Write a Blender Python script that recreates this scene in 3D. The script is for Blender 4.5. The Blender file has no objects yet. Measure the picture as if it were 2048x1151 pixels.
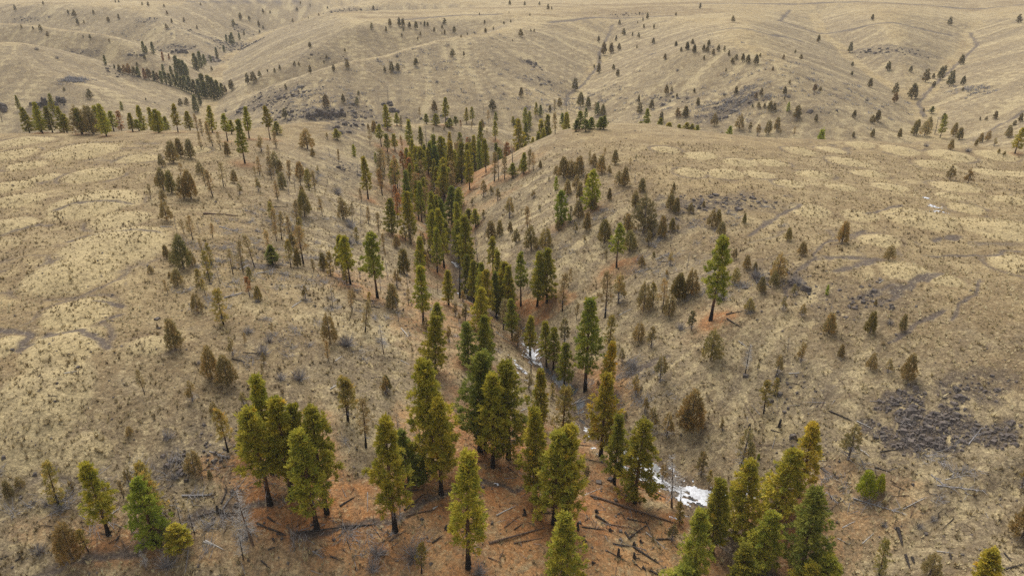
import bpy, math, random
import numpy as np
from mathutils import Vector

# ------------------------------------------------------------------ camera, sky, sun, exposure
scene = bpy.context.scene
col = scene.collection
cam_data = bpy.data.cameras.new('camera'); cam = bpy.data.objects.new('camera', cam_data); col.objects.link(cam)
cam.location = (0, 0, 0); cam.rotation_euler = (math.radians(90-25.3), 0, 0)
cam_data.sensor_fit = 'HORIZONTAL'; cam_data.sensor_width = 36; cam_data.lens = 36*1366/2048
cam_data.clip_start = .5; cam_data.clip_end = 20000
scene.camera = cam
SUN_EL, SUN_AZ = math.radians(54), math.radians(-18)      # azimuth from +Y towards +X
world = bpy.data.worlds.new('World'); scene.world = world; world.use_nodes = True
wn = world.node_tree.nodes; wl = world.node_tree.links
sky = wn.new('ShaderNodeTexSky'); sky.sky_type = 'NISHITA'; sky.sun_disc = False
sky.sun_elevation = SUN_EL; sky.sun_rotation = SUN_AZ; sky.dust_density = 4; sky.air_density = 1.0; sky.ozone_density = .6; sky.altitude = 900
hsv = wn.new('ShaderNodeHueSaturation'); hsv.inputs['Saturation'].default_value = .25      # overcast: a nearly white sky
bg = wn['Background']; bg.inputs['Strength'].default_value = .08
wl.new(sky.outputs[0], hsv.inputs['Color']); wl.new(hsv.outputs[0], bg.inputs['Color'])
sun_data = bpy.data.lights.new('sun', 'SUN'); sun = bpy.data.objects.new('sun', sun_data); col.objects.link(sun)
sun_data.energy = 1.5; sun_data.angle = math.radians(50); sun_data.color = (1, .955, .87)
sd = Vector((math.sin(SUN_AZ)*math.cos(SUN_EL), math.cos(SUN_AZ)*math.cos(SUN_EL), math.sin(SUN_EL)))
sun.rotation_euler = sd.to_track_quat('Z', 'Y').to_euler(); sun.location = (0, 0, 60)
vs = scene.view_settings; vs.view_transform = 'Standard'; vs.look = 'None'; vs.gamma = 1; vs.use_curve_mapping = False; vs.exposure = 1.22
scene.cycles.max_bounces = 5; scene.cycles.diffuse_bounces = 3; scene.cycles.glossy_bounces = 2; scene.cycles.volume_bounces = 1
scene.cycles.use_denoising = False
scene.render.filter_size = 1.2

# ------------------------------------------------------------------ the shape of the land
# ---- terrain (shared with scene.py) ----
def vnoise(x, y, seed=0):
    """value noise in -1..1, quintic interpolation on hashed lattice"""
    xi = np.floor(x).astype(np.int64); yi = np.floor(y).astype(np.int64)
    xf = x - xi; yf = y - yi
    u = xf*xf*xf*(xf*(xf*6-15)+10); v = yf*yf*yf*(yf*(yf*6-15)+10)
    def h(a, b):
        n = (a*374761393 + b*668265263 + seed*2147483629) & 0x7fffffff
        n = ((n ^ (n >> 13))*1274126177) & 0x7fffffff
        n = (n ^ (n >> 16)) & 0xffff
        return n/32767.5 - 1.0
    a = h(xi, yi); b = h(xi+1, yi); c = h(xi, yi+1); d = h(xi+1, yi+1)
    return (a*(1-u)+b*u)*(1-v) + (c*(1-u)+d*u)*v
def fbm(x, y, oct=4, seed=0, gain=.5):
    s = 0; a = 1; t = 0
    for i in range(oct):
        s = s + a*vnoise(x*2**i + 13.7*i, y*2**i - 7.1*i, seed+i); t += a; a *= gain
    return s/t
def sstep(a, b, x):
    t = np.clip((x-a)/(b-a), 0, 1); return t*t*(3-2*t)
def smin(a, b, k):
    h = np.clip(.5 + .5*(b-a)/k, 0, 1)
    return b*(1-h) + a*h - k*h*(1-h)

# canyons: x, y, floor z, slope on the left bank, slope on the right bank (walking the list), half width of the floor
STREAM = [(34,30,-68.5,.30,.34,2),(31,62,-69,.26,.36,2.5),(29,69,-69,.26,.36,2.5),(26.5,75,-69.5,.26,.37,2.5),(22,82,-70,.27,.38,2.2),(14.5,91,-70.5,.28,.38,2),(12,98,-71,.30,.38,1.8),
          (11,105,-71.5,.32,.38,1.6),(4.5,118,-72,.34,.40,2),(3,127,-72.5,.36,.42,2),(-5,141,-73,.38,.46,1.6),(-12,152,-74,.38,.46,1.6),
          (-15,177,-75,.40,.52,2),(-21,199,-76,.40,.54,2),(-26,207,-76.5,.40,.54,2.5),(-27,246,-78.5,.40,.54,2),(-16,280,-82,.36,.50,3),(4,305,-85,.34,.45,3),(25,335,-88,.34,.45,3),(45,365,-90,.3,.45,3)]
CANYONS = [
 (STREAM, 9),
 ([(900,1500,-36,.1,.1,4),(620,1000,-42,.1,.1,3),(465,735,-50,.13,.15,3),(405,639,-61,.22,.26,3),(304,498,-72,.28,.33,3),(254,434,-76,.26,.27,4),(228,370,-80,.30,.27,5),(188,308,-83,.36,.25,6),
   (110,318,-88,.50,.22,8),(60,350,-91,.54,.21,8),(10,392,-92,.50,.22,8),(-60,385,-94,.46,.26,8),(-140,335,-96,.56,.27,8),(-260,308,-99,.56,.27,8),(-420,300,-102,.56,.27,12),(-900,420,-108,.5,.3,14)], 9),
 ([(-140,340,-96,.62,.62,6),(-185,425,-93,.42,.40,5),(-212,480,-91,.46,.42,4),(-232,540,-90,.48,.44,4),(-262,625,-88,.48,.46,4),(-288,720,-85,.46,.44,4),(-302,805,-81,.44,.42,4),(-300,900,-75,.38,.36,4),(-250,1050,-56,.2,.2,4),(-150,1250,-46,.15,.15,4)], 14),
 ([(-236,555,-84,.3,.3,3),(-292,564,-82,.48,.50,3),(-370,574,-78,.44,.50,3),(-480,592,-71,.38,.42,3),(-640,616,-62,.28,.3,3)], 9),
 ([(-275,672,-79,.3,.3,4),(-350,700,-82,.46,.40,4),(-460,735,-80,.46,.38,4),(-620,770,-76,.42,.36,4),(-900,800,-68,.3,.3,4)], 9),
 ([(-214,490,-87,.3,.3,3),(-172,514,-82,.48,.40,2),(-122,550,-74,.44,.40,2),(-62,610,-63,.34,.32,2),(-10,690,-51,.2,.2,2)], 6),
 ([(-302,810,-70,.22,.22,4),(-230,850,-74,.36,.36,4),(-130,900,-64,.3,.3,3),(0,980,-43,.1,.1,3)], 12),
 ([(40,378,-91,.6,.6,3),(47,417,-88,.30,.30,2),(40,476,-83,.34,.36,2),(64,556,-73,.28,.32,2),(84,625,-63,.2,.24,2),(100,720,-48,.08,.08,2)], 9),
 ([(252,434,-77,.34,.36,3),(262,500,-73,.34,.36,3),(268,570,-66,.30,.32,3),(285,660,-58,.24,.24,3),(330,800,-48,.15,.15,3)], 8),
 # side draw that enters from the lower left
 ([(22,56,-67.5,.22,.30,4),(-10,46,-66,.2,.38,5),(-40,40,-64,.2,.42,5),(-80,36,-62,.2,.42,5),(-160,34,-58,.2,.4,5)], 7),
]
def canyon_height(X, Y, pts, gorge=0.):
    best = np.full(X.shape, 1e9); Z = np.zeros(X.shape); T = np.zeros(X.shape)
    for (x0,y0,z0,l0,r0,w0),(x1,y1,z1,l1,r1,w1) in zip(pts[:-1], pts[1:]):
        dx, dy = x1-x0, y1-y0; L2 = dx*dx+dy*dy
        t = np.clip(((X-x0)*dx+(Y-y0)*dy)/L2, 0, 1)
        ex = X-(x0+t*dx); ey = Y-(y0+t*dy)
        d = np.sqrt(ex*ex+ey*ey)
        side = dx*(Y-y0)-dy*(X-x0)          # > 0: left bank
        s = sstep(-2, 2, side/np.sqrt(L2))
        sl = (l0+t*(l1-l0))*s + (r0+t*(r1-r0))*(1-s)
        w = w0+t*(w1-w0)
        z = z0+t*(z1-z0) + sl*np.sqrt(np.maximum(d-w, 0)**2 + 6) - sl*2.45 + .02*d + gorge*sstep(60, 110, Y)*(1-np.exp(-d/6.))
        wt = (100./(d+2.))**9               # the nearest stretch decides, neighbours blend in
        Z += wt*z; T += wt; best = np.minimum(best, d)
    Z /= T
    return Z, best
def plateau(X, Y):
    far = sstep(330, 620, Y)
    p = -50 + far*8.5 + .006*np.maximum(Y-600, 0)*0
    p = p + 1.0*fbm(X/95., Y/95., 3, 5)*(1-far) + far*5*fbm(X/330., Y/330., 3, 9)
    for x, y, a, b, d in ((150,205,60,45,5.5),(-72,262,26,30,3.),(-100,248,50,22,3.4),(-170,240,50,20,1.2),(62,250,36,22,3.6),(105,238,40,20,1.5)):
        p = p - d*np.exp(-((X-x)/a)**2-((Y-y)/b)**2)
    return p
def height0(X, Y):
    """large relief only"""
    wx = X + 5*fbm(X/55., Y/55., 3, 21); wy = Y + 5*fbm(X/55., Y/55., 3, 31)
    near = sstep(10, 40, np.abs(wy-Y)*0+60)
    Z = plateau(X, Y)
    dist = None
    for i, (pts, k) in enumerate(CANYONS):
        if i == 0:
            wfac = 1.0
            c, d = canyon_height(X+1.2*fbm(X/18., Y/18., 2, 41), Y, pts, 4.8); dist = d
        else:
            c, d = canyon_height(wx, wy, pts)
        Z = smin(Z, c, k)
    return Z, dist
def height(X, Y):
    Z, d = height0(X, Y)
    Z = Z + .55*fbm(X/17., Y/17., 3, 61)*sstep(0, 25, d) + .18*fbm(X/4.5, Y/4.5, 3, 71)
    return Z

# grassy mounds on the benches: x, y, half width, half depth, height
MOUNDS = [[-146.0, 197.0, 6.9, 8.3, 1.1], [-153.5, 215.4, 8.3, 8.7, 1.31], [-126.9, 199.6, 10.1, 12.2, 1.6], [-105.7, 189.9, 6.0, 5.6, 0.95], [-132.8, 183.5, 5.5, 5.9, 0.86], [-109.4, 173.6, 7.7, 7.8, 1.21], [-124.4, 163.8, 5.9, 6.8, 0.93], [-114.7, 152.8, 5.5, 5.3, 0.87], [-96.0, 150.4, 9.8, 11.5, 1.55], [-106.8, 137.1, 5.1, 5.4, 0.8], [-77.4, 124.7, 10.2, 12.1, 1.62], [-78.6, 110.7, 8.0, 8.4, 1.27], [-69.5, 97.0, 5.5, 5.6, 0.86], [-74.2, 86.6, 2.9, 3.3, 0.46], [-65.6, 86.4, 5.7, 6.8, 0.9], [-53.6, 87.8, 3.2, 3.2, 0.5], [-62.1, 76.0, 6.3, 7.6, 1.0], [-60.7, 69.8, 5.1, 6.0, 0.8], [-53.3, 68.3, 3.3, 3.1, 0.51], [-95.0, 202.6, 4.3, 4.6, 0.67], [-84.6, 139.5, 6.2, 6.9, 0.97], [-120.9, 172.1, 3.7, 4.4, 0.58], [71.1, 169.4, 3.9, 4.3, 0.61], [83.5, 166.9, 4.3, 4.0, 0.68], [97.2, 169.9, 4.4, 4.6, 0.69], [116.7, 173.0, 6.5, 6.8, 1.02], [89.7, 142.2, 8.6, 9.0, 1.35], [105.8, 152.2, 4.0, 4.8, 0.63], [108.3, 162.3, 3.5, 3.5, 0.56], [122.8, 159.8, 5.8, 5.6, 0.92], [103.3, 136.0, 8.5, 9.1, 1.35], [71.6, 113.8, 4.3, 4.7, 0.68], [93.6, 116.2, 4.8, 5.8, 0.76], [100.9, 200.3, 6.4, 6.9, 1.01], [81.8, 179.9, 5.1, 5.0, 0.81], [126.6, 220.6, 6.2, 7.4, 0.98], [116.4, 227.1, 5.1, 5.3, 0.8], [89.8, 210.8, 5.3, 5.9, 0.84], [57.0, 178.2, 5.3, 5.6, 0.84], [64.7, 190.4, 5.4, 5.2, 0.85], [140.4, 216.0, 7.0, 7.8, 1.11], [140.9, 196.6, 4.5, 5.1, 0.71], [128.7, 203.9, 6.4, 6.1, 1.0], [155.3, 216.8, 6.1, 6.4, 0.96], [99.1, 184.5, 5.0, 5.0, 0.79], [73.7, 191.7, 5.4, 5.1, 0.86], [55.3, 198.2, 5.0, 4.9, 0.79], [102.5, 218.1, 4.6, 5.5, 0.73], [148.3, 194.3, 5.5, 6.5, 0.88], [66.3, 178.0, 4.6, 4.6, 0.72], [46.2, 204.1, 4.3, 4.9, 0.68], [40.2, 83.6, 2.4, 2.2, 0.13], [47.8, 179.1, 4.3, 5.1, 0.68], [67.7, 147.9, 4.8, 5.1, 0.75], [77.4, 144.2, 4.2, 4.9, 0.67], [76.4, 109.6, 3.4, 3.3, 0.53], [74.1, 128.5, 3.8, 3.9, 0.6]]
def mound_mask(X, Y):
    M = np.zeros(X.shape); R = np.zeros(X.shape)
    for x, y, a, b, h in MOUNDS:
        m = (np.abs(X-x) < 1.7*a) & (np.abs(Y-y) < 1.7*b)
        if m.any():
            q = np.hypot((X[m]-x)/a, (Y[m]-y)/b)+.12*fbm(X[m]/5., Y[m]/5., 3, 201)
            M[m] = np.maximum(M[m], 1-sstep(.80, 1.03, q)); w = 1.1/a
            R[m] = np.maximum(R[m], sstep(1.02, 1.06, q)*sstep(1.06+w, 1.06+.4*w, q))
    return M, R*(1-M)
def ground_height(X, Y):
    Z = height(X, Y)
    for x, y, a, b, h in MOUNDS:
        m = (np.abs(X-x) < 1.3*a) & (np.abs(Y-y) < 1.3*b)
        if m.any():
            q = np.hypot((X[m]-x)/a, (Y[m]-y)/b); Z[m] += h*(1-sstep(.1, 1.1, q))
    return Z
DUFF = [(8.6, 71.8, 19.1, 8.4, 0.95), (-1.8, 80.1, 9.1, 7.5, 0.9), (-26.8, 67.7, 10.2, 4.7, 0.8), (-18.0, 66.7, 6.8, 4.6, 0.7), (6.7, 132.5, 9.3, 3.8, 1.0), (23.6, 136.9, 4.2, 2, 0.8), (37.1, 107.7, 4.1, 2.6, 0.9), (14.3, 105.6, 4.7, 4.5, 0.8), (13.1, 80.8, 8.9, 9.3, 0.7), (-41.8, 277.2, 10.8, 9.8, 0.6), (-11.5, 239.0, 6.7, 14.7, 0.8), (2.2, 63.4, 15.0, 4.6, 0.55), (35.2, 68.7, 6.8, 4.4, 0.7), (-7.1, 85.0, 6.8, 7.7, 0.6), (-3.8, 212.2, 6.3, 3.2, 0.6), (-18.8, 151.6, 6.7, 11.0, 0.3), (-12.2, 118.6, 8.5, 14.0, 0.3)]
TAN = [(1.7, 68.8, 29.5, 16.6, 0.9), (-23.3, 65.7, 15.9, 5.8, 0.8), (-5.4, 80.9, 17.1, 10.2, 0.8), (35.3, 67.1, 8.9, 4.4, 0.6), (15.4, 99.4, 8.3, 9.7, 0.5), (-13.7, 114.3, 11.2, 19.9, 0.45), (-27.9, 131.0, 10.1, 17.3, 0.3), (-38.7, 58.3, 16.6, 2.6, 0.4), (47.9, 69.5, 10.9, 5.7, 0.35), (-21.6, 228.7, 26.7, 37.2, 0.35), (24.3, 134.5, 7.2, 4.2, 0.4)]
BRUSH = [(-54.8, 127.7, 10.0, 17.9, 44), (-41.7, 123.1, 8.6, 16.3, 30), (-54.5, 151.8, 10.8, 16.8, 28), (-39.0, 153.5, 8.6, 13.8, 20), (15.1, 153.0, 13.9, 12.3, 22), (40.9, 119.1, 9.7, 9.0, 20), (19.8, 101.2, 4.5, 7.7, 20), (-6.6, 123.8, 7.3, 16.1, 18), (6.5, 146.1, 6.6, 7.1, 10), (-34.0, 115.2, 6.2, 13.1, 8), (-36.5, 93.5, 9.9, 9.6, 14), (-24.9, 106.1, 6.0, 9.4, 8), (-51.3, 103.9, 7.7, 7.8, 8), (33.7, 140.4, 11.1, 8.1, 18), (29.2, 132.6, 5.4, 4.7, 10), (51.0, 145.1, 11.1, 9.3, 8), (-44.4, 65.6, 10.6, 3.9, 16), (-37.4, 59.4, 8.9, 2.8, 14), (-17.1, 61.3, 7.1, 3.3, 8), (43.3, 74.1, 8.4, 5.3, 10), (57.4, 70.5, 6.5, 5.6, 10), (21.8, 92.4, 4.4, 5.8, 10), (-18.3, 76.6, 3.9, 5.5, 6), (-54.2, 61.5, 6.6, 2.9, 10), (-61.6, 215.0, 7.9, 17.4, 8), (-48.6, 246.8, 9.3, 9.1, 8)]
FAR_BRUSH = [(-25.6, 490.0, 113.0, 65.8, 150), (139.0, 411.2, 125.4, 40.6, 130), (-274.5, 443.7, 4.8, 10.6, 90), (-119.9, 435.7, 32.2, 31.5, 90), (286.2, 433.9, 8.6, 18.9, 40), (121.7, 396.9, 24.6, 18.8, 60), (-376.7, 754.9, 52.1, 36.2, 40), (40.9, 449.7, 42.8, 31.1, 60)]
ROCKY = [(58.0, 78.5, 7.2, 4.7, 1.0), (56.9, 83.5, 3.9, 2.5, 0.8), (55.7, 76.0, 3.2, 2.9, 0.8), (65.0, 74.6, 3.6, 2.9, 0.8), (66.3, 82.1, 5.6, 3.3, 0.55), (44.2, 153.4, 12.0, 6.4, 0.8), (56.3, 154.9, 9.5, 7.7, 0.5), (34.7, 146.3, 7.0, 5.5, 0.5), (-38.2, 70.5, 4.2, 4.5, 0.5), (-40.8, 67.4, 3.6, 2.7, 0.5), (-34.0, 63.2, 1.7, 2.5, 0.35), (127.0, 396.1, 16.5, 12.3, 0.9), (114.1, 388.0, 13.8, 7.2, 0.7), (-115.0, 414.1, 25.0, 12.2, 0.75), (-143.2, 451.4, 21.5, 18.0, 0.5), (-93.5, 425.7, 14.5, 11.3, 0.6), (-54.0, 222.7, 6.3, 13.9, 0.35), (-7.8, 312.3, 10.6, 5.1, 0.5), (49.8, 115.3, 7.3, 7.2, 0.35), (58.4, 105.9, 8.9, 7.5, 0.3), (43.1, 79.2, 6.0, 4.8, 0.3), (-232.2, 446.9, 2.9, 6.4, 0.3), (-335.6, 717.2, 21.6, 12.0, 0.7), (-314.4, 597.9, 9.6, 7.2, 0.5), (-360.7, 599.5, 17.7, 5.4, 0.6), (-391.3, 791.1, 18.1, 11.0, 0.5), (-150.4, 561.5, 24.7, 9.2, 0.3), (13.4, 529.6, 7.6, 4.9, 0.8), (19.8, 498.3, 14.8, 9.6, 0.4), (280.3, 570.2, 12.3, 13.8, 0.5), (120.0, 746.7, 27.4, 17.3, 0.3), (-324.5, 868.0, 12.9, 13.8, 0.5), (-56.9, 296.4, 5.0, 11.0, 0.6), (-141.2, 420.9, 13.8, 16.8, 0.6), (11.4, 72.3, 8.8, 6.7, 0.12), (42.1, 90.2, 7.3, 5.3, 0.22), (-165.2, 456.7, 25.8, 20.3, 0.6), (-67.1, 276.2, 7.2, 15.8, 0.8), (-271.3, 404.1, 16.3, 8.7, 0.6), (-292.0, 691.1, 12.3, 27.1, 0.7), (-286.3, 588.0, 1.7, 3.7, 0.6), (-297.3, 787.1, 45.2, 33.3, 0.6), (-272.3, 498.5, 15.5, 12.7, 0.4), (-50.7, 426.8, 18.7, 6.8, 0.4), (94.8, 432.4, 15.3, 10.0, 0.5), (158.4, 368.0, 19.0, 5.0, 0.35), (300.9, 557.6, 34.5, 14.6, 0.5), (-538.8, 818.2, 30.7, 7.2, 0.4), (-203.9, 926.7, 48.7, 12.9, 0.4)]
CRACKS = [([(74.5, 134.5), (64.2, 128.8), (52.2, 114.5), (47.8, 109.1)], 0.5), ([(60.6, 121.2), (69.9, 119.8), (60.7, 115.6)], 0.9), ([(74.8, 111.4), (66.2, 106.3), (61.7, 103.7)], 0.6), ([(77.4, 112.8), (72.4, 108.6)], 0.5), ([(49.9, 134.3), (59.8, 144.6), (66.7, 151.2)], 0.6), ([(78.4, 144.1), (90.2, 151.6)], 0.6), ([(85.3, 128.6), (90.6, 130.8)], 0.8), ([(99.0, 123.5), (91.5, 120.9), (79.9, 120.6)], 0.5), ([(72.8, 109.5), (58.4, 105.9), (63.0, 104.8)], 0.5), ([(82.3, 109.2), (80.1, 105.7), (70.4, 97.0)], 0.4), ([(70.4, 100.0), (64.4, 97.4), (60.2, 94.9)], 0.5), ([(-105.3, 131.6), (-101.7, 137.4), (-98.4, 137.2)], 0.5), ([(-71.4, 85.7), (-70.8, 87.1), (-73.7, 90.6), (-78.2, 91.8)], 0.6), ([(-64.2, 93.9), (-62.4, 96.5)], 0.6), ([(-69.4, 89.6), (-65.2, 90.2), (-59.3, 86.9)], 0.7), ([(-68.2, 101.3), (-64.3, 99.4)], 0.5), ([(-102.7, 146.3), (-87.6, 149.8)], 0.6), ([(-88.4, 127.6), (-84.0, 130.4), (-72.8, 130.5)], 0.6), ([(-52.7, 54.1), (-47.2, 56.1), (-43.1, 58.0), (-36.1, 62.4), (-28.4, 64.3)], 0.55), ([(-25.1, 60.7), (-13.9, 64.5), (-10.7, 68.8), (-4.4, 72.8), (2.5, 73.0)], 0.5), ([(95.8, 695.6), (85.7, 650.1), (73.4, 599.1), (68.9, 564.4), (51.3, 511.9), (38.5, 485.6), (34.8, 457.3)], 1.2), ([(305.2, 808.2), (253.0, 690.5)], 1.5), ([(426.8, 677.1), (397.0, 615.0), (365.0, 574.6), (309.5, 506.4), (266.7, 451.9), (255.5, 437.3), (236.6, 398.5)], 1.2), ([(269.1, 364.3), (238.6, 341.7)], 1.0), ([(253.0, 690.5), (305.3, 657.3), (395.2, 654.6)], 3.0), ([(35.3, 678.5), (87.6, 729.9), (153.4, 712.2)], 3.5), ([(216.4, 850.4), (393.2, 860.4), (591.3, 852.7)], 5.0), ([(157.3, 550.4), (189.4, 532.6), (231.7, 581.7)], 2.5), ([(-101.1, 660.4), (-46.1, 720.6), (-12.0, 734.2)], 3.5), ([(-404.9, 930.3), (-359.1, 976.4), (-293.1, 1074.0)], 5.0), ([(271.9, 596.1), (315.5, 554.4)], 1.0), ([(-11.1, 87.1), (-1.9, 86.2)], 0.3), ([(21.2, 102.2), (26.8, 103.0)], 0.7)]
SNOW = [(24.0, 78.4, 8.5, 2.3, -0.62, -0.2, 'largest snow patch on the open stream bend beside pale snag', 11), (26.2, 73.9, 4.5, 2.2, -0.8, 0.42, 'snow patch between the large drift and the near right pines', 12), (25.0, 70.8, 5, 3, -0.5, 0.6, 'speckled thin snow below the long fallen log', 13), (3.9, 120.0, 3.0, 7.0, 0.15, 0.12, 'long snow strip in the stream bed behind the tall pine', 14), (1.0, 108.1, 2, 8, 0.35, 0.4, 'thin broken snow line on the bank of the stream strip', 15), (12.2, 92.9, 1.6, 4, 0.3, 0.5, 'small snow bits around the stream by crossed pale logs', 16), (13.1, 86.4, 2.2, 2.2, 0, 0.5, 'snow scraps at the foot of the orange-tinged pine', 17), (-25.5, 206.4, 4.0, 2.0, 0, 0.05, 'white snow patch deep among the middle canyon pines', 18), (-11.6, 151.9, 3, 2.5, 0, 0.35, 'snow scraps by the charred trunks in the middle canyon', 19), (-21.8, 241.2, 3, 3, 0, 0.4, 'tiny snow patch beneath the tall upper canyon pine', 20), (-15.3, 171.3, 2, 3, 0, 0.35, 'snow sliver between the two dense middle canyon pines', 21), (33.8, 75.3, 3, 3, 0, 0.5, 'snow crumbs between the near right pines', 22), (-2.6, 72.4, 1.6, 1.2, 0, 0.3, 'snow scrap on dark ground beside the near grove trunk', 23), (98.9, 153.3, 3.0, 1.4, -0.7, 0.1, 'long icy puddle patch on the track across right mounded bench', 24), (98.2, 147.2, 2.6, 1.3, -0.6, 0.1, 'icy patch lowest on the track across right mounded bench', 25), (100.6, 159.7, 1.8, 1.0, -0.6, 0.15, 'icy patch highest on the track across right mounded bench', 26)]
CLIFFS = [(-122.3, 409.3, -101.0, 417.8, 3.4, 16, 'long dark basalt cliff at the foot of the broad bare hill'), (-275.3, 401.8, -261.1, 407.8, 3.6, 9, 'brown rock crag in the bare hill left of the ravine'), (-294.9, 399.9, -291.1, 402.4, 3.4, 4, 'rock crag at the left picture edge'), (-335.3, 709.8, -317.6, 698.9, 3.0, 8, 'dark ribbed outcrop above the far ravine trees'), (11.9, 531.2, 21.2, 519.6, 1.2, 9, 'small dark outcrop high on the broad bare hill'), (-81.0, 444.5, -71.4, 431.7, 2.2, 6, 'dark outcrop at the hill foot left of the canyon pines')]
LITTER = [(11.7, 69.5, 16.6, 7.4, 170), (-1.7, 76.7, 11.0, 7.1, 70), (-26.3, 65.7, 9.4, 4.3, 90), (-42.4, 60.7, 11.2, 3.6, 90), (44.6, 72.1, 10.8, 5.1, 90), (-19.3, 60.8, 10.5, 3.4, 70), (56.0, 67.4, 7.0, 5.2, 50), (14.9, 95.2, 6.1, 9.1, 80), (-46.7, 126.7, 11.2, 18.5, 110), (-27.2, 108.9, 11.8, 17.7, 60), (34.1, 131.5, 11.2, 9.9, 70), (-30.9, 232.6, 22.5, 19.0, 90), (31.7, 67.9, 7.0, 3.9, 60), (-38.8, 66.9, 5.9, 2.6, 60), (-55.4, 154.9, 13.6, 18.5, 80), (43.8, 86.0, 9.4, 5.0, 50), (-8.9, 129.4, 9.6, 21.1, 60)]
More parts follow.
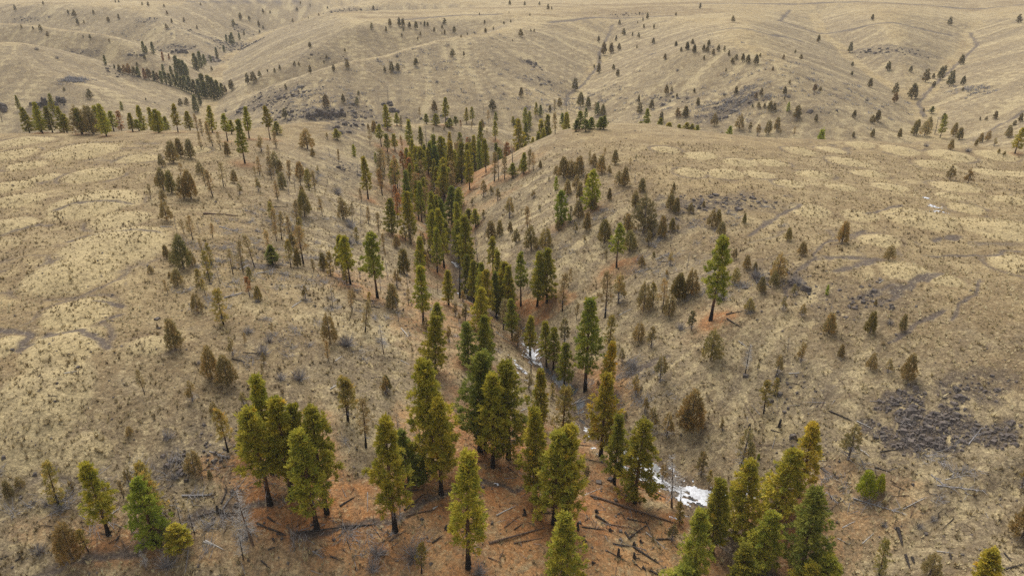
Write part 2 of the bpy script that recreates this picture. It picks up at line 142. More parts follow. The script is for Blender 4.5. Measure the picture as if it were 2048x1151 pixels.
LOGS = [(-6.3, 63.8, -5.0, 64.7, 'b', 0.12, 'leftmost weathered brown log in the open floor of the near grove'), (-2.9, 60.9, -1.3, 60.5, 'b', 0.14, 'weathered brown log in the open floor of the near grove, second from left'), (-2.8, 62.8, 4.7, 66.5, 'b', 0.28, 'weathered brown log in the open floor of the near grove, third from left'), (-1.5, 61.0, -1.0, 62.4, 'b', 0.12, 'weathered brown log in the open floor of the near grove, fourth from left'), (-1.0, 65.5, 1.1, 67.8, 'b', 0.12, 'weathered brown log in the open floor of the near grove, fifth from left'), (0.2, 63.5, 4.2, 64.7, 'b', 0.14, 'weathered brown log in the open floor of the near grove, sixth from left'), (10.8, 73.1, 22.9, 70.1, 'b', 0.34, 'longest weathered brown log in the open floor of the near grove'), (12.8, 68.1, 16.1, 68.2, 'b', 0.14, 'weathered brown log in the open floor of the near grove, eighth from left'), (18.9, 78.0, 22.3, 75.1, 'b', 0.22, 'rightmost weathered brown log in the open floor of the near grove'), (-2.0, 67.1, 0.5, 69.3, 'w', 0.16, 'leftmost bleached grey log in the open floor of the near grove'), (1.4, 91.6, 2.7, 93.2, 'w', 0.16, 'bleached grey log in the open floor of the near grove, second from left'), (9.8, 72.9, 13.1, 75.6, 'w', 0.1, 'longest bleached grey log in the open floor of the near grove'), (-5.3, 75.9, -4.2, 76.7, 'c', 0.18, 'leftmost charred black log in the open floor of the near grove'), (0.3, 65.4, 1.3, 66.4, 'c', 0.15, 'charred black log in the open floor of the near grove, second from left'), (3.7, 68.8, 5.5, 68.9, 'c', 0.14, 'charred black log in the open floor of the near grove, third from left'), (9.1, 67.2, 12.4, 67.0, 'c', 0.15, 'longest charred black log in the open floor of the near grove'), (11.1, 69.3, 12.8, 68.1, 'c', 0.3, 'charred black log in the open floor of the near grove, fifth from left'), (12.1, 63.8, 14.6, 62.5, 'c', 0.12, 'charred black log in the open floor of the near grove, sixth from left'), (12.9, 65.0, 15.4, 65.0, 'c', 0.18, 'rightmost charred black log in the open floor of the near grove'), (10.4, 81.8, 13.6, 81.7, 'c', 0.18, 'only charred black log across the stream by the crossed logs'), (14.8, 67.2, 15.2, 66.1, 'c', 0.25, 'leftmost charred black log on needle litter left of the near right pines'), (15.5, 69.9, 18.5, 69.6, 'c', 0.14, 'charred black log on needle litter left of the near right pines, second from left'), (15.2, 66.3, 18.3, 69.4, 'c', 0.2, 'longest charred black log on needle litter left of the near right pines'), (15.1, 63.0, 16.2, 61.7, 'c', 0.16, 'charred black log on needle litter left of the near right pines, fourth from left'), (15.6, 65.0, 18.7, 63.1, 'c', 0.26, 'charred black log on needle litter left of the near right pines, fifth from left'), (16.3, 62.2, 16.7, 61.7, 'c', 0.3, 'charred black log on needle litter left of the near right pines, sixth from left'), (17.2, 61.9, 18.5, 61.3, 'c', 0.22, 'charred black log on needle litter left of the near right pines, seventh from left'), (19.0, 67.0, 21.4, 67.4, 'c', 0.2, 'rightmost charred black log on needle litter left of the near right pines'), (10.7, 101.6, 13.4, 102.2, 'w', 0.16, 'leftmost bleached grey log across the stream by the crossed logs'), (11.2, 101.8, 14.4, 100.7, 'w', 0.14, 'longest bleached grey log across the stream by the crossed logs'), (18.5, 88.6, 19.9, 89.9, 'w', 0.16, 'rightmost bleached grey log across the stream by the crossed logs'), (10.7, 86.0, 12.6, 86.8, 'b', 0.16, 'only weathered brown log across the stream by the crossed logs'), (-13.6, 65.9, -11.3, 68.9, 'c', 0.22, 'longest charred black log beside the yellow-green pine of the near grove'), (-14.1, 69.6, -12.8, 70.4, 'c', 0.24, 'charred black log beside the yellow-green pine of the near grove, second from left'), (-13.5, 69.0, -11.4, 69.5, 'c', 0.2, 'charred black log beside the yellow-green pine of the near grove, third from left'), (-9.7, 61.8, -8.5, 62.9, 'c', 0.2, 'rightmost charred black log beside the yellow-green pine of the near grove'), (-14.9, 61.6, -13.1, 63.3, 'b', 0.15, 'leftmost weathered brown log beside the yellow-green pine of the near grove'), (-13.3, 65.1, -9.5, 66.8, 'b', 0.2, 'longest weathered brown log beside the yellow-green pine of the near grove'), (-10.1, 66.7, -9.5, 67.3, 'w', 0.2, 'only bleached grey log beside the yellow-green pine of the near grove'), (-60.7, 74.8, -59.6, 75.0, 'c', 0.14, 'leftmost charred black log around the near left pine clump'), (-30.3, 61.4, -28.9, 61.0, 'c', 0.24, 'charred black log around the near left pine clump, second from left'), (-28.8, 57.5, -27.5, 56.7, 'c', 0.16, 'charred black log around the near left pine clump, third from left'), (-29.3, 62.3, -28.2, 61.7, 'c', 0.22, 'charred black log around the near left pine clump, fourth from left'), (-28.3, 58.6, -27.6, 59.0, 'c', 0.2, 'charred black log around the near left pine clump, fifth from left'), (-28.9, 61.0, -26.9, 60.6, 'c', 0.2, 'charred black log around the near left pine clump, sixth from left'), (-28.1, 59.9, -27.7, 59.5, 'c', 0.25, 'charred black log around the near left pine clump, seventh from left'), (-27.8, 60.5, -26.6, 60.5, 'c', 0.2, 'charred black log around the near left pine clump, eighth from left'), (-25.7, 60.8, -20.0, 62.5, 'c', 0.25, 'longest charred black log around the near left pine clump'), (-21.2, 58.7, -19.9, 58.3, 'c', 0.16, 'charred black log around the near left pine clump, tenth from left'), (-21.4, 65.2, -19.8, 66.9, 'c', 0.22, 'charred black log around the near left pine clump, eleventh from left'), (-20.7, 62.4, -16.6, 63.5, 'c', 0.25, 'rightmost charred black log around the near left pine clump'), (17.7, 68.0, 20.0, 65.5, 'w', 0.1, 'only bleached grey log on needle litter left of the near right pines'), (39.0, 83.9, 40.4, 82.9, 'c', 0.14, 'leftmost charred black log on the slope below the dark scree'), (47.6, 84.6, 50.0, 82.0, 'c', 0.22, 'longest charred black log on the slope below the dark scree'), (49.7, 74.0, 51.3, 72.6, 'c', 0.2, 'charred black log on the slope below the dark scree, third from left'), (51.3, 76.3, 53.5, 76.0, 'c', 0.2, 'rightmost charred black log on the slope below the dark scree'), (44.1, 92.6, 45.8, 92.2, 'w', 0.14, 'leftmost bleached grey log on the slope below the dark scree'), (43.0, 77.4, 44.5, 76.9, 'w', 0.14, 'bleached grey log on the slope below the dark scree, second from left'), (50.4, 82.0, 51.8, 80.2, 'w', 0.14, 'longest bleached grey log on the slope below the dark scree'), (49.0, 77.5, 49.8, 76.0, 'w', 0.18, 'rightmost bleached grey log on the slope below the dark scree'), (42.9, 72.4, 43.7, 70.2, 'f', 0.14, 'leftmost dead fallen tree with branches on the grass of the near right corner'), (45.6, 70.5, 50.3, 66.7, 'f', 0.2, 'longest dead fallen tree with branches on the grass of the near right corner'), (55.4, 71.1, 56.2, 69.1, 'f', 0.12, 'dead fallen tree with branches on the grass of the near right corner, third from left'), (55.3, 69.4, 60.5, 67.5, 'f', 0.16, 'rightmost dead fallen tree with branches on the grass of the near right corner'), (41.7, 71.8, 43.1, 72.3, 'w', 0.14, 'leftmost bleached grey log on the grass of the near right corner'), (41.8, 65.6, 42.8, 64.5, 'w', 0.1, 'bleached grey log on the grass of the near right corner, second from left'), (42.9, 66.9, 44.7, 67.4, 'w', 0.13, 'bleached grey log on the grass of the near right corner, third from left'), (44.3, 64.3, 46.1, 65.3, 'w', 0.13, 'bleached grey log on the grass of the near right corner, fourth from left'), (50.4, 67.4, 53.7, 68.3, 'w', 0.1, 'longest bleached grey log on the grass of the near right corner'), (51.6, 61.4, 53.0, 60.8, 'w', 0.12, 'bleached grey log on the grass of the near right corner, sixth from left'), (56.6, 70.0, 59.5, 69.9, 'w', 0.1, 'rightmost bleached grey log on the grass of the near right corner'), (48.8, 65.2, 48.4, 62.9, 'c', 0.42, 'longest charred black log on the grass of the near right corner'), (48.2, 61.7, 47.8, 59.8, 'c', 0.3, 'charred black log on the grass of the near right corner, second from left'), (48.7, 61.2, 48.5, 60.3, 'c', 0.3, 'charred black log on the grass of the near right corner, third from left'), (52.7, 60.6, 52.4, 59.8, 'c', 0.25, 'charred black log on the grass of the near right corner, fourth from left'), (56.5, 57.1, 58.7, 57.3, 'c', 0.25, 'charred black log on the grass of the near right corner, fifth from left'), (57.8, 59.2, 57.8, 57.9, 'c', 0.2, 'rightmost charred black log on the grass of the near right corner'), (35.6, 82.1, 38.7, 81.5, 'b', 0.14, 'only weathered brown log on the slope below the dark scree'), (61.4, 74.1, 64.1, 76.1, 'f', 0.16, 'only dead fallen tree with branches on the slope below the dark scree'), (-56.7, 55.6, -56.0, 56.0, 'c', 0.16, 'leftmost charred black log on the near left slope'), (-55.0, 55.5, -54.2, 56.1, 'c', 0.16, 'charred black log on the near left slope, second from left'), (-45.3, 58.3, -45.1, 59.0, 'c', 0.2, 'charred black log on the near left slope, third from left'), (-37.2, 61.5, -35.4, 62.2, 'c', 0.22, 'charred black log on the near left slope, fourth from left'), (-35.3, 62.2, -32.8, 62.3, 'c', 0.2, 'longest charred black log on the near left slope'), (-35.0, 63.3, -34.9, 65.2, 'c', 0.22, 'rightmost charred black log on the near left slope'), (-39.9, 63.9, -36.5, 64.3, 'f', 0.24, 'longest dead fallen tree with branches on the near left slope'), (-38.8, 70.2, -35.6, 69.5, 'f', 0.14, 'rightmost dead fallen tree with branches on the near left slope'), (-47.0, 61.0, -46.3, 61.9, 'w', 0.12, 'leftmost bleached grey log on the near left slope'), (-35.7, 58.9, -34.0, 58.5, 'w', 0.12, 'bleached grey log on the near left slope, second from left'), (-35.5, 59.0, -33.1, 58.2, 'w', 0.16, 'longest bleached grey log on the near left slope'), (-26.7, 84.2, -25.8, 86.0, 'w', 0.14, 'longest bleached grey log around the near left pine clump'), (-26.5, 84.5, -25.8, 86.1, 'w', 0.14, 'rightmost bleached grey log around the near left pine clump'), (-23.3, 59.0, -22.0, 58.4, 'f', 0.12, 'only dead fallen tree with branches around the near left pine clump'), (-27.7, 114.3, -25.4, 116.1, 'c', 0.22, 'leftmost charred black log on the banks of the middle canyon'), (-26.4, 111.8, -24.2, 112.9, 'c', 0.2, 'charred black log on the banks of the middle canyon, second from left'), (-21.6, 88.8, -20.1, 90.1, 'c', 0.16, 'charred black log on the banks of the middle canyon, third from left'), (-20.7, 121.5, -19.9, 122.1, 'c', 0.3, 'charred black log on the banks of the middle canyon, fourth from left'), (-3.2, 170.3, -0.2, 166.3, 'c', 0.14, 'longest charred black log on the banks of the middle canyon'), (-61.1, 79.3, -59.8, 80.4, 'w', 0.12, 'leftmost bleached grey log on the banks of the middle canyon'), (-19.7, 106.6, -17.9, 103.1, 'w', 0.2, 'longest bleached grey log on the banks of the middle canyon'), (-18.1, 95.4, -16.6, 94.9, 'w', 0.16, 'bleached grey log on the banks of the middle canyon, third from left'), (-3.1, 120.5, 0.0, 119.4, 'w', 0.14, 'bleached grey log on the banks of the middle canyon, fourth from left'), (2.3, 131.2, 4.6, 131.6, 'w', 0.14, 'bleached grey log on the banks of the middle canyon, fifth from left'), (21.0, 119.0, 23.7, 119.5, 'w', 0.16, 'rightmost bleached grey log on the banks of the middle canyon'), (29.8, 126.9, 32.2, 125.4, 'c', 0.12, 'leftmost charred black log on the right canyon slope'), (31.1, 132.4, 33.5, 131.0, 'c', 0.16, 'charred black log on the right canyon slope, second from left'), (38.4, 108.8, 41.4, 108.3, 'c', 0.18, 'charred black log on the right canyon slope, third from left'), (38.2, 107.5, 39.9, 103.8, 'c', 0.24, 'longest charred black log on the right canyon slope'), (30.5, 134.0, 33.7, 134.7, 'w', 0.14, 'longest bleached grey log on the right canyon slope'), (38.5, 101.1, 39.4, 99.4, 'w', 0.14, 'bleached grey log on the right canyon slope, second from left'), (65.0, 109.8, 66.5, 110.9, 'w', 0.16, 'rightmost bleached grey log on the right canyon slope'), (26.1, 132.2, 29.8, 130.6, 'f', 0.14, 'only dead fallen tree with branches on the banks of the middle canyon'), (46.0, 128.2, 48.6, 129.1, 'b', 0.14, 'only weathered brown log on the right canyon slope'), (-69.1, 145.2, -64.8, 146.9, 'b', 0.4, 'longest weathered brown log on the grassy left slope'), (-64.8, 146.9, -62.2, 148.0, 'b', 0.24, 'weathered brown log on the grassy left slope, second from left'), (-37.8, 92.2, -35.6, 94.2, 'b', 0.16, 'rightmost weathered brown log on the grassy left slope'), (-74.0, 135.5, -71.8, 136.0, 'w', 0.2, 'leftmost bleached grey log on the grassy left slope'), (-51.4, 118.1, -50.8, 121.7, 'w', 0.2, 'longest bleached grey log on the grassy left slope'), (-48.2, 118.1, -46.0, 120.3, 'w', 0.18, 'bleached grey log on the grassy left slope, third from left'), (-37.7, 104.4, -36.9, 107.7, 'w', 0.16, 'bleached grey log on the grassy left slope, fourth from left'), (-27.4, 90.9, -26.7, 92.7, 'w', 0.16, 'rightmost bleached grey log on the grassy left slope'), (-41.6, 87.2, -39.5, 86.9, 'c', 0.18, 'leftmost charred black log on the grassy left slope'), (-40.5, 88.8, -38.3, 89.3, 'c', 0.16, 'charred black log on the grassy left slope, second from left'), (-58.5, 158.3, -55.5, 160.5, 'c', 0.2, 'longest charred black log on the grassy left slope'), (-63.2, 138.9, -57.9, 136.8, 'f', 0.2, 'longest dead fallen tree with branches on the grassy left slope'), (-49.3, 105.1, -47.0, 107.8, 'f', 0.2, 'rightmost dead fallen tree with branches on the grassy left slope'), (-49.4, 257.2, -45.6, 254.7, 'c', 0.25, 'longest charred black log in the upper stream canyon'), (-46.7, 243.8, -45.5, 244.8, 'c', 0.2, 'charred black log in the upper stream canyon, second from left'), (-12.7, 219.9, -10.3, 217.1, 'c', 0.25, 'charred black log in the upper stream canyon, third from left'), (-10.4, 228.9, -8.3, 227.1, 'c', 0.25, 'rightmost charred black log in the upper stream canyon'), (-16.9, 223.2, -15.5, 222.2, 'b', 0.2, 'only weathered brown log in the upper stream canyon')]
STUMPS = [(-35.2, 62.5, 0.81, 'lone charred stump beside the fallen log by near left clump'), (-20.6, 115.1, 0.63, 'charred stump under the crown of the near yellow-green pine'), (-8.2, 64.0, 0.57, 'charred upright stump at the trunk of the tallest near grove pine'), (1.6, 68.0, 1.04, 'charred stump in the near grove floor, first from left'), (3.4, 67.4, 0.95, 'charred stump in the near grove floor, second from left'), (8.6, 66.8, 1.13, 'charred stump in the near grove floor, third from left'), (9.2, 64.8, 0.59, 'charred stump in the near grove floor, fourth from left'), (10.0, 61.8, 0.38, 'charred stump in the near grove floor, fifth from left'), (11.3, 70.1, 0.55, 'charred stump in the near grove floor, sixth from left'), (12.8, 67.1, 0.45, 'charred stump in the near grove floor, seventh from left'), (13.5, 63.3, 1.47, 'charred stump in the near grove floor, eighth from left'), (15.7, 65.4, 0.54, 'charred stump in the near grove floor, ninth from left'), (15.5, 63.4, 0.89, 'charred stump in the near grove floor, tenth from left'), (16.7, 66.0, 0.45, 'charred stump in the near grove floor, eleventh from left'), (36.2, 85.0, 0.97, 'charred upright stump at the slope above the near right pines, left of two'), (40.2, 84.1, 1.5, 'charred upright stump at the slope above the near right pines, right of two')]
TREE_ROWS = '''
C|-285.8|385.9|8.6|the only charred bare snag in the tree row behind the left mounded bench
P|-282.0|397.2|8.8|leftmost green pine in the tree row behind the left mounded bench
P|-167.9|238.0|8.9|green pine in the tree row behind the left mounded bench, second from left
B|-162.7|236.0|6.1|leftmost slender brown scorched pine in the tree row behind the left mounded bench
P|-158.5|236.0|8.8|green pine in the tree row behind the left mounded bench, fourth from left
P|-262.0|395.9|10.7|green pine in the tree row behind the left mounded bench, fifth from left
P|-153.5|236.0|6.5|green pine in the tree row behind the left mounded bench, seventh from left
P|-164.3|262.0|13.1|green pine in the tree row behind the left mounded bench, eighth from left
P|-149.2|240.0|5.8|green pine in the tree row behind the left mounded bench, tenth from left
B|-148.6|236.0|3.5|slender brown scorched pine in the tree row behind the left mounded bench, second from left
P|-165.6|275.0|21.0|green pine in the tree row behind the left mounded bench, eleventh from left
Y|-143.7|236.0|4.3|yellow-green pine in the tree row behind the left mounded bench, second from left
P|-168.5|285.0|23.0|green pine in the tree row behind the left mounded bench, twelfth from left
P|-139.6|240.0|7.0|green pine in the tree row behind the left mounded bench, fourteenth from left
R|-139.1|244.0|7.0|the only red-needled dead pine in the tree row behind the left mounded bench
Y|-131.9|238.0|6.3|rightmost yellow-green pine in the tree row behind the left mounded bench
P|-142.2|264.0|13.6|green pine in the tree row behind the left mounded bench, sixteenth from left
P|-130.7|240.0|4.0|green pine in the tree row behind the left mounded bench, fifteenth from left
P|-135.0|258.0|10.5|green pine in the tree row behind the left mounded bench, seventeenth from left
P|-134.5|262.0|10.6|green pine in the tree row behind the left mounded bench, eighteenth from left
B|-124.8|238.0|2.2|slender brown scorched pine in the tree row behind the left mounded bench, third from left
P|-122.9|240.0|4.0|green pine in the tree row behind the left mounded bench, twentieth from left
P|-128.9|256.0|6.5|green pine in the tree row behind the left mounded bench, twenty-first from left
P|-115.2|236.0|9.5|green pine in the tree row behind the left mounded bench, twenty-second from left
P|-115.6|246.0|6.7|green pine in the tree row behind the left mounded bench, twenty-third from left
B|-110.2|240.0|5.9|slender brown scorched pine in the tree row behind the left mounded bench, fourth from left
B|-103.3|227.6|5.3|slender brown scorched pine in the tree row behind the left mounded bench, fifth from left
B|-97.3|219.0|5.7|rightmost slender brown scorched pine in the tree row behind the left mounded bench
T|-77.5|194.7|12.5|long-trunked green pine on the far edge of the left mounded bench, second from left
T|-91.1|217.9|8.6|leftmost long-trunked green pine on the far edge of the left mounded bench
B|-88.4|205.3|5.4|slender brown scorched pine on the far edge of the left mounded bench, fourth from left
N|-84.3|199.8|4.5|brown scorched juniper on the far edge of the left mounded bench, sixth from left
P|-97.8|238.5|4.9|leftmost green pine on the far edge of the left mounded bench
T|-88.0|228.2|10.4|long-trunked green pine on the far edge of the left mounded bench, third from left
T|-83.5|235.2|11.3|rightmost long-trunked green pine on the far edge of the left mounded bench
U|-78.0|210.4|5.0|grey-green juniper on the far edge of the left mounded bench, left one of two
B|-76.1|218.7|5.2|rightmost slender brown scorched pine on the far edge of the left mounded bench
P|-85.3|248.3|4.5|green pine on the far edge of the left mounded bench, second from left
N|-69.2|229.1|6.9|brown scorched juniper on the far edge of the left mounded bench, seventh from left
N|-65.4|221.3|2.9|rightmost brown scorched juniper on the far edge of the left mounded bench
U|-68.3|252.1|2.6|grey-green juniper on the far edge of the left mounded bench, right one of two
P|-65.5|255.1|4.0|rightmost green pine on the far edge of the left mounded bench
N|-94.1|186.6|6.2|brown scorched juniper on the far edge of the left mounded bench, second from left
N|-94.7|192.6|5.6|brown scorched juniper on the far edge of the left mounded bench, third from left
N|-91.7|192.3|5.6|brown scorched juniper on the far edge of the left mounded bench, fourth from left
B|-93.0|202.6|5.0|slender brown scorched pine on the far edge of the left mounded bench, second from left
B|-92.1|208.7|6.8|tallest slender brown scorched pine on the far edge of the left mounded bench
N|-95.0|181.8|3.8|leftmost brown scorched juniper on the far edge of the left mounded bench
B|-86.1|173.0|3.3|leftmost slender brown scorched pine on the far edge of the left mounded bench
N|-82.2|176.0|3.4|brown scorched juniper on the far edge of the left mounded bench, fifth from left
N|-85.3|161.4|5.5|brown scorched juniper on the upper left slope below the bench edge, second from left
J|-82.0|158.7|5.9|the only olive juniper on the upper left slope below the bench edge
N|-77.6|155.1|5.6|brown scorched juniper on the upper left slope below the bench edge, fourth from left
N|-76.1|155.6|7.0|tallest brown scorched juniper on the upper left slope below the bench edge
B|-76.5|165.1|5.0|slender brown scorched pine on the upper left slope below the bench edge, second from left
B|-72.2|158.4|6.5|slender brown scorched pine on the upper left slope below the bench edge, third from left
B|-72.8|166.7|6.1|slender brown scorched pine on the upper left slope below the bench edge, fourth from left
N|-71.9|171.6|3.5|brown scorched juniper on the upper left slope below the bench edge, sixth from left
U|-67.4|162.9|3.0|leftmost grey-green juniper on the upper left slope below the bench edge
U|-64.6|168.0|3.7|tallest grey-green juniper on the upper left slope below the bench edge
B|-71.4|185.2|2.6|slender brown scorched pine on the upper left slope below the bench edge, fifth from left
B|-70.8|186.9|5.0|slender brown scorched pine on the upper left slope below the bench edge, sixth from left
B|-67.6|186.5|6.0|slender brown scorched pine on the upper left slope below the bench edge, eighth from left
B|-73.4|203.4|4.6|slender brown scorched pine on the upper left slope below the bench edge, seventh from left
N|-69.0|195.4|5.8|brown scorched juniper on the upper left slope below the bench edge, seventh from left
N|-68.0|195.7|3.5|brown scorched juniper on the upper left slope below the bench edge, eighth from left
N|-62.7|197.1|5.1|brown scorched juniper on the upper left slope below the bench edge, ninth from left
B|-58.5|163.7|4.5|slender brown scorched pine on the upper left slope below the bench edge, ninth from left
N|-53.9|169.2|3.9|rightmost brown scorched juniper on the upper left slope below the bench edge
D|-61.4|227.5|4.0|the only bare grey snag on the upper left slope below the bench edge
B|-57.9|224.2|4.8|rightmost slender brown scorched pine on the upper left slope below the bench edge
U|-60.6|208.3|2.3|rightmost grey-green juniper on the upper left slope below the bench edge
S|-51.2|193.3|2.0|the only grey twiggy shrub on the upper left slope below the bench edge
N|-88.8|165.3|2.1|leftmost brown scorched juniper on the upper left slope below the bench edge
B|-84.6|153.5|3.9|leftmost slender brown scorched pine on the upper left slope below the bench edge
N|-81.5|153.1|2.8|brown scorched juniper on the upper left slope below the bench edge, third from left
p|-287.9|505.3|6.5|leftmost dark pine in the distant wooded ravine
j|-281.7|504.2|3.0|leftmost small dark juniper in the distant wooded ravine
j|-276.8|501.1|4.9|small dark juniper in the distant wooded ravine, second from left
b|-274.0|502.3|6.1|leftmost small brown juniper in the distant wooded ravine
b|-271.9|503.9|7.3|small brown juniper in the distant wooded ravine, second from left
j|-269.1|505.0|6.5|small dark juniper in the distant wooded ravine, third from left
p|-266.7|506.1|6.8|dark pine in the distant wooded ravine, second from left
r|-262.9|506.5|7.2|the only red-needled dead pine in the distant wooded ravine
b|-261.8|510.1|8.1|small brown juniper in the distant wooded ravine, third from left
p|-258.9|511.5|6.7|dark pine in the distant wooded ravine, third from left
b|-257.0|512.4|6.7|small brown juniper in the distant wooded ravine, fourth from left
p|-254.0|512.2|8.5|dark pine in the distant wooded ravine, fourth from left
p|-252.3|515.0|8.6|dark pine in the distant wooded ravine, fifth from left
p|-249.8|515.8|8.6|dark pine in the distant wooded ravine, sixth from left
p|-248.9|520.3|8.7|dark pine in the distant wooded ravine, seventh from left
p|-247.3|521.8|9.7|dark pine in the distant wooded ravine, eighth from left
p|-245.7|523.5|8.8|dark pine in the distant wooded ravine, ninth from left
p|-243.2|524.7|10.7|dark pine in the distant wooded ravine, tenth from left
p|-240.5|525.2|11.9|dark pine in the distant wooded ravine, eleventh from left
p|-238.0|526.3|10.7|dark pine in the distant wooded ravine, thirteenth from left
p|-234.0|523.9|12.3|dark pine in the distant wooded ravine, fifteenth from left
p|-234.3|532.6|15.3|dark pine in the distant wooded ravine, seventeenth from left
p|-229.3|523.3|12.0|dark pine in the distant wooded ravine, eighteenth from left
p|-225.3|523.1|15.7|dark pine in the distant wooded ravine, nineteenth from left
p|-219.7|517.0|15.5|dark pine in the distant wooded ravine, twentieth from left
p|-218.1|520.6|12.5|dark pine in the distant wooded ravine, twenty-first from left
p|-217.3|525.5|9.1|rightmost dark pine in the distant wooded ravine
b|-216.2|529.4|6.1|rightmost small brown juniper in the distant wooded ravine
j|-211.9|531.0|8.3|tallest small dark juniper in the distant wooded ravine
p|-214.9|472.8|11.0|dark pine in the distant wooded ravine, fourteenth from left
p|-221.1|494.0|7.8|dark pine in the distant wooded ravine, sixteenth from left
p|-217.7|475.7|6.4|dark pine in the distant wooded ravine, twelfth from left
p|-308.8|602.8|9.0|leftmost dark pine in the farthest wooded canyon bend
p|-304.1|609.0|9.1|dark pine in the farthest wooded canyon bend, third from left
p|-307.5|604.6|5.5|dark pine in the farthest wooded canyon bend, second from left
p|-281.5|572.4|7.4|dark pine in the farthest wooded canyon bend, fourth from left
p|-274.5|571.8|7.4|dark pine in the farthest wooded canyon bend, fifth from left
p|-271.3|575.4|14.8|dark pine in the farthest wooded canyon bend, sixth from left
p|-269.8|578.3|12.2|dark pine in the farthest wooded canyon bend, seventh from left
p|-268.6|581.8|11.6|dark pine in the farthest wooded canyon bend, eighth from left
p|-267.9|584.9|8.9|dark pine in the farthest wooded canyon bend, ninth from left
p|-278.4|625.5|12.4|dark pine in the farthest wooded canyon bend, tenth from left
p|-275.6|623.7|10.9|dark pine in the farthest wooded canyon bend, eleventh from left
p|-279.9|641.5|13.4|dark pine in the farthest wooded canyon bend, twelfth from left
p|-285.0|661.7|9.2|dark pine in the farthest wooded canyon bend, thirteenth from left
p|-289.0|686.0|5.6|dark pine in the farthest wooded canyon bend, fourteenth from left
p|-292.9|711.1|9.8|dark pine in the farthest wooded canyon bend, fifteenth from left
p|-302.0|753.8|6.6|dark pine in the farthest wooded canyon bend, sixteenth from left
j|-272.4|644.8|4.2|small dark juniper in the farthest wooded canyon bend, left one of two
r|-291.1|596.6|6.9|red-needled dead pine in the farthest wooded canyon bend, left one of two
r|-293.7|612.8|5.0|red-needled dead pine in the farthest wooded canyon bend, right one of two
p|-318.2|806.3|7.3|dark pine in the farthest wooded canyon bend, seventeenth from left
p|-310.8|803.4|11.8|dark pine in the farthest wooded canyon bend, nineteenth from left
p|-312.7|831.0|7.5|rightmost dark pine in the farthest wooded canyon bend
j|-315.4|854.1|4.8|small dark juniper in the farthest wooded canyon bend, right one of two
p|-314.9|807.3|7.3|dark pine in the farthest wooded canyon bend, eighteenth from left
j|-410.3|633.3|5.4|small dark juniper on the bare hills left of the wooded ravine, third from left
j|-419.5|637.7|2.4|small dark juniper on the bare hills left of the wooded ravine, second from left
j|-430.8|640.0|3.1|leftmost small dark juniper on the bare hills left of the wooded ravine
j|-398.3|621.9|4.5|small dark juniper on the bare hills left of the wooded ravine, fourth from left
j|-359.5|617.1|4.0|small dark juniper on the bare hills left of the wooded ravine, seventh from left
j|-341.9|613.7|3.2|small dark juniper on the bare hills left of the wooded ravine, ninth from left
j|-366.0|618.6|2.4|small dark juniper on the bare hills left of the wooded ravine, sixth from left
j|-306.8|583.0|3.8|small dark juniper on the bare hills left of the wooded ravine, tenth from left
j|-311.4|595.1|2.3|small dark juniper on the bare hills left of the wooded ravine, eleventh from left
j|-303.3|590.9|5.1|small dark juniper on the bare hills left of the wooded ravine, twelfth from left
S|-322.7|488.1|2.6|grey twiggy shrub on the bare hills left of the wooded ravine, left one of two
S|-307.0|483.0|2.6|grey twiggy shrub on the bare hills left of the wooded ravine, right one of two
j|-251.8|417.0|5.8|small dark juniper on the bare hills left of the wooded ravine, eighth from left
j|-269.8|422.9|2.2|small dark juniper on the bare hills left of the wooded ravine, fifth from left
j|-234.9|447.7|1.9|small dark juniper on the bare hills left of the wooded ravine, thirteenth from left
j|-226.6|475.6|4.9|small dark juniper on the bare hills left of the wooded ravine, fourteenth from left
j|-225.5|482.5|4.9|rightmost small dark juniper on the bare hills left of the wooded ravine
V|-229.7|409.0|4.7|the only bright green young pine on the bare hills left of the wooded ravine
j|-568.6|842.9|6.8|leftmost small dark juniper on the most distant hillside above the ravine
j|-545.4|859.6|4.1|small dark juniper on the most distant hillside above the ravine, second from left
j|-497.4|823.9|4.9|small dark juniper on the most distant hillside above the ravine, third from left
j|-487.1|816.8|7.5|small dark juniper on the most distant hillside above the ravine, fourth from left
j|-466.1|818.6|4.9|small dark juniper on the most distant hillside above the ravine, seventh from left
j|-474.2|797.8|6.6|small dark juniper on the most distant hillside above the ravine, fifth from left
j|-467.9|799.0|3.9|small dark juniper on the most distant hillside above the ravine, sixth from left
j|-440.0|797.3|5.6|small dark juniper on the most distant hillside above the ravine, eighth from left
j|-429.2|799.7|5.6|small dark juniper on the most distant hillside above the ravine, tenth from left
j|-422.2|857.0|5.4|small dark juniper on the most distant hillside above the ravine, thirteenth from left
j|-432.7|864.3|4.1|small dark juniper on the most distant hillside above the ravine, twelfth from left
j|-475.2|886.1|4.0|small dark juniper on the most distant hillside above the ravine, ninth from left
j|-472.2|888.3|3.7|small dark juniper on the most distant hillside above the ravine, eleventh from left
j|-406.7|862.4|3.8|small dark juniper on the most distant hillside above the ravine, fourteenth from left
j|-387.2|824.6|4.9|small dark juniper on the most distant hillside above the ravine, sixteenth from left
j|-367.6|790.0|4.7|small dark juniper on the most distant hillside above the ravine, seventeenth from left
j|-365.4|815.0|4.9|small dark juniper on the most distant hillside above the ravine, eighteenth from left
j|-362.3|764.2|5.5|small dark juniper on the most distant hillside above the ravine, fifteenth from left
j|-348.7|806.6|4.0|small dark juniper on the most distant hillside above the ravine, nineteenth from left
j|-387.0|917.7|3.4|small dark juniper on the most distant hillside above the ravine, twentieth from left
j|-332.1|870.2|8.1|small dark juniper on the most distant hillside above the ravine, twenty-first from left
j|-337.9|911.9|8.4|small dark juniper on the most distant hillside above the ravine, twenty-second from left
j|-329.8|918.9|5.5|small dark juniper on the most distant hillside above the ravine, twenty-third from left
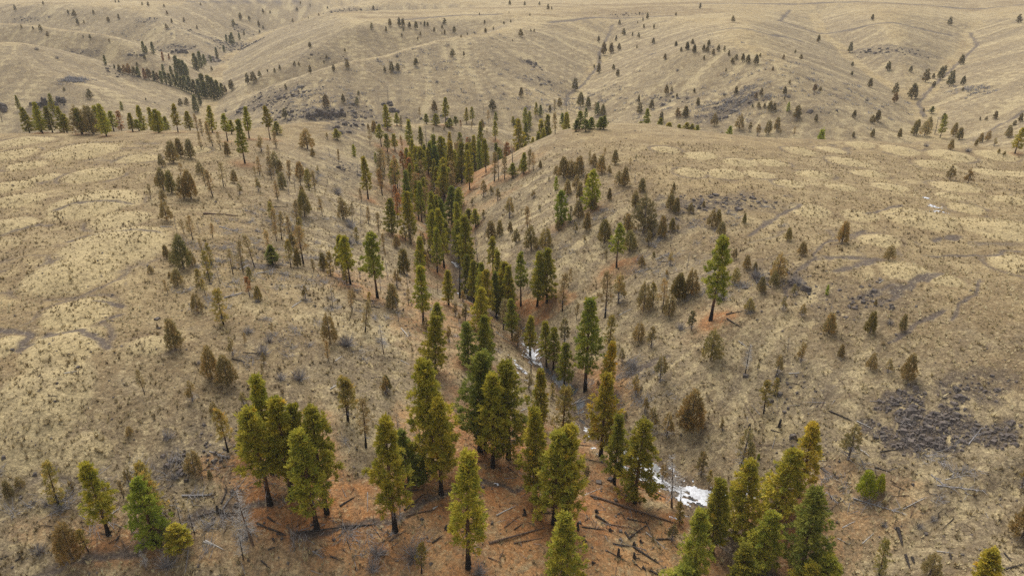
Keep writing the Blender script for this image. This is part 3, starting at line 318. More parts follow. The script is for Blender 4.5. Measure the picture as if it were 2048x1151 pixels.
j|-316.3|911.4|6.5|small dark juniper on the most distant hillside above the ravine, twenty-fourth from left
j|-323.4|955.3|5.7|small dark juniper on the most distant hillside above the ravine, twenty-fifth from left
j|-317.3|964.3|3.6|small dark juniper on the most distant hillside above the ravine, twenty-sixth from left
j|-293.5|1005.3|4.8|small dark juniper on the most distant hillside above the ravine, twenty-eighth from left
j|-296.9|1037.4|5.0|small dark juniper on the most distant hillside above the ravine, twenty-ninth from left
j|-284.3|1039.6|3.8|small dark juniper on the most distant hillside above the ravine, thirty-first from left
j|-261.6|1044.8|3.9|rightmost small dark juniper on the most distant hillside above the ravine
j|-238.9|907.6|3.4|small dark juniper on the most distant hillside above the ravine, thirty-second from left
j|-251.1|903.6|2.4|small dark juniper on the most distant hillside above the ravine, thirtieth from left
j|-285.8|953.3|4.6|small dark juniper on the most distant hillside above the ravine, twenty-seventh from left
j|-310.0|907.6|4.5|small dark juniper on the rounded hill right of the wooded ravine, fifth from left
j|-307.7|886.0|4.4|small dark juniper on the rounded hill right of the wooded ravine, third from left
j|-162.0|578.0|4.9|small dark juniper on the rounded hill right of the wooded ravine, thirteenth from left
j|-144.8|559.3|2.8|small dark juniper on the rounded hill right of the wooded ravine, sixteenth from left
j|-133.9|576.0|2.9|small dark juniper on the rounded hill right of the wooded ravine, nineteenth from left
j|-197.8|527.2|7.9|leftmost small dark juniper on the rounded hill right of the wooded ravine
j|-192.0|524.3|7.8|small dark juniper on the rounded hill right of the wooded ravine, second from left
j|-189.0|530.4|4.6|small dark juniper on the rounded hill right of the wooded ravine, fourth from left
j|-184.7|536.3|2.8|small dark juniper on the rounded hill right of the wooded ravine, sixth from left
j|-175.8|538.1|4.0|small dark juniper on the rounded hill right of the wooded ravine, eighth from left
j|-178.8|534.4|3.4|small dark juniper on the rounded hill right of the wooded ravine, seventh from left
j|-166.2|544.5|3.4|small dark juniper on the rounded hill right of the wooded ravine, eleventh from left
j|-162.9|544.8|2.8|small dark juniper on the rounded hill right of the wooded ravine, twelfth from left
j|-120.4|479.6|4.2|small dark juniper on the rounded hill right of the wooded ravine, seventeenth from left
j|-136.9|481.2|5.3|small dark juniper on the rounded hill right of the wooded ravine, fourteenth from left
j|-111.8|483.7|5.9|small dark juniper on the rounded hill right of the wooded ravine, twentieth from left
j|-145.9|554.0|2.2|small dark juniper on the rounded hill right of the wooded ravine, fifteenth from left
j|-149.2|463.4|3.6|small dark juniper on the rounded hill right of the wooded ravine, tenth from left
b|-113.1|423.8|8.5|the only small brown juniper on the rounded hill right of the wooded ravine
j|-136.0|413.2|6.3|small dark juniper on the rounded hill right of the wooded ravine, ninth from left
S|-131.4|413.9|2.6|grey twiggy shrub on the rounded hill right of the wooded ravine, right one of two
j|-105.4|435.1|5.5|small dark juniper on the rounded hill right of the wooded ravine, eighteenth from left
S|-192.5|466.3|2.6|grey twiggy shrub on the rounded hill right of the wooded ravine, left one of two
j|-119.3|619.1|5.1|small dark juniper on the rounded hill right of the wooded ravine, twenty-first from left
j|-107.4|619.8|4.4|small dark juniper on the rounded hill right of the wooded ravine, twenty-second from left
j|-105.7|631.5|6.6|small dark juniper on the rounded hill right of the wooded ravine, twenty-third from left
j|-98.2|636.7|7.4|small dark juniper on the rounded hill right of the wooded ravine, twenty-fourth from left
j|-95.3|637.7|6.7|small dark juniper on the rounded hill right of the wooded ravine, twenty-fifth from left
j|-93.8|628.9|3.1|small dark juniper on the rounded hill right of the wooded ravine, twenty-sixth from left
j|-89.6|637.3|5.0|small dark juniper on the rounded hill right of the wooded ravine, twenty-seventh from left
j|-84.1|637.9|6.7|small dark juniper on the rounded hill right of the wooded ravine, twenty-eighth from left
j|-81.5|653.0|2.5|small dark juniper on the rounded hill right of the wooded ravine, twenty-ninth from left
j|-77.8|650.1|4.6|small dark juniper on the rounded hill right of the wooded ravine, thirtieth from left
j|-75.4|651.9|3.9|small dark juniper on the rounded hill right of the wooded ravine, thirty-first from left
j|-61.5|667.2|5.2|rightmost small dark juniper on the rounded hill right of the wooded ravine
j|-68.7|642.6|3.9|small dark juniper on the rounded hill right of the wooded ravine, thirty-second from left
j|-62.9|655.6|3.2|small dark juniper on the rounded hill right of the wooded ravine, thirty-third from left
j|-59.6|642.9|3.9|small dark juniper on the broad bare hill left of its gully, twelfth from left
j|-51.7|651.1|5.4|small dark juniper on the broad bare hill left of its gully, fourteenth from left
j|-61.8|641.5|2.5|small dark juniper on the broad bare hill left of its gully, eleventh from left
j|-79.2|627.5|3.1|small dark juniper on the broad bare hill left of its gully, ninth from left
j|-80.5|618.4|2.4|small dark juniper on the broad bare hill left of its gully, eighth from left
j|-93.8|617.2|2.8|small dark juniper on the broad bare hill left of its gully, sixth from left
j|-39.2|558.6|2.4|small dark juniper on the broad bare hill left of its gully, fifteenth from left
j|-40.1|651.3|2.5|small dark juniper on the broad bare hill left of its gully, seventeenth from left
j|-21.2|582.9|4.2|small dark juniper on the broad bare hill left of its gully, nineteenth from left
j|-16.3|637.7|3.1|small dark juniper on the broad bare hill left of its gully, twenty-first from left
j|-25.8|688.8|3.4|small dark juniper on the broad bare hill left of its gully, eighteenth from left
j|-7.7|684.3|3.3|small dark juniper on the broad bare hill left of its gully, twenty-second from left
j|-1.2|688.4|3.1|small dark juniper on the broad bare hill left of its gully, twenty-third from left
j|7.2|589.4|6.0|small dark juniper on the broad bare hill left of its gully, twenty-fifth from left
j|15.9|615.5|2.3|small dark juniper on the broad bare hill left of its gully, twenty-seventh from left
j|18.9|616.6|2.6|rightmost small dark juniper on the broad bare hill left of its gully
S|-34.2|657.7|2.5|grey twiggy shrub on the broad bare hill left of its gully, third from left
j|-43.2|519.9|5.3|small dark juniper on the broad bare hill left of its gully, thirteenth from left
j|-35.0|521.3|3.2|small dark juniper on the broad bare hill left of its gully, sixteenth from left
j|-67.3|499.8|5.8|small dark juniper on the broad bare hill left of its gully, seventh from left
j|-78.8|490.3|5.4|small dark juniper on the broad bare hill left of its gully, fifth from left
j|-82.7|488.3|6.5|small dark juniper on the broad bare hill left of its gully, fourth from left
j|-87.2|486.3|4.2|small dark juniper on the broad bare hill left of its gully, third from left
j|0.4|568.8|1.5|small dark juniper on the broad bare hill left of its gully, twenty-fourth from left
S|-82.2|513.2|2.6|leftmost grey twiggy shrub on the broad bare hill left of its gully
j|6.0|457.7|6.3|small dark juniper on the broad bare hill left of its gully, twenty-sixth from left
D|-79.3|446.6|9.9|the only bare grey snag on the broad bare hill left of its gully
j|-97.0|436.1|5.0|leftmost small dark juniper on the broad bare hill left of its gully
j|-98.4|449.0|2.9|small dark juniper on the broad bare hill left of its gully, second from left
j|-48.6|433.3|7.1|small dark juniper on the broad bare hill left of its gully, tenth from left
j|-12.3|435.7|7.2|small dark juniper on the broad bare hill left of its gully, twentieth from left
S|9.2|441.2|2.6|rightmost grey twiggy shrub on the broad bare hill left of its gully
S|-50.5|474.5|2.6|grey twiggy shrub on the broad bare hill left of its gully, second from left
S|-10.8|472.4|1.5|grey twiggy shrub on the broad bare hill left of its gully, fourth from left
S|-5.4|459.8|2.0|grey twiggy shrub on the broad bare hill left of its gully, fifth from left
j|-32.1|725.2|2.4|small dark juniper on the distant flat rim, second from left
j|-3.0|738.1|1.9|small dark juniper on the distant flat rim, third from left
j|17.5|718.0|2.7|small dark juniper on the distant flat rim, sixth from left
j|15.0|872.7|4.6|small dark juniper on the distant flat rim, fifth from left
j|32.4|871.0|4.2|small dark juniper on the distant flat rim, seventh from left
j|-2.5|877.9|6.1|small dark juniper on the distant flat rim, fourth from left
j|39.0|794.9|6.1|small dark juniper on the distant flat rim, eighth from left
j|42.8|795.2|3.8|small dark juniper on the distant flat rim, ninth from left
j|-175.1|930.7|5.5|leftmost small dark juniper on the distant flat rim
j|85.6|757.0|2.0|small dark juniper on the distant flat rim, tenth from left
j|128.8|742.6|2.8|small dark juniper on the distant flat rim, twelfth from left
j|129.8|703.1|5.9|small dark juniper on the distant flat rim, fifteenth from left
j|157.6|705.7|3.4|small dark juniper on the distant flat rim, seventeenth from left
j|124.3|695.2|3.1|small dark juniper on the distant flat rim, thirteenth from left
j|118.0|686.4|2.1|small dark juniper on the distant flat rim, eleventh from left
j|119.8|662.4|3.5|small dark juniper on the distant flat rim, fourteenth from left
j|126.6|650.5|3.8|small dark juniper on the distant flat rim, sixteenth from left
j|102.1|694.2|4.6|small dark juniper along the eroded gully of the broad hill, twelfth from left
j|100.4|652.1|5.9|small dark juniper along the eroded gully of the broad hill, thirteenth from left
j|110.2|630.8|4.6|small dark juniper along the eroded gully of the broad hill, sixteenth from left
j|106.5|641.6|3.2|small dark juniper along the eroded gully of the broad hill, fourteenth from left
j|113.6|580.4|4.9|rightmost small dark juniper along the eroded gully of the broad hill
j|75.6|630.9|5.3|small dark juniper along the eroded gully of the broad hill, third from left
j|91.7|638.0|4.5|small dark juniper along the eroded gully of the broad hill, ninth from left
j|89.5|601.8|5.8|small dark juniper along the eroded gully of the broad hill, eleventh from left
j|82.4|596.8|8.1|small dark juniper along the eroded gully of the broad hill, seventh from left
j|75.9|592.8|10.5|tallest small dark juniper along the eroded gully of the broad hill
j|70.9|577.9|3.9|small dark juniper along the eroded gully of the broad hill, fifth from left
j|65.7|538.1|7.6|small dark juniper along the eroded gully of the broad hill, fourth from left
j|75.4|528.7|4.2|small dark juniper along the eroded gully of the broad hill, eighth from left
j|74.8|501.4|5.6|small dark juniper along the eroded gully of the broad hill, tenth from left
j|64.4|557.7|2.6|small dark juniper along the eroded gully of the broad hill, second from left
j|44.6|496.7|8.6|leftmost small dark juniper along the eroded gully of the broad hill
j|102.1|588.9|2.6|small dark juniper along the eroded gully of the broad hill, fifteenth from left
j|105.2|492.8|4.4|small dark juniper on the broad hill right of its gully, fifth from left
j|119.3|524.8|3.8|small dark juniper on the broad hill right of its gully, ninth from left
j|120.1|492.9|5.3|small dark juniper on the broad hill right of its gully, sixteenth from left
j|116.2|493.9|3.1|small dark juniper on the broad hill right of its gully, thirteenth from left
j|122.6|483.2|5.2|small dark juniper on the broad hill right of its gully, twentieth from left
j|126.7|506.8|3.7|small dark juniper on the broad hill right of its gully, eighteenth from left
S|109.0|467.5|1.9|grey twiggy shrub on the broad hill right of its gully, left one of two
j|97.0|440.3|6.0|small dark juniper on the broad hill right of its gully, sixth from left
j|100.6|442.4|3.2|small dark juniper on the broad hill right of its gully, seventh from left
j|111.9|430.8|2.8|small dark juniper on the broad hill right of its gully, twenty-first from left
j|101.6|431.1|2.8|small dark juniper on the broad hill right of its gully, eleventh from left
j|77.0|418.2|6.7|small dark juniper on the broad hill right of its gully, second from left
j|79.2|436.2|5.0|leftmost small dark juniper on the broad hill right of its gully
j|84.9|422.3|5.9|small dark juniper on the broad hill right of its gully, third from left
j|85.6|395.2|6.1|small dark juniper on the broad hill right of its gully, fourth from left
b|95.6|398.5|5.1|the only small brown juniper on the broad hill right of its gully
j|99.7|396.9|6.1|small dark juniper on the broad hill right of its gully, fourteenth from left
j|109.2|409.1|4.7|small dark juniper on the broad hill right of its gully, twenty-second from left
S|106.6|424.8|2.6|grey twiggy shrub on the broad hill right of its gully, right one of two
P|-53.4|293.4|10.0|leftmost green pine in the canyon behind the benches
P|-50.9|304.0|5.5|green pine in the canyon behind the benches, second from left
B|-48.4|299.4|5.4|leftmost slender brown scorched pine in the canyon behind the benches
N|-56.4|280.3|5.1|brown scorched juniper in the canyon behind the benches, second from left
N|-59.1|281.9|2.3|leftmost brown scorched juniper in the canyon behind the benches
P|-39.3|315.9|4.5|green pine in the canyon behind the benches, third from left
P|-34.9|315.6|5.3|green pine in the canyon behind the benches, fourth from left
T|-31.0|321.2|12.5|long-trunked green pine in the canyon behind the benches, left one of two
P|-26.7|327.6|4.3|green pine in the canyon behind the benches, sixth from left
P|-27.7|418.3|9.6|green pine in the canyon behind the benches, seventh from left
P|-24.1|420.6|9.1|green pine in the canyon behind the benches, eighth from left
D|-17.5|429.5|7.6|leftmost bare grey snag in the canyon behind the benches
B|-14.5|419.8|7.5|slender brown scorched pine in the canyon behind the benches, third from left
P|-9.8|419.0|7.0|green pine in the canyon behind the benches, tenth from left
P|-28.9|319.0|4.2|green pine in the canyon behind the benches, fifth from left
P|0.8|418.0|4.9|green pine in the canyon behind the benches, eleventh from left
B|-57.1|426.2|6.5|slender brown scorched pine in the canyon behind the benches, second from left
P|2.9|416.9|4.0|green pine in the canyon behind the benches, twelfth from left
P|8.2|417.0|10.6|green pine in the canyon behind the benches, thirteenth from left
P|10.2|412.2|10.5|green pine in the canyon behind the benches, fourteenth from left
P|14.8|426.7|9.7|green pine in the canyon behind the benches, fifteenth from left
K|17.6|430.4|6.6|leftmost dark green pine in the canyon behind the benches
P|13.8|325.0|18.3|green pine in the canyon behind the benches, sixteenth from left
P|16.9|322.0|23.0|tallest green pine in the canyon behind the benches
B|15.2|240.9|7.4|slender brown scorched pine in the canyon behind the benches, fourth from left
J|24.0|438.8|4.5|leftmost olive juniper in the canyon behind the benches
B|27.3|439.9|7.2|slender brown scorched pine in the canyon behind the benches, fifth from left
J|30.8|450.9|5.7|olive juniper in the canyon behind the benches, second from left
D|34.8|443.0|11.1|bare grey snag in the canyon behind the benches, second from left
J|45.1|458.8|9.2|tallest olive juniper in the canyon behind the benches
J|49.6|452.7|7.4|olive juniper in the canyon behind the benches, fourth from left
K|30.3|415.5|7.5|dark green pine in the canyon behind the benches, second from left
P|25.5|318.0|19.0|green pine in the canyon behind the benches, twentieth from left
K|21.9|234.2|4.0|dark green pine in the canyon behind the benches, third from left
K|23.4|237.6|6.1|dark green pine in the canyon behind the benches, fourth from left
K|24.8|230.5|4.0|dark green pine in the canyon behind the benches, fifth from left
K|45.6|427.4|7.6|dark green pine in the canyon behind the benches, sixth from left
K|26.9|234.2|4.0|dark green pine in the canyon behind the benches, seventh from left
B|52.4|436.5|7.7|slender brown scorched pine in the canyon behind the benches, sixth from left
K|53.9|435.0|7.7|dark green pine in the canyon behind the benches, eighth from left
J|56.8|432.5|6.6|olive juniper in the canyon behind the benches, fifth from left
K|30.1|234.0|4.0|dark green pine in the canyon behind the benches, ninth from left
K|31.4|234.6|4.5|dark green pine in the canyon behind the benches, tenth from left
Y|36.9|298.0|6.8|leftmost yellow-green pine in the canyon behind the benches
P|41.7|292.0|4.9|green pine in the canyon behind the benches, twenty-first from left
R|46.0|296.0|5.9|the only red-needled dead pine in the canyon behind the benches
P|48.4|290.0|4.3|green pine in the canyon behind the benches, twenty-third from left
P|50.2|292.0|4.8|green pine in the canyon behind the benches, twenty-fourth from left
T|56.0|285.0|10.0|long-trunked green pine in the canyon behind the benches, right one of two
P|53.9|288.0|5.2|green pine in the canyon behind the benches, twenty-fifth from left
P|63.0|275.0|4.0|green pine in the canyon behind the benches, twenty-ninth from left
P|58.6|272.0|4.0|green pine in the canyon behind the benches, twenty-eighth from left
P|66.5|272.0|4.0|green pine in the canyon behind the benches, thirtieth from left
P|72.3|268.0|4.7|green pine in the canyon behind the benches, thirty-first from left
Y|69.8|266.0|4.0|yellow-green pine in the canyon behind the benches, third from left
R|-23.8|321.9|4.2|the only red-needled dead pine on the low spur behind the canyon pines
N|-14.4|330.7|4.7|the only brown scorched juniper on the low spur behind the canyon pines
U|-30.7|312.1|2.5|grey-green juniper on the low spur behind the canyon pines, right one of two
U|-35.3|307.2|2.1|grey-green juniper on the low spur behind the canyon pines, left one of two
B|-19.2|325.7|3.9|slender brown scorched pine on the low spur behind the canyon pines, second from left
B|-11.8|325.3|3.3|rightmost slender brown scorched pine on the low spur behind the canyon pines
B|-49.0|268.3|4.9|tallest slender brown scorched pine on the low spur behind the canyon pines
C|-59.4|254.1|4.0|the only charred bare snag on the low spur behind the canyon pines
P|6.8|330.3|11.8|the only green pine on the low spur behind the canyon pines
V|-57.5|245.9|4.0|bright green young pine in the upper stream canyon, left one of two
V|-50.3|248.2|3.4|bright green young pine in the upper stream canyon, right one of two
B|-54.9|262.3|6.2|leftmost slender brown scorched pine in the upper stream canyon
T|-51.0|264.7|8.6|leftmost long-trunked green pine in the upper stream canyon
P|-48.3|261.9|6.9|green pine in the upper stream canyon, second from left
T|-46.1|266.6|6.6|long-trunked green pine in the upper stream canyon, second from left
T|-41.3|272.9|13.4|long-trunked green pine in the upper stream canyon, fourth from left
B|-44.4|273.8|5.4|slender brown scorched pine in the upper stream canyon, ninth from left
Y|-38.5|287.4|8.6|yellow-green pine in the upper stream canyon, third from left
D|-36.8|291.8|8.7|bare grey snag in the upper stream canyon, seventh from left
D|-32.9|281.7|11.7|bare grey snag in the upper stream canyon, ninth from left
P|-36.6|262.8|7.4|green pine in the upper stream canyon, seventh from left
P|-34.7|266.5|8.5|green pine in the upper stream canyon, ninth from left
P|-32.6|272.3|9.4|green pine in the upper stream canyon, eleventh from left
C|-30.8|275.1|6.6|leftmost charred bare snag in the upper stream canyon
P|-26.9|293.0|8.4|green pine in the upper stream canyon, fourteenth from left
O|-22.1|245.3|17.0|the only orange-tinged pine in the upper stream canyon
C|-24.5|256.5|10.5|charred bare snag in the upper stream canyon, second from left
D|-27.7|267.7|12.8|bare grey snag in the upper stream canyon, eleventh from left
K|-22.5|294.5|9.2|dark green pine in the upper stream canyon, second from left
R|-19.8|299.4|6.3|red-needled dead pine in the upper stream canyon, seventh from left
P|-17.2|291.8|8.5|green pine in the upper stream canyon, twentieth from left
P|-14.7|296.1|6.3|green pine in the upper stream canyon, twenty-second from left
T|-9.1|233.2|11.7|long-trunked green pine in the upper stream canyon, eighth from left
P|-14.3|223.5|13.2|green pine in the upper stream canyon, nineteenth from left
B|-5.7|213.9|9.2|slender brown scorched pine in the upper stream canyon, thirty-fifth from left
D|-4.3|213.3|9.1|rightmost bare grey snag in the upper stream canyon
B|-2.3|211.0|7.4|slender brown scorched pine in the upper stream canyon, thirty-sixth from left
C|0.4|211.2|10.6|rightmost charred bare snag in the upper stream canyon
P|0.2|209.3|4.6|green pine in the upper stream canyon, twenty-fifth from left
N|2.9|209.5|3.7|brown scorched juniper in the upper stream canyon, left one of two
P|3.7|206.7|6.7|green pine in the upper stream canyon, twenty-seventh from left
B|5.3|207.5|6.7|slender brown scorched pine in the upper stream canyon, thirty-seventh from left
B|6.6|205.4|5.5|rightmost slender brown scorched pine in the upper stream canyon
N|8.6|204.4|2.5|brown scorched juniper in the upper stream canyon, right one of two
D|-50.7|218.4|5.3|leftmost bare grey snag in the upper stream canyon
P|-44.4|202.3|13.3|leftmost green pine in the upper stream canyon
B|-41.8|211.6|8.7|slender brown scorched pine in the upper stream canyon, second from left
P|-39.8|221.2|10.2|green pine in the upper stream canyon, third from left
Y|-39.5|252.1|8.7|leftmost yellow-green pine in the upper stream canyon
P|-34.5|215.0|7.1|green pine in the upper stream canyon, fourth from left
R|-36.9|209.0|6.3|red-needled dead pine in the upper stream canyon, third from left
R|-33.5|233.3|7.7|red-needled dead pine in the upper stream canyon, sixth from left
P|-34.3|238.1|9.1|green pine in the upper stream canyon, sixth from left
K|-27.6|247.7|10.2|leftmost dark green pine in the upper stream canyon
D|-30.0|245.8|8.1|bare grey snag in the upper stream canyon, eighth from left
P|-17.0|207.8|6.9|green pine in the upper stream canyon, fifteenth from left
N|12.9|192.2|3.2|leftmost brown scorched juniper on the juniper ridge above the stream
N|14.7|188.7|6.1|brown scorched juniper on the juniper ridge above the stream, second from left
N|16.3|187.3|5.1|brown scorched juniper on the juniper ridge above the stream, fourth from left
N|18.6|186.0|6.0|brown scorched juniper on the juniper ridge above the stream, sixth from left
N|17.6|188.9|3.5|brown scorched juniper on the juniper ridge above the stream, fifth from left
D|19.8|183.5|4.7|bare grey snag on the juniper ridge above the stream, left one of two
B|22.4|192.8|3.6|leftmost slender brown scorched pine on the juniper ridge above the stream
N|23.1|190.3|3.8|brown scorched juniper on the juniper ridge above the stream, eighth from left
N|24.5|183.4|5.2|brown scorched juniper on the juniper ridge above the stream, ninth from left
B|26.6|194.6|3.4|slender brown scorched pine on the juniper ridge above the stream, second from left
N|29.1|189.3|4.1|brown scorched juniper on the juniper ridge above the stream, eleventh from left
U|26.3|180.5|3.0|grey-green juniper on the juniper ridge above the stream, sixth from left
N|27.7|171.8|3.8|brown scorched juniper on the juniper ridge above the stream, twelfth from left
N|29.0|170.0|5.1|brown scorched juniper on the juniper ridge above the stream, thirteenth from left
D|31.8|171.2|2.9|bare grey snag on the juniper ridge above the stream, right one of two
N|32.5|164.9|3.7|brown scorched juniper on the juniper ridge above the stream, fifteenth from left
B|32.5|184.3|2.8|rightmost slender brown scorched pine on the juniper ridge above the stream
U|35.2|190.8|1.8|rightmost grey-green juniper on the juniper ridge above the stream
V|19.9|162.8|9.6|tallest bright green young pine on the juniper ridge above the stream
V|12.2|160.5|8.5|bright green young pine on the juniper ridge above the stream, second from left
V|12.2|183.2|3.6|leftmost bright green young pine on the juniper ridge above the stream
N|14.8|176.3|4.4|brown scorched juniper on the juniper ridge above the stream, third from left
N|17.5|170.0|5.2|brown scorched juniper on the juniper ridge above the stream, seventh from left
N|24.4|164.5|3.3|brown scorched juniper on the juniper ridge above the stream, tenth from left
N|39.8|162.6|2.3|rightmost brown scorched juniper on the juniper ridge above the stream
N|30.3|161.1|2.7|brown scorched juniper on the juniper ridge above the stream, fourteenth from left
N|38.2|156.9|3.0|brown scorched juniper on the juniper ridge above the stream, sixteenth from left
U|6.3|186.0|2.1|grey-green juniper on the juniper ridge above the stream, fourth from left
U|-8.9|206.6|5.7|tallest grey-green juniper on the juniper ridge above the stream
U|-6.6|205.7|3.2|grey-green juniper on the juniper ridge above the stream, second from left
U|-4.3|196.8|3.9|grey-green juniper on the juniper ridge above the stream, third from left
U|10.6|190.7|1.6|grey-green juniper on the juniper ridge above the stream, fifth from left
j|197.1|772.1|5.4|small dark juniper on the distant flat rim, eighteenth from left
j|179.6|594.7|5.1|small dark juniper on the distant flat rim, nineteenth from left
j|335.3|681.2|5.6|small dark juniper on the distant flat rim, twentieth from left
j|418.4|698.0|7.6|small dark juniper on the distant flat rim, twenty-first from left
j|472.0|681.3|7.8|rightmost small dark juniper on the distant flat rim
j|256.4|604.8|5.8|leftmost small dark juniper in the side canyon at far right
j|274.5|583.9|8.3|small dark juniper in the side canyon at far right, second from left
j|338.1|537.1|7.7|small dark juniper in the side canyon at far right, eleventh from left
j|271.8|513.8|6.6|small dark juniper in the side canyon at far right, third from left
j|283.7|505.4|4.3|small dark juniper in the side canyon at far right, fourth from left
j|284.6|485.9|8.9|small dark juniper in the side canyon at far right, fifth from left
j|296.3|497.5|3.8|small dark juniper in the side canyon at far right, sixth from left
j|299.0|493.6|9.0|small dark juniper in the side canyon at far right, eighth from left
j|313.8|515.1|5.1|small dark juniper in the side canyon at far right, ninth from left
j|288.2|463.4|10.5|tallest small dark juniper in the side canyon at far right
j|291.2|455.1|6.0|small dark juniper in the side canyon at far right, twelfth from left
j|281.5|469.9|4.2|small dark juniper in the side canyon at far right, seventh from left
j|281.7|438.6|2.5|small dark juniper in the side canyon at far right, thirteenth from left
j|250.7|369.2|2.0|small dark juniper in the side canyon at far right, fourteenth from left
j|252.3|366.8|2.2|small dark juniper in the side canyon at far right, fifteenth from left
j|255.0|364.2|4.7|small dark juniper in the side canyon at far right, sixteenth from left
j|252.1|341.7|4.4|rightmost small dark juniper in the side canyon at far right
j|247.0|338.0|2.7|small dark juniper in the side canyon at far right, seventeenth from left
j|119.9|526.9|3.1|small dark juniper on the broad hill right of its gully, tenth from left
j|116.6|495.9|2.5|small dark juniper on the broad hill right of its gully, twelfth from left
j|120.0|493.0|5.3|small dark juniper on the broad hill right of its gully, fifteenth from left
j|127.1|508.9|3.1|small dark juniper on the broad hill right of its gully, seventeenth from left
j|122.5|483.3|5.2|small dark juniper on the broad hill right of its gully, nineteenth from left
j|128.0|480.2|4.3|small dark juniper on the broad hill right of its gully, twenty-third from left
j|129.5|476.7|4.4|small dark juniper on the broad hill right of its gully, twenty-fifth from left
j|133.4|488.8|4.0|small dark juniper on the broad hill right of its gully, twenty-sixth from left
j|131.5|468.6|4.0|small dark juniper on the broad hill right of its gully, twenty-seventh from left
j|135.6|472.4|4.2|small dark juniper on the broad hill right of its gully, twenty-eighth from left
j|138.9|470.2|3.4|small dark juniper on the broad hill right of its gully, twenty-ninth from left
j|138.9|459.2|3.6|small dark juniper on the broad hill right of its gully, thirty-first from left
j|137.9|446.6|3.8|small dark juniper on the broad hill right of its gully, thirty-second from left
j|141.1|450.4|3.3|small dark juniper on the broad hill right of its gully, thirty-third from left
j|143.6|444.6|5.0|small dark juniper on the broad hill right of its gully, thirty-fourth from left
j|145.6|440.5|5.1|small dark juniper on the broad hill right of its gully, thirty-fifth from left
j|148.9|435.8|5.9|small dark juniper on the broad hill right of its gully, thirty-sixth from left
j|155.0|447.4|2.3|rightmost small dark juniper on the broad hill right of its gully
j|125.4|467.3|2.8|small dark juniper on the broad hill right of its gully, twenty-fourth from left
j|132.7|440.6|1.9|small dark juniper on the broad hill right of its gully, thirtieth from left
j|157.5|705.8|3.4|small dark juniper on the broad hill right of its gully, eighth from left
j|247.6|453.1|7.6|small dark juniper on the rounded hill nose by the side canyon, sixteenth from left
b|227.9|414.9|6.0|tallest small brown juniper on the rounded hill nose by the side canyon
j|256.1|447.9|9.9|tallest small dark juniper on the rounded hill nose by the side canyon
j|227.6|447.6|5.6|small dark juniper on the rounded hill nose by the side canyon, thirteenth from left
j|225.0|469.2|2.7|small dark juniper on the rounded hill nose by the side canyon, tenth from left
j|252.6|528.8|3.9|small dark juniper on the rounded hill nose by the side canyon, eleventh from left
j|188.0|465.4|3.4|small dark juniper on the rounded hill nose by the side canyon, seventh from left
b|169.7|447.0|3.1|small brown juniper on the rounded hill nose by the side canyon, third from left
j|191.7|485.9|2.5|small dark juniper on the rounded hill nose by the side canyon, fifth from left
b|154.7|421.6|2.5|small brown juniper on the rounded hill nose by the side canyon, second from left
j|158.4|402.1|2.5|small dark juniper on the rounded hill nose by the side canyon, fourth from left
b|170.9|396.4|4.2|small brown juniper on the rounded hill nose by the side canyon, fourth from left
j|174.6|397.7|2.9|small dark juniper on the rounded hill nose by the side canyon, ninth from left
j|151.7|389.9|4.4|small dark juniper on the rounded hill nose by the side canyon, second from left
j|140.6|395.3|4.3|leftmost small dark juniper on the rounded hill nose by the side canyon
b|137.8|395.1|3.3|leftmost small brown juniper on the rounded hill nose by the side canyon
j|150.1|384.6|1.6|small dark juniper on the rounded hill nose by the side canyon, third from left
V|148.8|373.9|4.8|the only bright green young pine on the rounded hill nose by the side canyon
j|151.0|366.0|7.0|small dark juniper on the rounded hill nose by the side canyon, sixth from left
j|158.6|359.7|3.8|small dark juniper on the rounded hill nose by the side canyon, eighth from left
j|180.5|364.5|4.2|small dark juniper on the rounded hill nose by the side canyon, twelfth from left
j|190.2|363.4|4.3|small dark juniper on the rounded hill nose by the side canyon, fourteenth from left
j|194.8|367.2|5.7|small dark juniper on the rounded hill nose by the side canyon, fifteenth from left
S|168.2|390.1|1.4|grey twiggy shrub on the rounded hill nose by the side canyon, left one of two
S|204.8|402.5|2.6|grey twiggy shrub on the rounded hill nose by the side canyon, right one of two
j|130.3|407.8|4.6|small dark juniper around the dark scree of the broad hill, second from left
S|125.2|412.4|2.6|grey twiggy shrub around the dark scree of the broad hill, left one of two
j|140.9|379.0|5.3|tallest small dark juniper around the dark scree of the broad hill
j|142.8|377.9|4.4|rightmost small dark juniper around the dark scree of the broad hill
j|136.5|384.7|3.5|small dark juniper around the dark scree of the broad hill, fourth from left
j|139.2|383.0|3.0|small dark juniper around the dark scree of the broad hill, fifth from left
j|134.0|387.5|2.1|small dark juniper around the dark scree of the broad hill, third from left
N|111.0|377.4|6.8|leftmost brown scorched juniper around the dark scree of the broad hill
N|121.6|366.9|8.0|brown scorched juniper around the dark scree of the broad hill, second from left
U|125.7|362.0|5.2|grey-green juniper around the dark scree of the broad hill, left one of two
U|128.1|356.1|6.5|grey-green juniper around the dark scree of the broad hill, right one of two
J|133.4|356.1|7.4|olive juniper around the dark scree of the broad hill, right one of two
N|138.5|358.5|7.4|rightmost brown scorched juniper around the dark scree of the broad hill
B|138.3|352.1|3.8|slender brown scorched pine around the dark scree of the broad hill, second from left
B|144.9|350.9|4.2|rightmost slender brown scorched pine around the dark scree of the broad hill
j|109.9|410.2|3.2|leftmost small dark juniper around the dark scree of the broad hill
J|99.6|397.0|6.6|olive juniper around the dark scree of the broad hill, left one of two
B|94.8|397.5|5.6|tallest slender brown scorched pine around the dark scree of the broad hill
S|152.7|385.8|2.3|grey twiggy shrub around the dark scree of the broad hill, right one of two
V|121.4|268.0|10.1|tallest bright green young pine in the canyon behind the benches
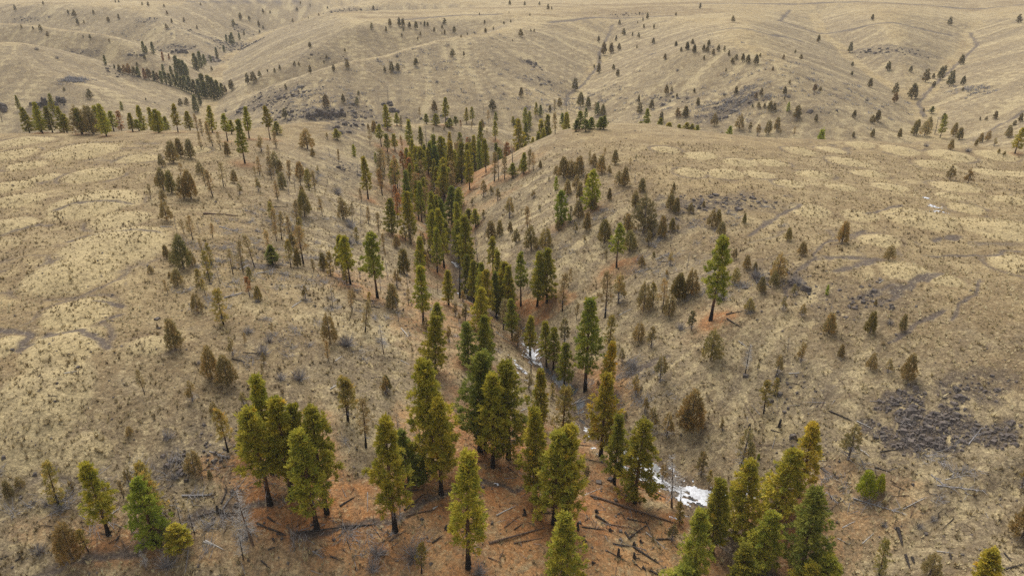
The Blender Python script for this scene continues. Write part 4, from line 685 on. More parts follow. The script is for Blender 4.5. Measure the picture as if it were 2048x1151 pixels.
Y|67.8|266.0|4.0|yellow-green pine in the canyon behind the benches, second from left
V|78.4|264.0|2.9|leftmost bright green young pine in the canyon behind the benches
V|84.6|266.0|7.4|bright green young pine in the canyon behind the benches, second from left
N|81.4|264.0|3.9|brown scorched juniper in the canyon behind the benches, third from left
J|179.6|340.1|4.1|olive juniper in the canyon behind the benches, sixth from left
N|170.4|340.8|2.8|brown scorched juniper in the canyon behind the benches, fourth from left
J|197.2|347.3|5.0|olive juniper in the canyon behind the benches, seventh from left
J|210.5|357.7|7.8|olive juniper in the canyon behind the benches, eighth from left
J|219.3|371.0|4.8|olive juniper in the canyon behind the benches, ninth from left
N|215.4|356.6|8.3|tallest brown scorched juniper in the canyon behind the benches
J|224.6|370.2|6.7|olive juniper in the canyon behind the benches, eleventh from left
D|222.6|359.8|10.1|rightmost bare grey snag in the canyon behind the benches
P|221.7|353.1|11.7|green pine in the canyon behind the benches, thirty-fourth from left
K|238.9|381.9|4.9|dark green pine in the canyon behind the benches, thirteenth from left
J|228.0|352.8|6.9|olive juniper in the canyon behind the benches, twelfth from left
J|225.8|344.0|6.3|olive juniper in the canyon behind the benches, thirteenth from left
N|144.5|223.0|3.6|brown scorched juniper in the canyon behind the benches, sixth from left
K|243.0|401.1|4.0|dark green pine in the canyon behind the benches, twelfth from left
J|240.7|405.3|2.2|olive juniper in the canyon behind the benches, tenth from left
N|233.9|321.6|5.9|rightmost brown scorched juniper in the canyon behind the benches
N|229.1|328.1|5.2|brown scorched juniper in the canyon behind the benches, ninth from left
N|225.9|328.1|5.2|brown scorched juniper in the canyon behind the benches, eighth from left
U|222.3|312.8|4.2|the only grey-green juniper in the canyon behind the benches
N|156.5|228.9|2.5|brown scorched juniper in the canyon behind the benches, seventh from left
P|162.1|217.6|8.2|rightmost green pine in the canyon behind the benches
J|155.9|216.4|1.5|olive juniper in the canyon behind the benches, fourteenth from left
J|156.7|214.7|1.5|rightmost olive juniper in the canyon behind the benches
S|148.8|220.6|1.8|grey twiggy shrub in the canyon behind the benches, right one of two
S|138.3|226.4|1.6|grey twiggy shrub in the canyon behind the benches, left one of two
H|120.9|183.4|4.5|dark open juniper on the right mounded bench, left one of two
H|124.0|180.2|4.2|dark open juniper on the right mounded bench, right one of two
N|-65.0|112.3|1.6|leftmost brown scorched juniper on the grassy left slope
N|-65.7|120.0|2.9|brown scorched juniper on the grassy left slope, second from left
N|-63.0|116.8|2.9|brown scorched juniper on the grassy left slope, fifth from left
J|-60.5|115.4|6.6|leftmost olive juniper on the grassy left slope
N|-74.3|139.1|4.6|brown scorched juniper on the grassy left slope, third from left
B|-66.9|132.8|2.9|slender brown scorched pine on the grassy left slope, third from left
B|-67.8|132.5|3.1|slender brown scorched pine on the grassy left slope, second from left
B|-65.0|129.9|5.1|slender brown scorched pine on the grassy left slope, fourth from left
D|-69.5|133.1|3.5|leftmost bare grey snag on the grassy left slope
B|-61.4|125.4|2.3|slender brown scorched pine on the grassy left slope, fifth from left
L|-56.6|118.2|4.6|thin sparse olive pine on the grassy left slope, fourth from left
B|-61.9|132.2|3.1|slender brown scorched pine on the grassy left slope, sixth from left
N|-59.8|117.2|3.2|brown scorched juniper on the grassy left slope, seventh from left
D|-65.1|133.5|2.8|bare grey snag on the grassy left slope, second from left
L|-54.3|111.4|5.8|thin sparse olive pine on the grassy left slope, third from left
L|-54.3|107.6|3.9|leftmost thin sparse olive pine on the grassy left slope
N|-58.6|108.5|3.2|brown scorched juniper on the grassy left slope, sixth from left
N|-61.3|111.5|1.2|brown scorched juniper on the grassy left slope, fourth from left
B|-58.8|105.1|2.4|leftmost slender brown scorched pine on the grassy left slope
D|-52.0|110.3|3.8|bare grey snag on the grassy left slope, third from left
L|-46.2|96.4|6.3|thin sparse olive pine on the grassy left slope, fifth from left
L|-52.6|105.4|3.0|thin sparse olive pine on the grassy left slope, second from left
N|-51.7|99.8|3.4|brown scorched juniper on the grassy left slope, eighth from left
B|-51.8|115.8|4.9|slender brown scorched pine on the grassy left slope, seventh from left
B|-50.6|117.5|6.0|slender brown scorched pine on the grassy left slope, eighth from left
B|-49.7|120.9|6.5|slender brown scorched pine on the grassy left slope, ninth from left
D|-51.0|127.3|2.3|bare grey snag on the grassy left slope, sixth from left
L|-46.8|110.4|3.8|thin sparse olive pine on the grassy left slope, sixth from left
R|-45.6|106.7|4.0|the only red-needled dead pine on the grassy left slope
J|-43.8|105.9|2.7|olive juniper on the grassy left slope, second from left
K|-47.2|123.8|4.0|the only dark green pine on the grassy left slope
B|-50.8|137.5|4.2|slender brown scorched pine on the grassy left slope, thirteenth from left
B|-50.3|139.4|6.1|slender brown scorched pine on the grassy left slope, fourteenth from left
B|-57.0|153.6|3.9|slender brown scorched pine on the grassy left slope, eleventh from left
B|-48.6|140.3|5.7|slender brown scorched pine on the grassy left slope, sixteenth from left
B|-51.2|153.1|5.7|slender brown scorched pine on the grassy left slope, seventeenth from left
J|-50.8|158.9|6.7|olive juniper on the grassy left slope, fourth from left
J|-42.7|125.0|4.2|olive juniper on the grassy left slope, third from left
B|-42.5|127.9|8.3|tallest slender brown scorched pine on the grassy left slope
L|-43.6|123.6|5.8|thin sparse olive pine on the grassy left slope, ninth from left
B|-39.2|123.4|2.9|slender brown scorched pine on the grassy left slope, twentieth from left
J|-38.1|126.8|3.9|rightmost olive juniper on the grassy left slope
B|-47.4|162.1|4.6|slender brown scorched pine on the grassy left slope, twenty-second from left
N|-43.3|166.8|5.2|brown scorched juniper on the grassy left slope, twelfth from left
D|-56.1|145.1|3.2|bare grey snag on the grassy left slope, eighth from left
D|-31.9|108.4|4.5|bare grey snag on the grassy left slope, fifteenth from left
L|-32.5|121.9|5.5|thin sparse olive pine on the grassy left slope, thirteenth from left
T|-33.9|125.8|9.0|the only long-trunked green pine on the grassy left slope
N|-49.7|87.4|5.4|leftmost brown scorched juniper on the open grass of the left foreslope
N|-42.7|82.4|5.2|brown scorched juniper on the open grass of the left foreslope, second from left
N|-40.2|81.5|4.9|brown scorched juniper on the open grass of the left foreslope, third from left
N|-29.2|95.4|5.4|rightmost brown scorched juniper on the open grass of the left foreslope
S|-31.3|85.1|2.2|grey twiggy shrub on the open grass of the left foreslope, sixth from left
S|-26.9|95.9|1.7|grey twiggy shrub on the open grass of the left foreslope, seventh from left
S|-37.9|92.6|1.5|grey twiggy shrub on the open grass of the left foreslope, fifth from left
S|-41.6|94.4|1.6|grey twiggy shrub on the open grass of the left foreslope, third from left
S|-45.5|84.9|0.8|leftmost grey twiggy shrub on the open grass of the left foreslope
S|-43.8|105.0|0.8|grey twiggy shrub on the open grass of the left foreslope, fourth from left
S|-52.4|118.3|0.9|grey twiggy shrub on the open grass of the left foreslope, second from left
B|-43.4|165.8|5.7|leftmost slender brown scorched pine in the middle stream canyon
B|-41.4|167.4|4.6|slender brown scorched pine in the middle stream canyon, second from left
B|-37.9|170.6|4.4|slender brown scorched pine in the middle stream canyon, third from left
D|-39.2|167.0|5.7|bare grey snag in the middle stream canyon, third from left
B|-34.7|167.2|5.3|slender brown scorched pine in the middle stream canyon, fourth from left
P|-31.8|169.8|9.7|leftmost green pine in the middle stream canyon
P|-27.6|172.2|13.2|green pine in the middle stream canyon, second from left
D|-28.2|169.5|5.5|bare grey snag in the middle stream canyon, seventh from left
B|-26.7|168.6|5.5|slender brown scorched pine in the middle stream canyon, fifth from left
P|-22.4|183.2|14.3|green pine in the middle stream canyon, eleventh from left
K|-23.5|210.8|7.7|dark green pine in the middle stream canyon, third from left
P|-17.9|165.5|16.1|green pine in the middle stream canyon, seventeenth from left
P|-16.2|192.9|13.8|green pine in the middle stream canyon, twenty-fourth from left
P|-11.6|159.7|16.9|green pine in the middle stream canyon, twenty-ninth from left
P|-13.1|195.4|4.0|green pine in the middle stream canyon, thirtieth from left
P|-10.7|189.4|5.5|green pine in the middle stream canyon, thirty-second from left
D|-9.2|167.7|7.0|bare grey snag in the middle stream canyon, fourteenth from left
D|-7.5|177.1|4.7|rightmost bare grey snag in the middle stream canyon
N|-5.7|175.2|5.6|the only brown scorched juniper in the middle stream canyon
R|-33.2|187.3|7.3|the only red-needled dead pine in the middle stream canyon
J|-3.3|173.8|4.6|olive juniper in the middle stream canyon, right one of two
U|-8.4|190.7|2.8|rightmost grey-green juniper in the middle stream canyon
U|-12.5|204.7|2.8|grey-green juniper in the middle stream canyon, eleventh from left
T|-31.6|121.2|10.2|leftmost long-trunked green pine in the middle stream canyon
D|-34.1|125.2|6.5|leftmost bare grey snag in the middle stream canyon
D|-31.2|127.6|4.0|bare grey snag in the middle stream canyon, second from left
T|-25.9|118.1|13.3|long-trunked green pine in the middle stream canyon, second from left
D|-26.8|134.0|5.0|bare grey snag in the middle stream canyon, fifth from left
J|-25.1|145.2|6.6|olive juniper in the middle stream canyon, left one of two
D|-23.6|131.5|2.9|bare grey snag in the middle stream canyon, sixth from left
U|-23.8|128.1|4.4|leftmost grey-green juniper in the middle stream canyon
P|-20.7|141.7|11.1|green pine in the middle stream canyon, sixth from left
T|-16.5|112.1|11.7|long-trunked green pine in the middle stream canyon, fourth from left
C|-16.1|134.0|4.7|charred bare snag in the middle stream canyon, left one of two
P|-13.2|127.2|8.0|green pine in the middle stream canyon, twentieth from left
C|-11.9|139.5|10.4|charred bare snag in the middle stream canyon, right one of two
D|-22.0|130.3|4.5|bare grey snag in the middle stream canyon, eighth from left
U|-11.3|121.5|3.2|grey-green juniper in the middle stream canyon, seventh from left
U|-9.3|120.3|4.0|grey-green juniper in the middle stream canyon, tenth from left
U|-10.5|119.4|2.0|grey-green juniper in the middle stream canyon, eighth from left
D|-25.8|121.1|4.1|bare grey snag in the middle stream canyon, fourth from left
P|-4.7|154.1|9.2|green pine in the middle stream canyon, thirty-seventh from left
P|-3.0|143.9|11.9|green pine in the middle stream canyon, thirty-eighth from left
K|-8.1|151.4|6.5|dark green pine in the middle stream canyon, tenth from left
O|-5.5|128.0|11.1|the only orange-tinged pine in the middle stream canyon
T|2.0|138.2|12.8|rightmost long-trunked green pine in the middle stream canyon
P|5.6|135.4|12.9|green pine in the middle stream canyon, forty-fourth from left
P|7.7|134.8|12.5|green pine in the middle stream canyon, forty-fifth from left
P|-0.8|134.7|14.1|green pine in the middle stream canyon, forty-first from left
P|-6.0|118.0|9.7|green pine in the middle stream canyon, thirty-fourth from left
P|-14.1|113.5|4.8|green pine in the middle stream canyon, fifteenth from left
P|-12.5|95.2|9.9|green pine in the middle stream canyon, thirteenth from left
K|-7.4|100.0|8.4|dark green pine in the middle stream canyon, ninth from left
P|-4.7|101.7|9.9|green pine in the middle stream canyon, thirty-sixth from left
J|1.1|163.3|3.9|leftmost olive juniper on the right canyon slope
N|-0.5|171.8|3.1|leftmost brown scorched juniper on the right canyon slope
U|-0.7|182.1|6.2|leftmost grey-green juniper on the right canyon slope
B|4.1|166.3|6.2|leftmost slender brown scorched pine on the right canyon slope
J|4.7|154.7|6.6|tallest olive juniper on the right canyon slope
J|8.0|152.9|5.4|olive juniper on the right canyon slope, third from left
U|7.5|174.6|2.0|grey-green juniper on the right canyon slope, third from left
U|5.9|185.7|2.4|grey-green juniper on the right canyon slope, second from left
B|14.4|159.8|4.1|slender brown scorched pine on the right canyon slope, fourth from left
N|16.4|160.3|4.6|brown scorched juniper on the right canyon slope, fourth from left
N|17.8|153.1|4.9|brown scorched juniper on the right canyon slope, fifth from left
J|21.2|146.3|5.6|olive juniper on the right canyon slope, fifth from left
U|16.9|148.7|2.0|grey-green juniper on the right canyon slope, eighth from left
T|22.8|136.8|10.1|long-trunked green pine on the right canyon slope, left one of two
B|20.9|139.7|3.0|slender brown scorched pine on the right canyon slope, seventh from left
J|26.0|140.3|5.0|olive juniper on the right canyon slope, sixth from left
N|26.6|147.7|4.5|brown scorched juniper on the right canyon slope, eighth from left
N|29.8|145.6|8.9|tallest brown scorched juniper on the right canyon slope
N|29.7|157.0|4.0|brown scorched juniper on the right canyon slope, ninth from left
U|30.0|139.9|3.7|grey-green juniper on the right canyon slope, fifteenth from left
N|33.2|142.0|5.4|brown scorched juniper on the right canyon slope, fifteenth from left
J|35.8|143.6|3.0|olive juniper on the right canyon slope, eighth from left
N|37.1|152.8|3.9|brown scorched juniper on the right canyon slope, seventeenth from left
N|20.1|162.1|4.1|brown scorched juniper on the right canyon slope, sixth from left
B|10.8|130.3|8.3|slender brown scorched pine on the right canyon slope, second from left
B|12.4|135.9|4.3|slender brown scorched pine on the right canyon slope, third from left
B|18.5|120.2|9.2|slender brown scorched pine on the right canyon slope, sixth from left
U|21.4|123.1|6.6|grey-green juniper on the right canyon slope, eleventh from left
B|13.2|124.2|3.7|slender brown scorched pine on the right canyon slope, fifth from left
U|10.4|118.2|5.9|grey-green juniper on the right canyon slope, fourth from left
L|18.3|111.3|6.5|tallest thin sparse olive pine on the right canyon slope
U|25.1|107.0|4.4|grey-green juniper on the right canyon slope, sixteenth from left
N|25.5|118.0|6.0|brown scorched juniper on the right canyon slope, thirteenth from left
L|27.3|118.1|4.9|thin sparse olive pine on the right canyon slope, second from left
B|28.7|115.7|6.6|rightmost slender brown scorched pine on the right canyon slope
N|29.5|114.1|4.4|brown scorched juniper on the right canyon slope, sixteenth from left
J|32.0|118.1|5.2|olive juniper on the right canyon slope, ninth from left
N|33.7|118.0|3.7|brown scorched juniper on the right canyon slope, nineteenth from left
U|25.0|97.6|5.2|grey-green juniper on the right canyon slope, seventeenth from left
U|21.1|98.2|2.9|grey-green juniper on the right canyon slope, fourteenth from left
D|8.8|120.8|4.1|leftmost bare grey snag on the right canyon slope
S|30.6|108.9|1.8|grey twiggy shrub on the right canyon slope, fourth from left
W|-20.9|96.0|5.5|the only pale branchy snag on the open grass of the left foreslope
B|-24.9|101.6|5.7|the only slender brown scorched pine on the open grass of the left foreslope
S|-26.7|95.9|2.6|tallest grey twiggy shrub on the open grass of the left foreslope
S|-21.8|124.7|0.8|rightmost grey twiggy shrub on the open grass of the left foreslope
J|-18.9|86.9|2.8|the only olive juniper on the open grass of the left foreslope
T|13.2|103.5|18.4|the only long-trunked green pine beside the icy stream bend
P|6.8|114.9|9.7|green pine beside the icy stream bend, left one of two
C|3.5|107.1|6.3|the only charred bare snag beside the icy stream bend
U|1.2|119.2|4.8|the only grey-green juniper beside the icy stream bend
O|16.7|100.2|10.3|the only orange-tinged pine beside the icy stream bend
P|9.7|107.0|9.7|green pine beside the icy stream bend, right one of two
T|35.7|108.6|15.9|long-trunked green pine on the right canyon slope, right one of two
N|34.4|117.9|5.3|brown scorched juniper on the right canyon slope, twenty-first from left
J|32.0|118.1|5.2|olive juniper on the right canyon slope, tenth from left
J|42.3|117.6|3.3|olive juniper on the right canyon slope, thirteenth from left
N|44.5|126.2|2.3|brown scorched juniper on the right canyon slope, twenty-fifth from left
N|45.4|121.3|3.0|brown scorched juniper on the right canyon slope, twenty-sixth from left
N|46.5|119.6|2.2|brown scorched juniper on the right canyon slope, twenty-seventh from left
N|49.4|115.9|5.3|rightmost brown scorched juniper on the right canyon slope
N|44.5|136.2|3.2|brown scorched juniper on the right canyon slope, twenty-fourth from left
N|43.8|141.2|4.1|brown scorched juniper on the right canyon slope, twenty-third from left
J|45.3|142.1|3.3|olive juniper on the right canyon slope, twelfth from left
J|50.5|140.3|2.5|olive juniper on the right canyon slope, fourteenth from left
N|41.1|149.6|2.6|brown scorched juniper on the right canyon slope, twentieth from left
N|44.7|152.2|1.6|brown scorched juniper on the right canyon slope, twenty-second from left
N|38.0|150.7|3.9|brown scorched juniper on the right canyon slope, eighteenth from left
U|36.7|142.3|2.1|grey-green juniper on the right canyon slope, twentieth from left
J|33.4|98.7|5.9|olive juniper on the right canyon slope, eleventh from left
U|32.2|107.7|3.9|grey-green juniper on the right canyon slope, twenty-first from left
W|38.0|94.7|5.6|the only pale branchy snag on the right canyon slope
U|40.0|94.8|1.4|grey-green juniper on the right canyon slope, twenty-second from left
U|47.3|106.2|2.8|grey-green juniper on the right canyon slope, twenty-third from left
U|49.8|104.1|2.4|rightmost grey-green juniper on the right canyon slope
L|41.1|89.6|3.2|rightmost thin sparse olive pine on the right canyon slope
J|56.0|129.5|2.9|olive juniper on the right mounded bench, left one of two
N|56.6|123.4|2.8|leftmost brown scorched juniper on the right mounded bench
N|66.0|127.4|4.8|brown scorched juniper on the right mounded bench, fourth from left
N|70.9|118.5|3.2|brown scorched juniper on the right mounded bench, sixth from left
V|55.6|108.6|1.9|the only bright green young pine on the right mounded bench
N|52.5|99.2|4.0|brown scorched juniper on the right mounded bench, second from left
J|58.2|97.4|4.2|olive juniper on the right mounded bench, right one of two
N|62.7|96.5|3.2|brown scorched juniper on the right mounded bench, seventh from left
N|61.7|103.7|1.2|brown scorched juniper on the right mounded bench, fifth from left
N|52.3|93.7|2.5|brown scorched juniper on the right mounded bench, third from left
N|59.1|86.6|4.6|rightmost brown scorched juniper on the right mounded bench
S|61.7|98.4|1.3|the only grey twiggy shrub on the right mounded bench
T|-29.5|64.0|14.2|leftmost long-trunked green pine on the near left slope
T|-27.2|65.1|14.3|long-trunked green pine on the near left slope, second from left
T|-22.7|64.0|15.7|rightmost long-trunked green pine on the near left slope
Y|-23.4|61.8|14.5|rightmost yellow-green pine on the near left slope
Y|-30.3|68.2|14.5|yellow-green pine on the near left slope, third from left
P|-26.4|66.9|12.2|the only green pine on the near left slope
L|-36.6|70.6|6.5|thin sparse olive pine on the near left slope, fifth from left
L|-34.1|70.2|5.7|thin sparse olive pine on the near left slope, sixth from left
Y|-46.4|58.9|10.4|leftmost yellow-green pine on the near left slope
L|-53.3|61.7|6.0|leftmost thin sparse olive pine on the near left slope
V|-40.9|58.3|9.2|the only bright green young pine on the near left slope
L|-42.4|61.5|7.5|thin sparse olive pine on the near left slope, third from left
L|-41.2|60.3|7.5|thin sparse olive pine on the near left slope, fourth from left
U|-46.2|64.4|3.0|leftmost grey-green juniper on the near left slope
B|-46.4|63.1|2.7|leftmost slender brown scorched pine on the near left slope
D|-38.3|59.7|5.3|tallest bare grey snag on the near left slope
D|-36.9|59.6|4.3|bare grey snag on the near left slope, second from left
W|-30.1|59.0|8.4|tallest pale branchy snag on the near left slope
W|-30.8|57.5|4.2|pale branchy snag on the near left slope, second from left
D|-25.3|58.9|3.8|rightmost bare grey snag on the near left slope
Y|-38.0|57.7|4.0|yellow-green pine on the near left slope, second from left
N|-49.1|56.0|5.4|tallest brown scorched juniper on the near left slope
L|-47.8|57.0|3.4|thin sparse olive pine on the near left slope, second from left
N|-58.4|63.3|1.6|brown scorched juniper on the near left slope, second from left
N|-59.1|62.2|2.4|leftmost brown scorched juniper on the near left slope
N|-39.6|67.3|3.3|brown scorched juniper on the near left slope, fifth from left
N|-37.4|66.5|1.4|brown scorched juniper on the near left slope, sixth from left
L|-23.1|78.8|7.0|rightmost thin sparse olive pine on the near left slope
W|-41.0|55.7|2.9|leftmost pale branchy snag on the near left slope
S|-52.9|56.5|1.7|leftmost grey twiggy shrub on the near left slope
S|-41.6|66.3|1.2|grey twiggy shrub on the near left slope, fifth from left
S|-38.8|56.1|2.4|grey twiggy shrub on the near left slope, third from left
S|-54.6|61.6|1.3|grey twiggy shrub on the near left slope, second from left
L|-23.1|79.1|6.7|leftmost thin sparse olive pine in the near grove by the stream
B|-19.9|74.9|8.0|tallest slender brown scorched pine in the near grove by the stream
U|-19.0|86.1|3.1|leftmost grey-green juniper in the near grove by the stream
Y|-14.3|63.0|16.6|leftmost yellow-green pine in the near grove by the stream
K|-13.6|70.7|8.2|leftmost dark green pine in the near grove by the stream
D|-13.9|64.5|4.2|bare grey snag in the near grove by the stream, second from left
D|-15.8|77.3|4.8|leftmost bare grey snag in the near grove by the stream
P|-9.3|69.5|14.8|green pine in the near grove by the stream, second from left
P|-10.6|72.5|17.8|leftmost green pine in the near grove by the stream
Y|-5.2|59.3|16.6|yellow-green pine in the near grove by the stream, second from left
K|-12.3|70.6|4.1|dark green pine in the near grove by the stream, second from left
K|-4.6|78.8|16.3|tallest dark green pine in the near grove by the stream
P|-3.8|79.3|14.3|green pine in the near grove by the stream, third from left
P|-2.7|75.8|15.1|green pine in the near grove by the stream, fourth from left
P|-0.5|78.6|16.3|green pine in the near grove by the stream, fifth from left
D|0.7|84.5|3.3|bare grey snag in the near grove by the stream, third from left
P|3.0|70.8|14.9|green pine in the near grove by the stream, sixth from left
D|2.4|73.0|11.6|tallest bare grey snag in the near grove by the stream
P|5.4|67.1|14.5|green pine in the near grove by the stream, seventh from left
P|7.2|68.0|15.1|green pine in the near grove by the stream, ninth from left
P|5.8|57.7|11.9|green pine in the near grove by the stream, eighth from left
P|14.7|76.7|12.2|rightmost green pine in the near grove by the stream
Y|17.1|73.4|13.8|rightmost yellow-green pine in the near grove by the stream
O|13.6|83.8|14.5|orange-tinged pine in the near grove by the stream, right one of two
O|4.8|88.5|11.0|orange-tinged pine in the near grove by the stream, left one of two
L|7.5|84.8|10.2|tallest thin sparse olive pine in the near grove by the stream
U|10.7|76.8|2.5|rightmost grey-green juniper in the near grove by the stream
L|-10.6|58.1|4.7|thin sparse olive pine in the near grove by the stream, third from left
S|-11.6|60.0|2.6|tallest grey twiggy shrub in the near grove by the stream
S|-16.0|59.7|2.0|grey twiggy shrub in the near grove by the stream, second from left
S|-3.9|58.8|2.0|grey twiggy shrub in the near grove by the stream, fourth from left
S|7.2|60.2|1.2|rightmost grey twiggy shrub in the near grove by the stream
S|-16.2|57.9|1.7|leftmost grey twiggy shrub in the near grove by the stream
U|20.9|96.8|2.9|grey-green juniper on the bank by the snow patch, second from left
U|22.5|89.6|4.5|grey-green juniper on the bank by the snow patch, fourth from left
U|24.5|87.8|4.5|grey-green juniper on the bank by the snow patch, fifth from left
N|27.4|87.8|4.0|brown scorched juniper on the bank by the snow patch, left one of two
U|21.8|92.9|3.1|grey-green juniper on the bank by the snow patch, third from left
W|22.4|73.5|9.4|the only pale branchy snag on the bank by the snow patch
C|23.5|73.1|4.7|the only charred bare snag on the bank by the snow patch
U|18.7|92.9|2.1|leftmost grey-green juniper on the bank by the snow patch
S|17.7|97.4|2.5|the only grey twiggy shrub on the bank by the snow patch
N|28.1|87.8|7.2|brown scorched juniper on the bank by the snow patch, right one of two
U|33.9|79.9|6.7|tallest grey-green juniper on the bank by the snow patch
U|28.1|79.9|4.6|grey-green juniper on the bank by the snow patch, sixth from left
G|36.2|80.1|1.0|the only bright green juniper bush on the bank by the snow patch
L|38.8|87.0|5.5|the only thin sparse olive pine on the bank by the snow patch
O|39.4|72.9|12.0|the only orange-tinged pine in the near right corner
P|36.1|70.5|11.5|green pine in the near right corner, seventh from left
P|29.8|68.7|12.7|green pine in the near right corner, fourth from left
P|26.1|66.0|11.9|green pine in the near right corner, third from left
P|31.3|63.2|9.6|green pine in the near right corner, sixth from left
K|36.1|61.8|13.9|the only dark green pine in the near right corner
P|21.8|59.4|12.5|green pine in the near right corner, second from left
P|28.0|60.4|7.2|green pine in the near right corner, fifth from left
Y|35.1|58.5|6.0|yellow-green pine in the near right corner, left one of two
P|37.4|59.1|6.0|rightmost green pine in the near right corner
P|20.2|57.9|5.7|leftmost green pine in the near right corner
G|47.0|70.4|4.3|bright green juniper bush in the near right corner, left one of two
G|48.6|70.5|3.1|bright green juniper bush in the near right corner, right one of two
U|47.1|76.3|6.0|tallest grey-green juniper in the near right corner
L|44.4|59.9|5.4|tallest thin sparse olive pine in the near right corner
N|49.0|58.2|3.9|brown scorched juniper in the near right corner, second from left
Y|52.2|54.5|6.9|yellow-green pine in the near right corner, right one of two
U|64.6|67.5|4.0|rightmost grey-green juniper in the near right corner
N|60.7|60.8|6.3|tallest brown scorched juniper in the near right corner
S|53.2|65.5|0.9|rightmost grey twiggy shrub in the near right corner
S|47.5|65.9|0.9|leftmost grey twiggy shrub in the near right corner
S|51.3|64.9|1.0|tallest grey twiggy shrub in the near right corner
U|34.7|78.3|2.5|grey-green juniper in the near right corner, fifth from left
Y|-28.0|244.0|11.0|yellow-green pine in the middle stream canyon, second from left
P|-28.6|204.8|13.8|green pine in the middle stream canyon, seventh from left
P|-21.6|185.6|13.6|green pine in the middle stream canyon, sixteenth from left
Y|-35.2|228.7|11.2|leftmost yellow-green pine in the middle stream canyon
P|-18.7|251.1|10.0|green pine in the middle stream canyon, twenty-seventh from left
T|-33.2|251.8|11.0|long-trunked green pine in the middle stream canyon, fifth from left
T|-30.0|207.7|10.1|long-trunked green pine in the middle stream canyon, third from left
P|-36.5|241.4|11.4|green pine in the middle stream canyon, third from left
T|-18.0|178.2|9.2|long-trunked green pine in the middle stream canyon, ninth from left
P|-34.2|246.2|13.9|green pine in the middle stream canyon, fifth from left
K|-18.6|200.5|13.0|dark green pine in the middle stream canyon, sixth from left
K|-29.8|259.8|12.8|dark green pine in the middle stream canyon, second from left
K|-19.8|185.0|13.6|dark green pine in the middle stream canyon, fifth from left
P|-22.0|252.5|11.8|green pine in the middle stream canyon, twenty-second from left
P|-26.1|255.4|9.9|green pine in the middle stream canyon, eighteenth from left
P|-22.1|232.5|10.6|green pine in the middle stream canyon, twenty-first from left
P|-14.9|181.1|14.7|green pine in the middle stream canyon, twenty-sixth from left
K|-20.9|256.6|13.7|dark green pine in the middle stream canyon, seventh from left
Y|-24.1|235.4|14.7|tallest yellow-green pine in the middle stream canyon
P|-22.6|180.5|10.9|green pine in the middle stream canyon, eighth from left
K|-26.1|252.0|12.0|dark green pine in the middle stream canyon, fourth from left
T|-29.1|217.2|12.2|long-trunked green pine in the middle stream canyon, sixth from left
P|-21.3|250.7|13.8|green pine in the middle stream canyon, twenty-third from left
K|-32.6|203.4|14.8|leftmost dark green pine in the middle stream canyon
P|-29.1|249.5|11.3|green pine in the middle stream canyon, twelfth from left
P|-24.1|195.1|11.8|green pine in the middle stream canyon, ninth from left
P|-25.2|261.4|11.2|green pine in the middle stream canyon, nineteenth from left
P|-31.6|217.3|9.6|green pine in the middle stream canyon, fourth from left
T|-31.8|261.0|12.3|long-trunked green pine in the middle stream canyon, seventh from left
T|-25.1|247.9|9.4|long-trunked green pine in the middle stream canyon, eighth from left
T|-39.5|227.8|10.1|long-trunked green pine in the upper stream canyon, third from left
P|-32.8|240.9|9.1|green pine in the upper stream canyon, eighth from left
T|-4.9|288.9|9.9|long-trunked green pine in the upper stream canyon, tenth from left
Y|9.1|304.9|12.6|rightmost yellow-green pine in the upper stream canyon
P|-18.2|240.9|14.7|green pine in the upper stream canyon, sixteenth from left
K|-6.6|291.7|13.8|rightmost dark green pine in the upper stream canyon
P|12.1|310.8|15.0|green pine in the upper stream canyon, twenty-eighth from left
P|-16.8|263.9|14.3|green pine in the upper stream canyon, eighteenth from left
P|-11.5|287.3|12.7|green pine in the upper stream canyon, twenty-fourth from left
T|-5.7|282.1|9.2|long-trunked green pine in the upper stream canyon, ninth from left
P|14.7|310.1|15.3|rightmost green pine in the upper stream canyon
P|-17.8|268.9|12.9|green pine in the upper stream canyon, seventeenth from left
P|-32.5|258.4|9.9|green pine in the upper stream canyon, tenth from left
Y|-27.6|272.9|13.1|yellow-green pine in the upper stream canyon, fourth from left
P|-16.5|285.8|14.8|green pine in the upper stream canyon, twenty-first from left
P|-13.9|299.8|15.4|green pine in the upper stream canyon, twenty-third from left
T|-17.1|255.4|13.9|long-trunked green pine in the upper stream canyon, seventh from left
K|-20.5|265.7|14.3|dark green pine in the upper stream canyon, third from left
P|2.6|303.8|12.3|green pine in the upper stream canyon, twenty-sixth from left
T|-2.3|291.5|9.4|long-trunked green pine in the upper stream canyon, eleventh from left
Y|-35.8|251.7|11.1|yellow-green pine in the upper stream canyon, second from left
P|-27.9|265.4|15.5|green pine in the upper stream canyon, thirteenth from left
P|-30.8|264.6|14.6|green pine in the upper stream canyon, twelfth from left
T|-24.0|228.4|14.4|long-trunked green pine in the upper stream canyon, fifth from left
P|13.2|318.3|10.8|green pine in the upper stream canyon, twenty-ninth from left
T|12.1|313.6|9.8|rightmost long-trunked green pine in the upper stream canyon
K|-16.1|281.5|10.4|dark green pine in the upper stream canyon, fourth from left
Y|3.1|321.6|14.7|tallest yellow-green pine in the upper stream canyon
Y|5.8|307.6|12.7|yellow-green pine in the upper stream canyon, sixth from left
P|-38.0|257.9|10.8|green pine in the upper stream canyon, fifth from left
T|-22.6|275.1|9.1|long-trunked green pine in the upper stream canyon, sixth from left
K|-13.1|274.8|14.7|dark green pine in the upper stream canyon, fifth from left
D|-38.8|213.2|7.9|bare grey snag in the upper stream canyon, third from left
D|-35.8|245.1|10.2|bare grey snag in the upper stream canyon, fifth from left
B|-17.3|276.7|10.2|slender brown scorched pine in the upper stream canyon, thirtieth from left
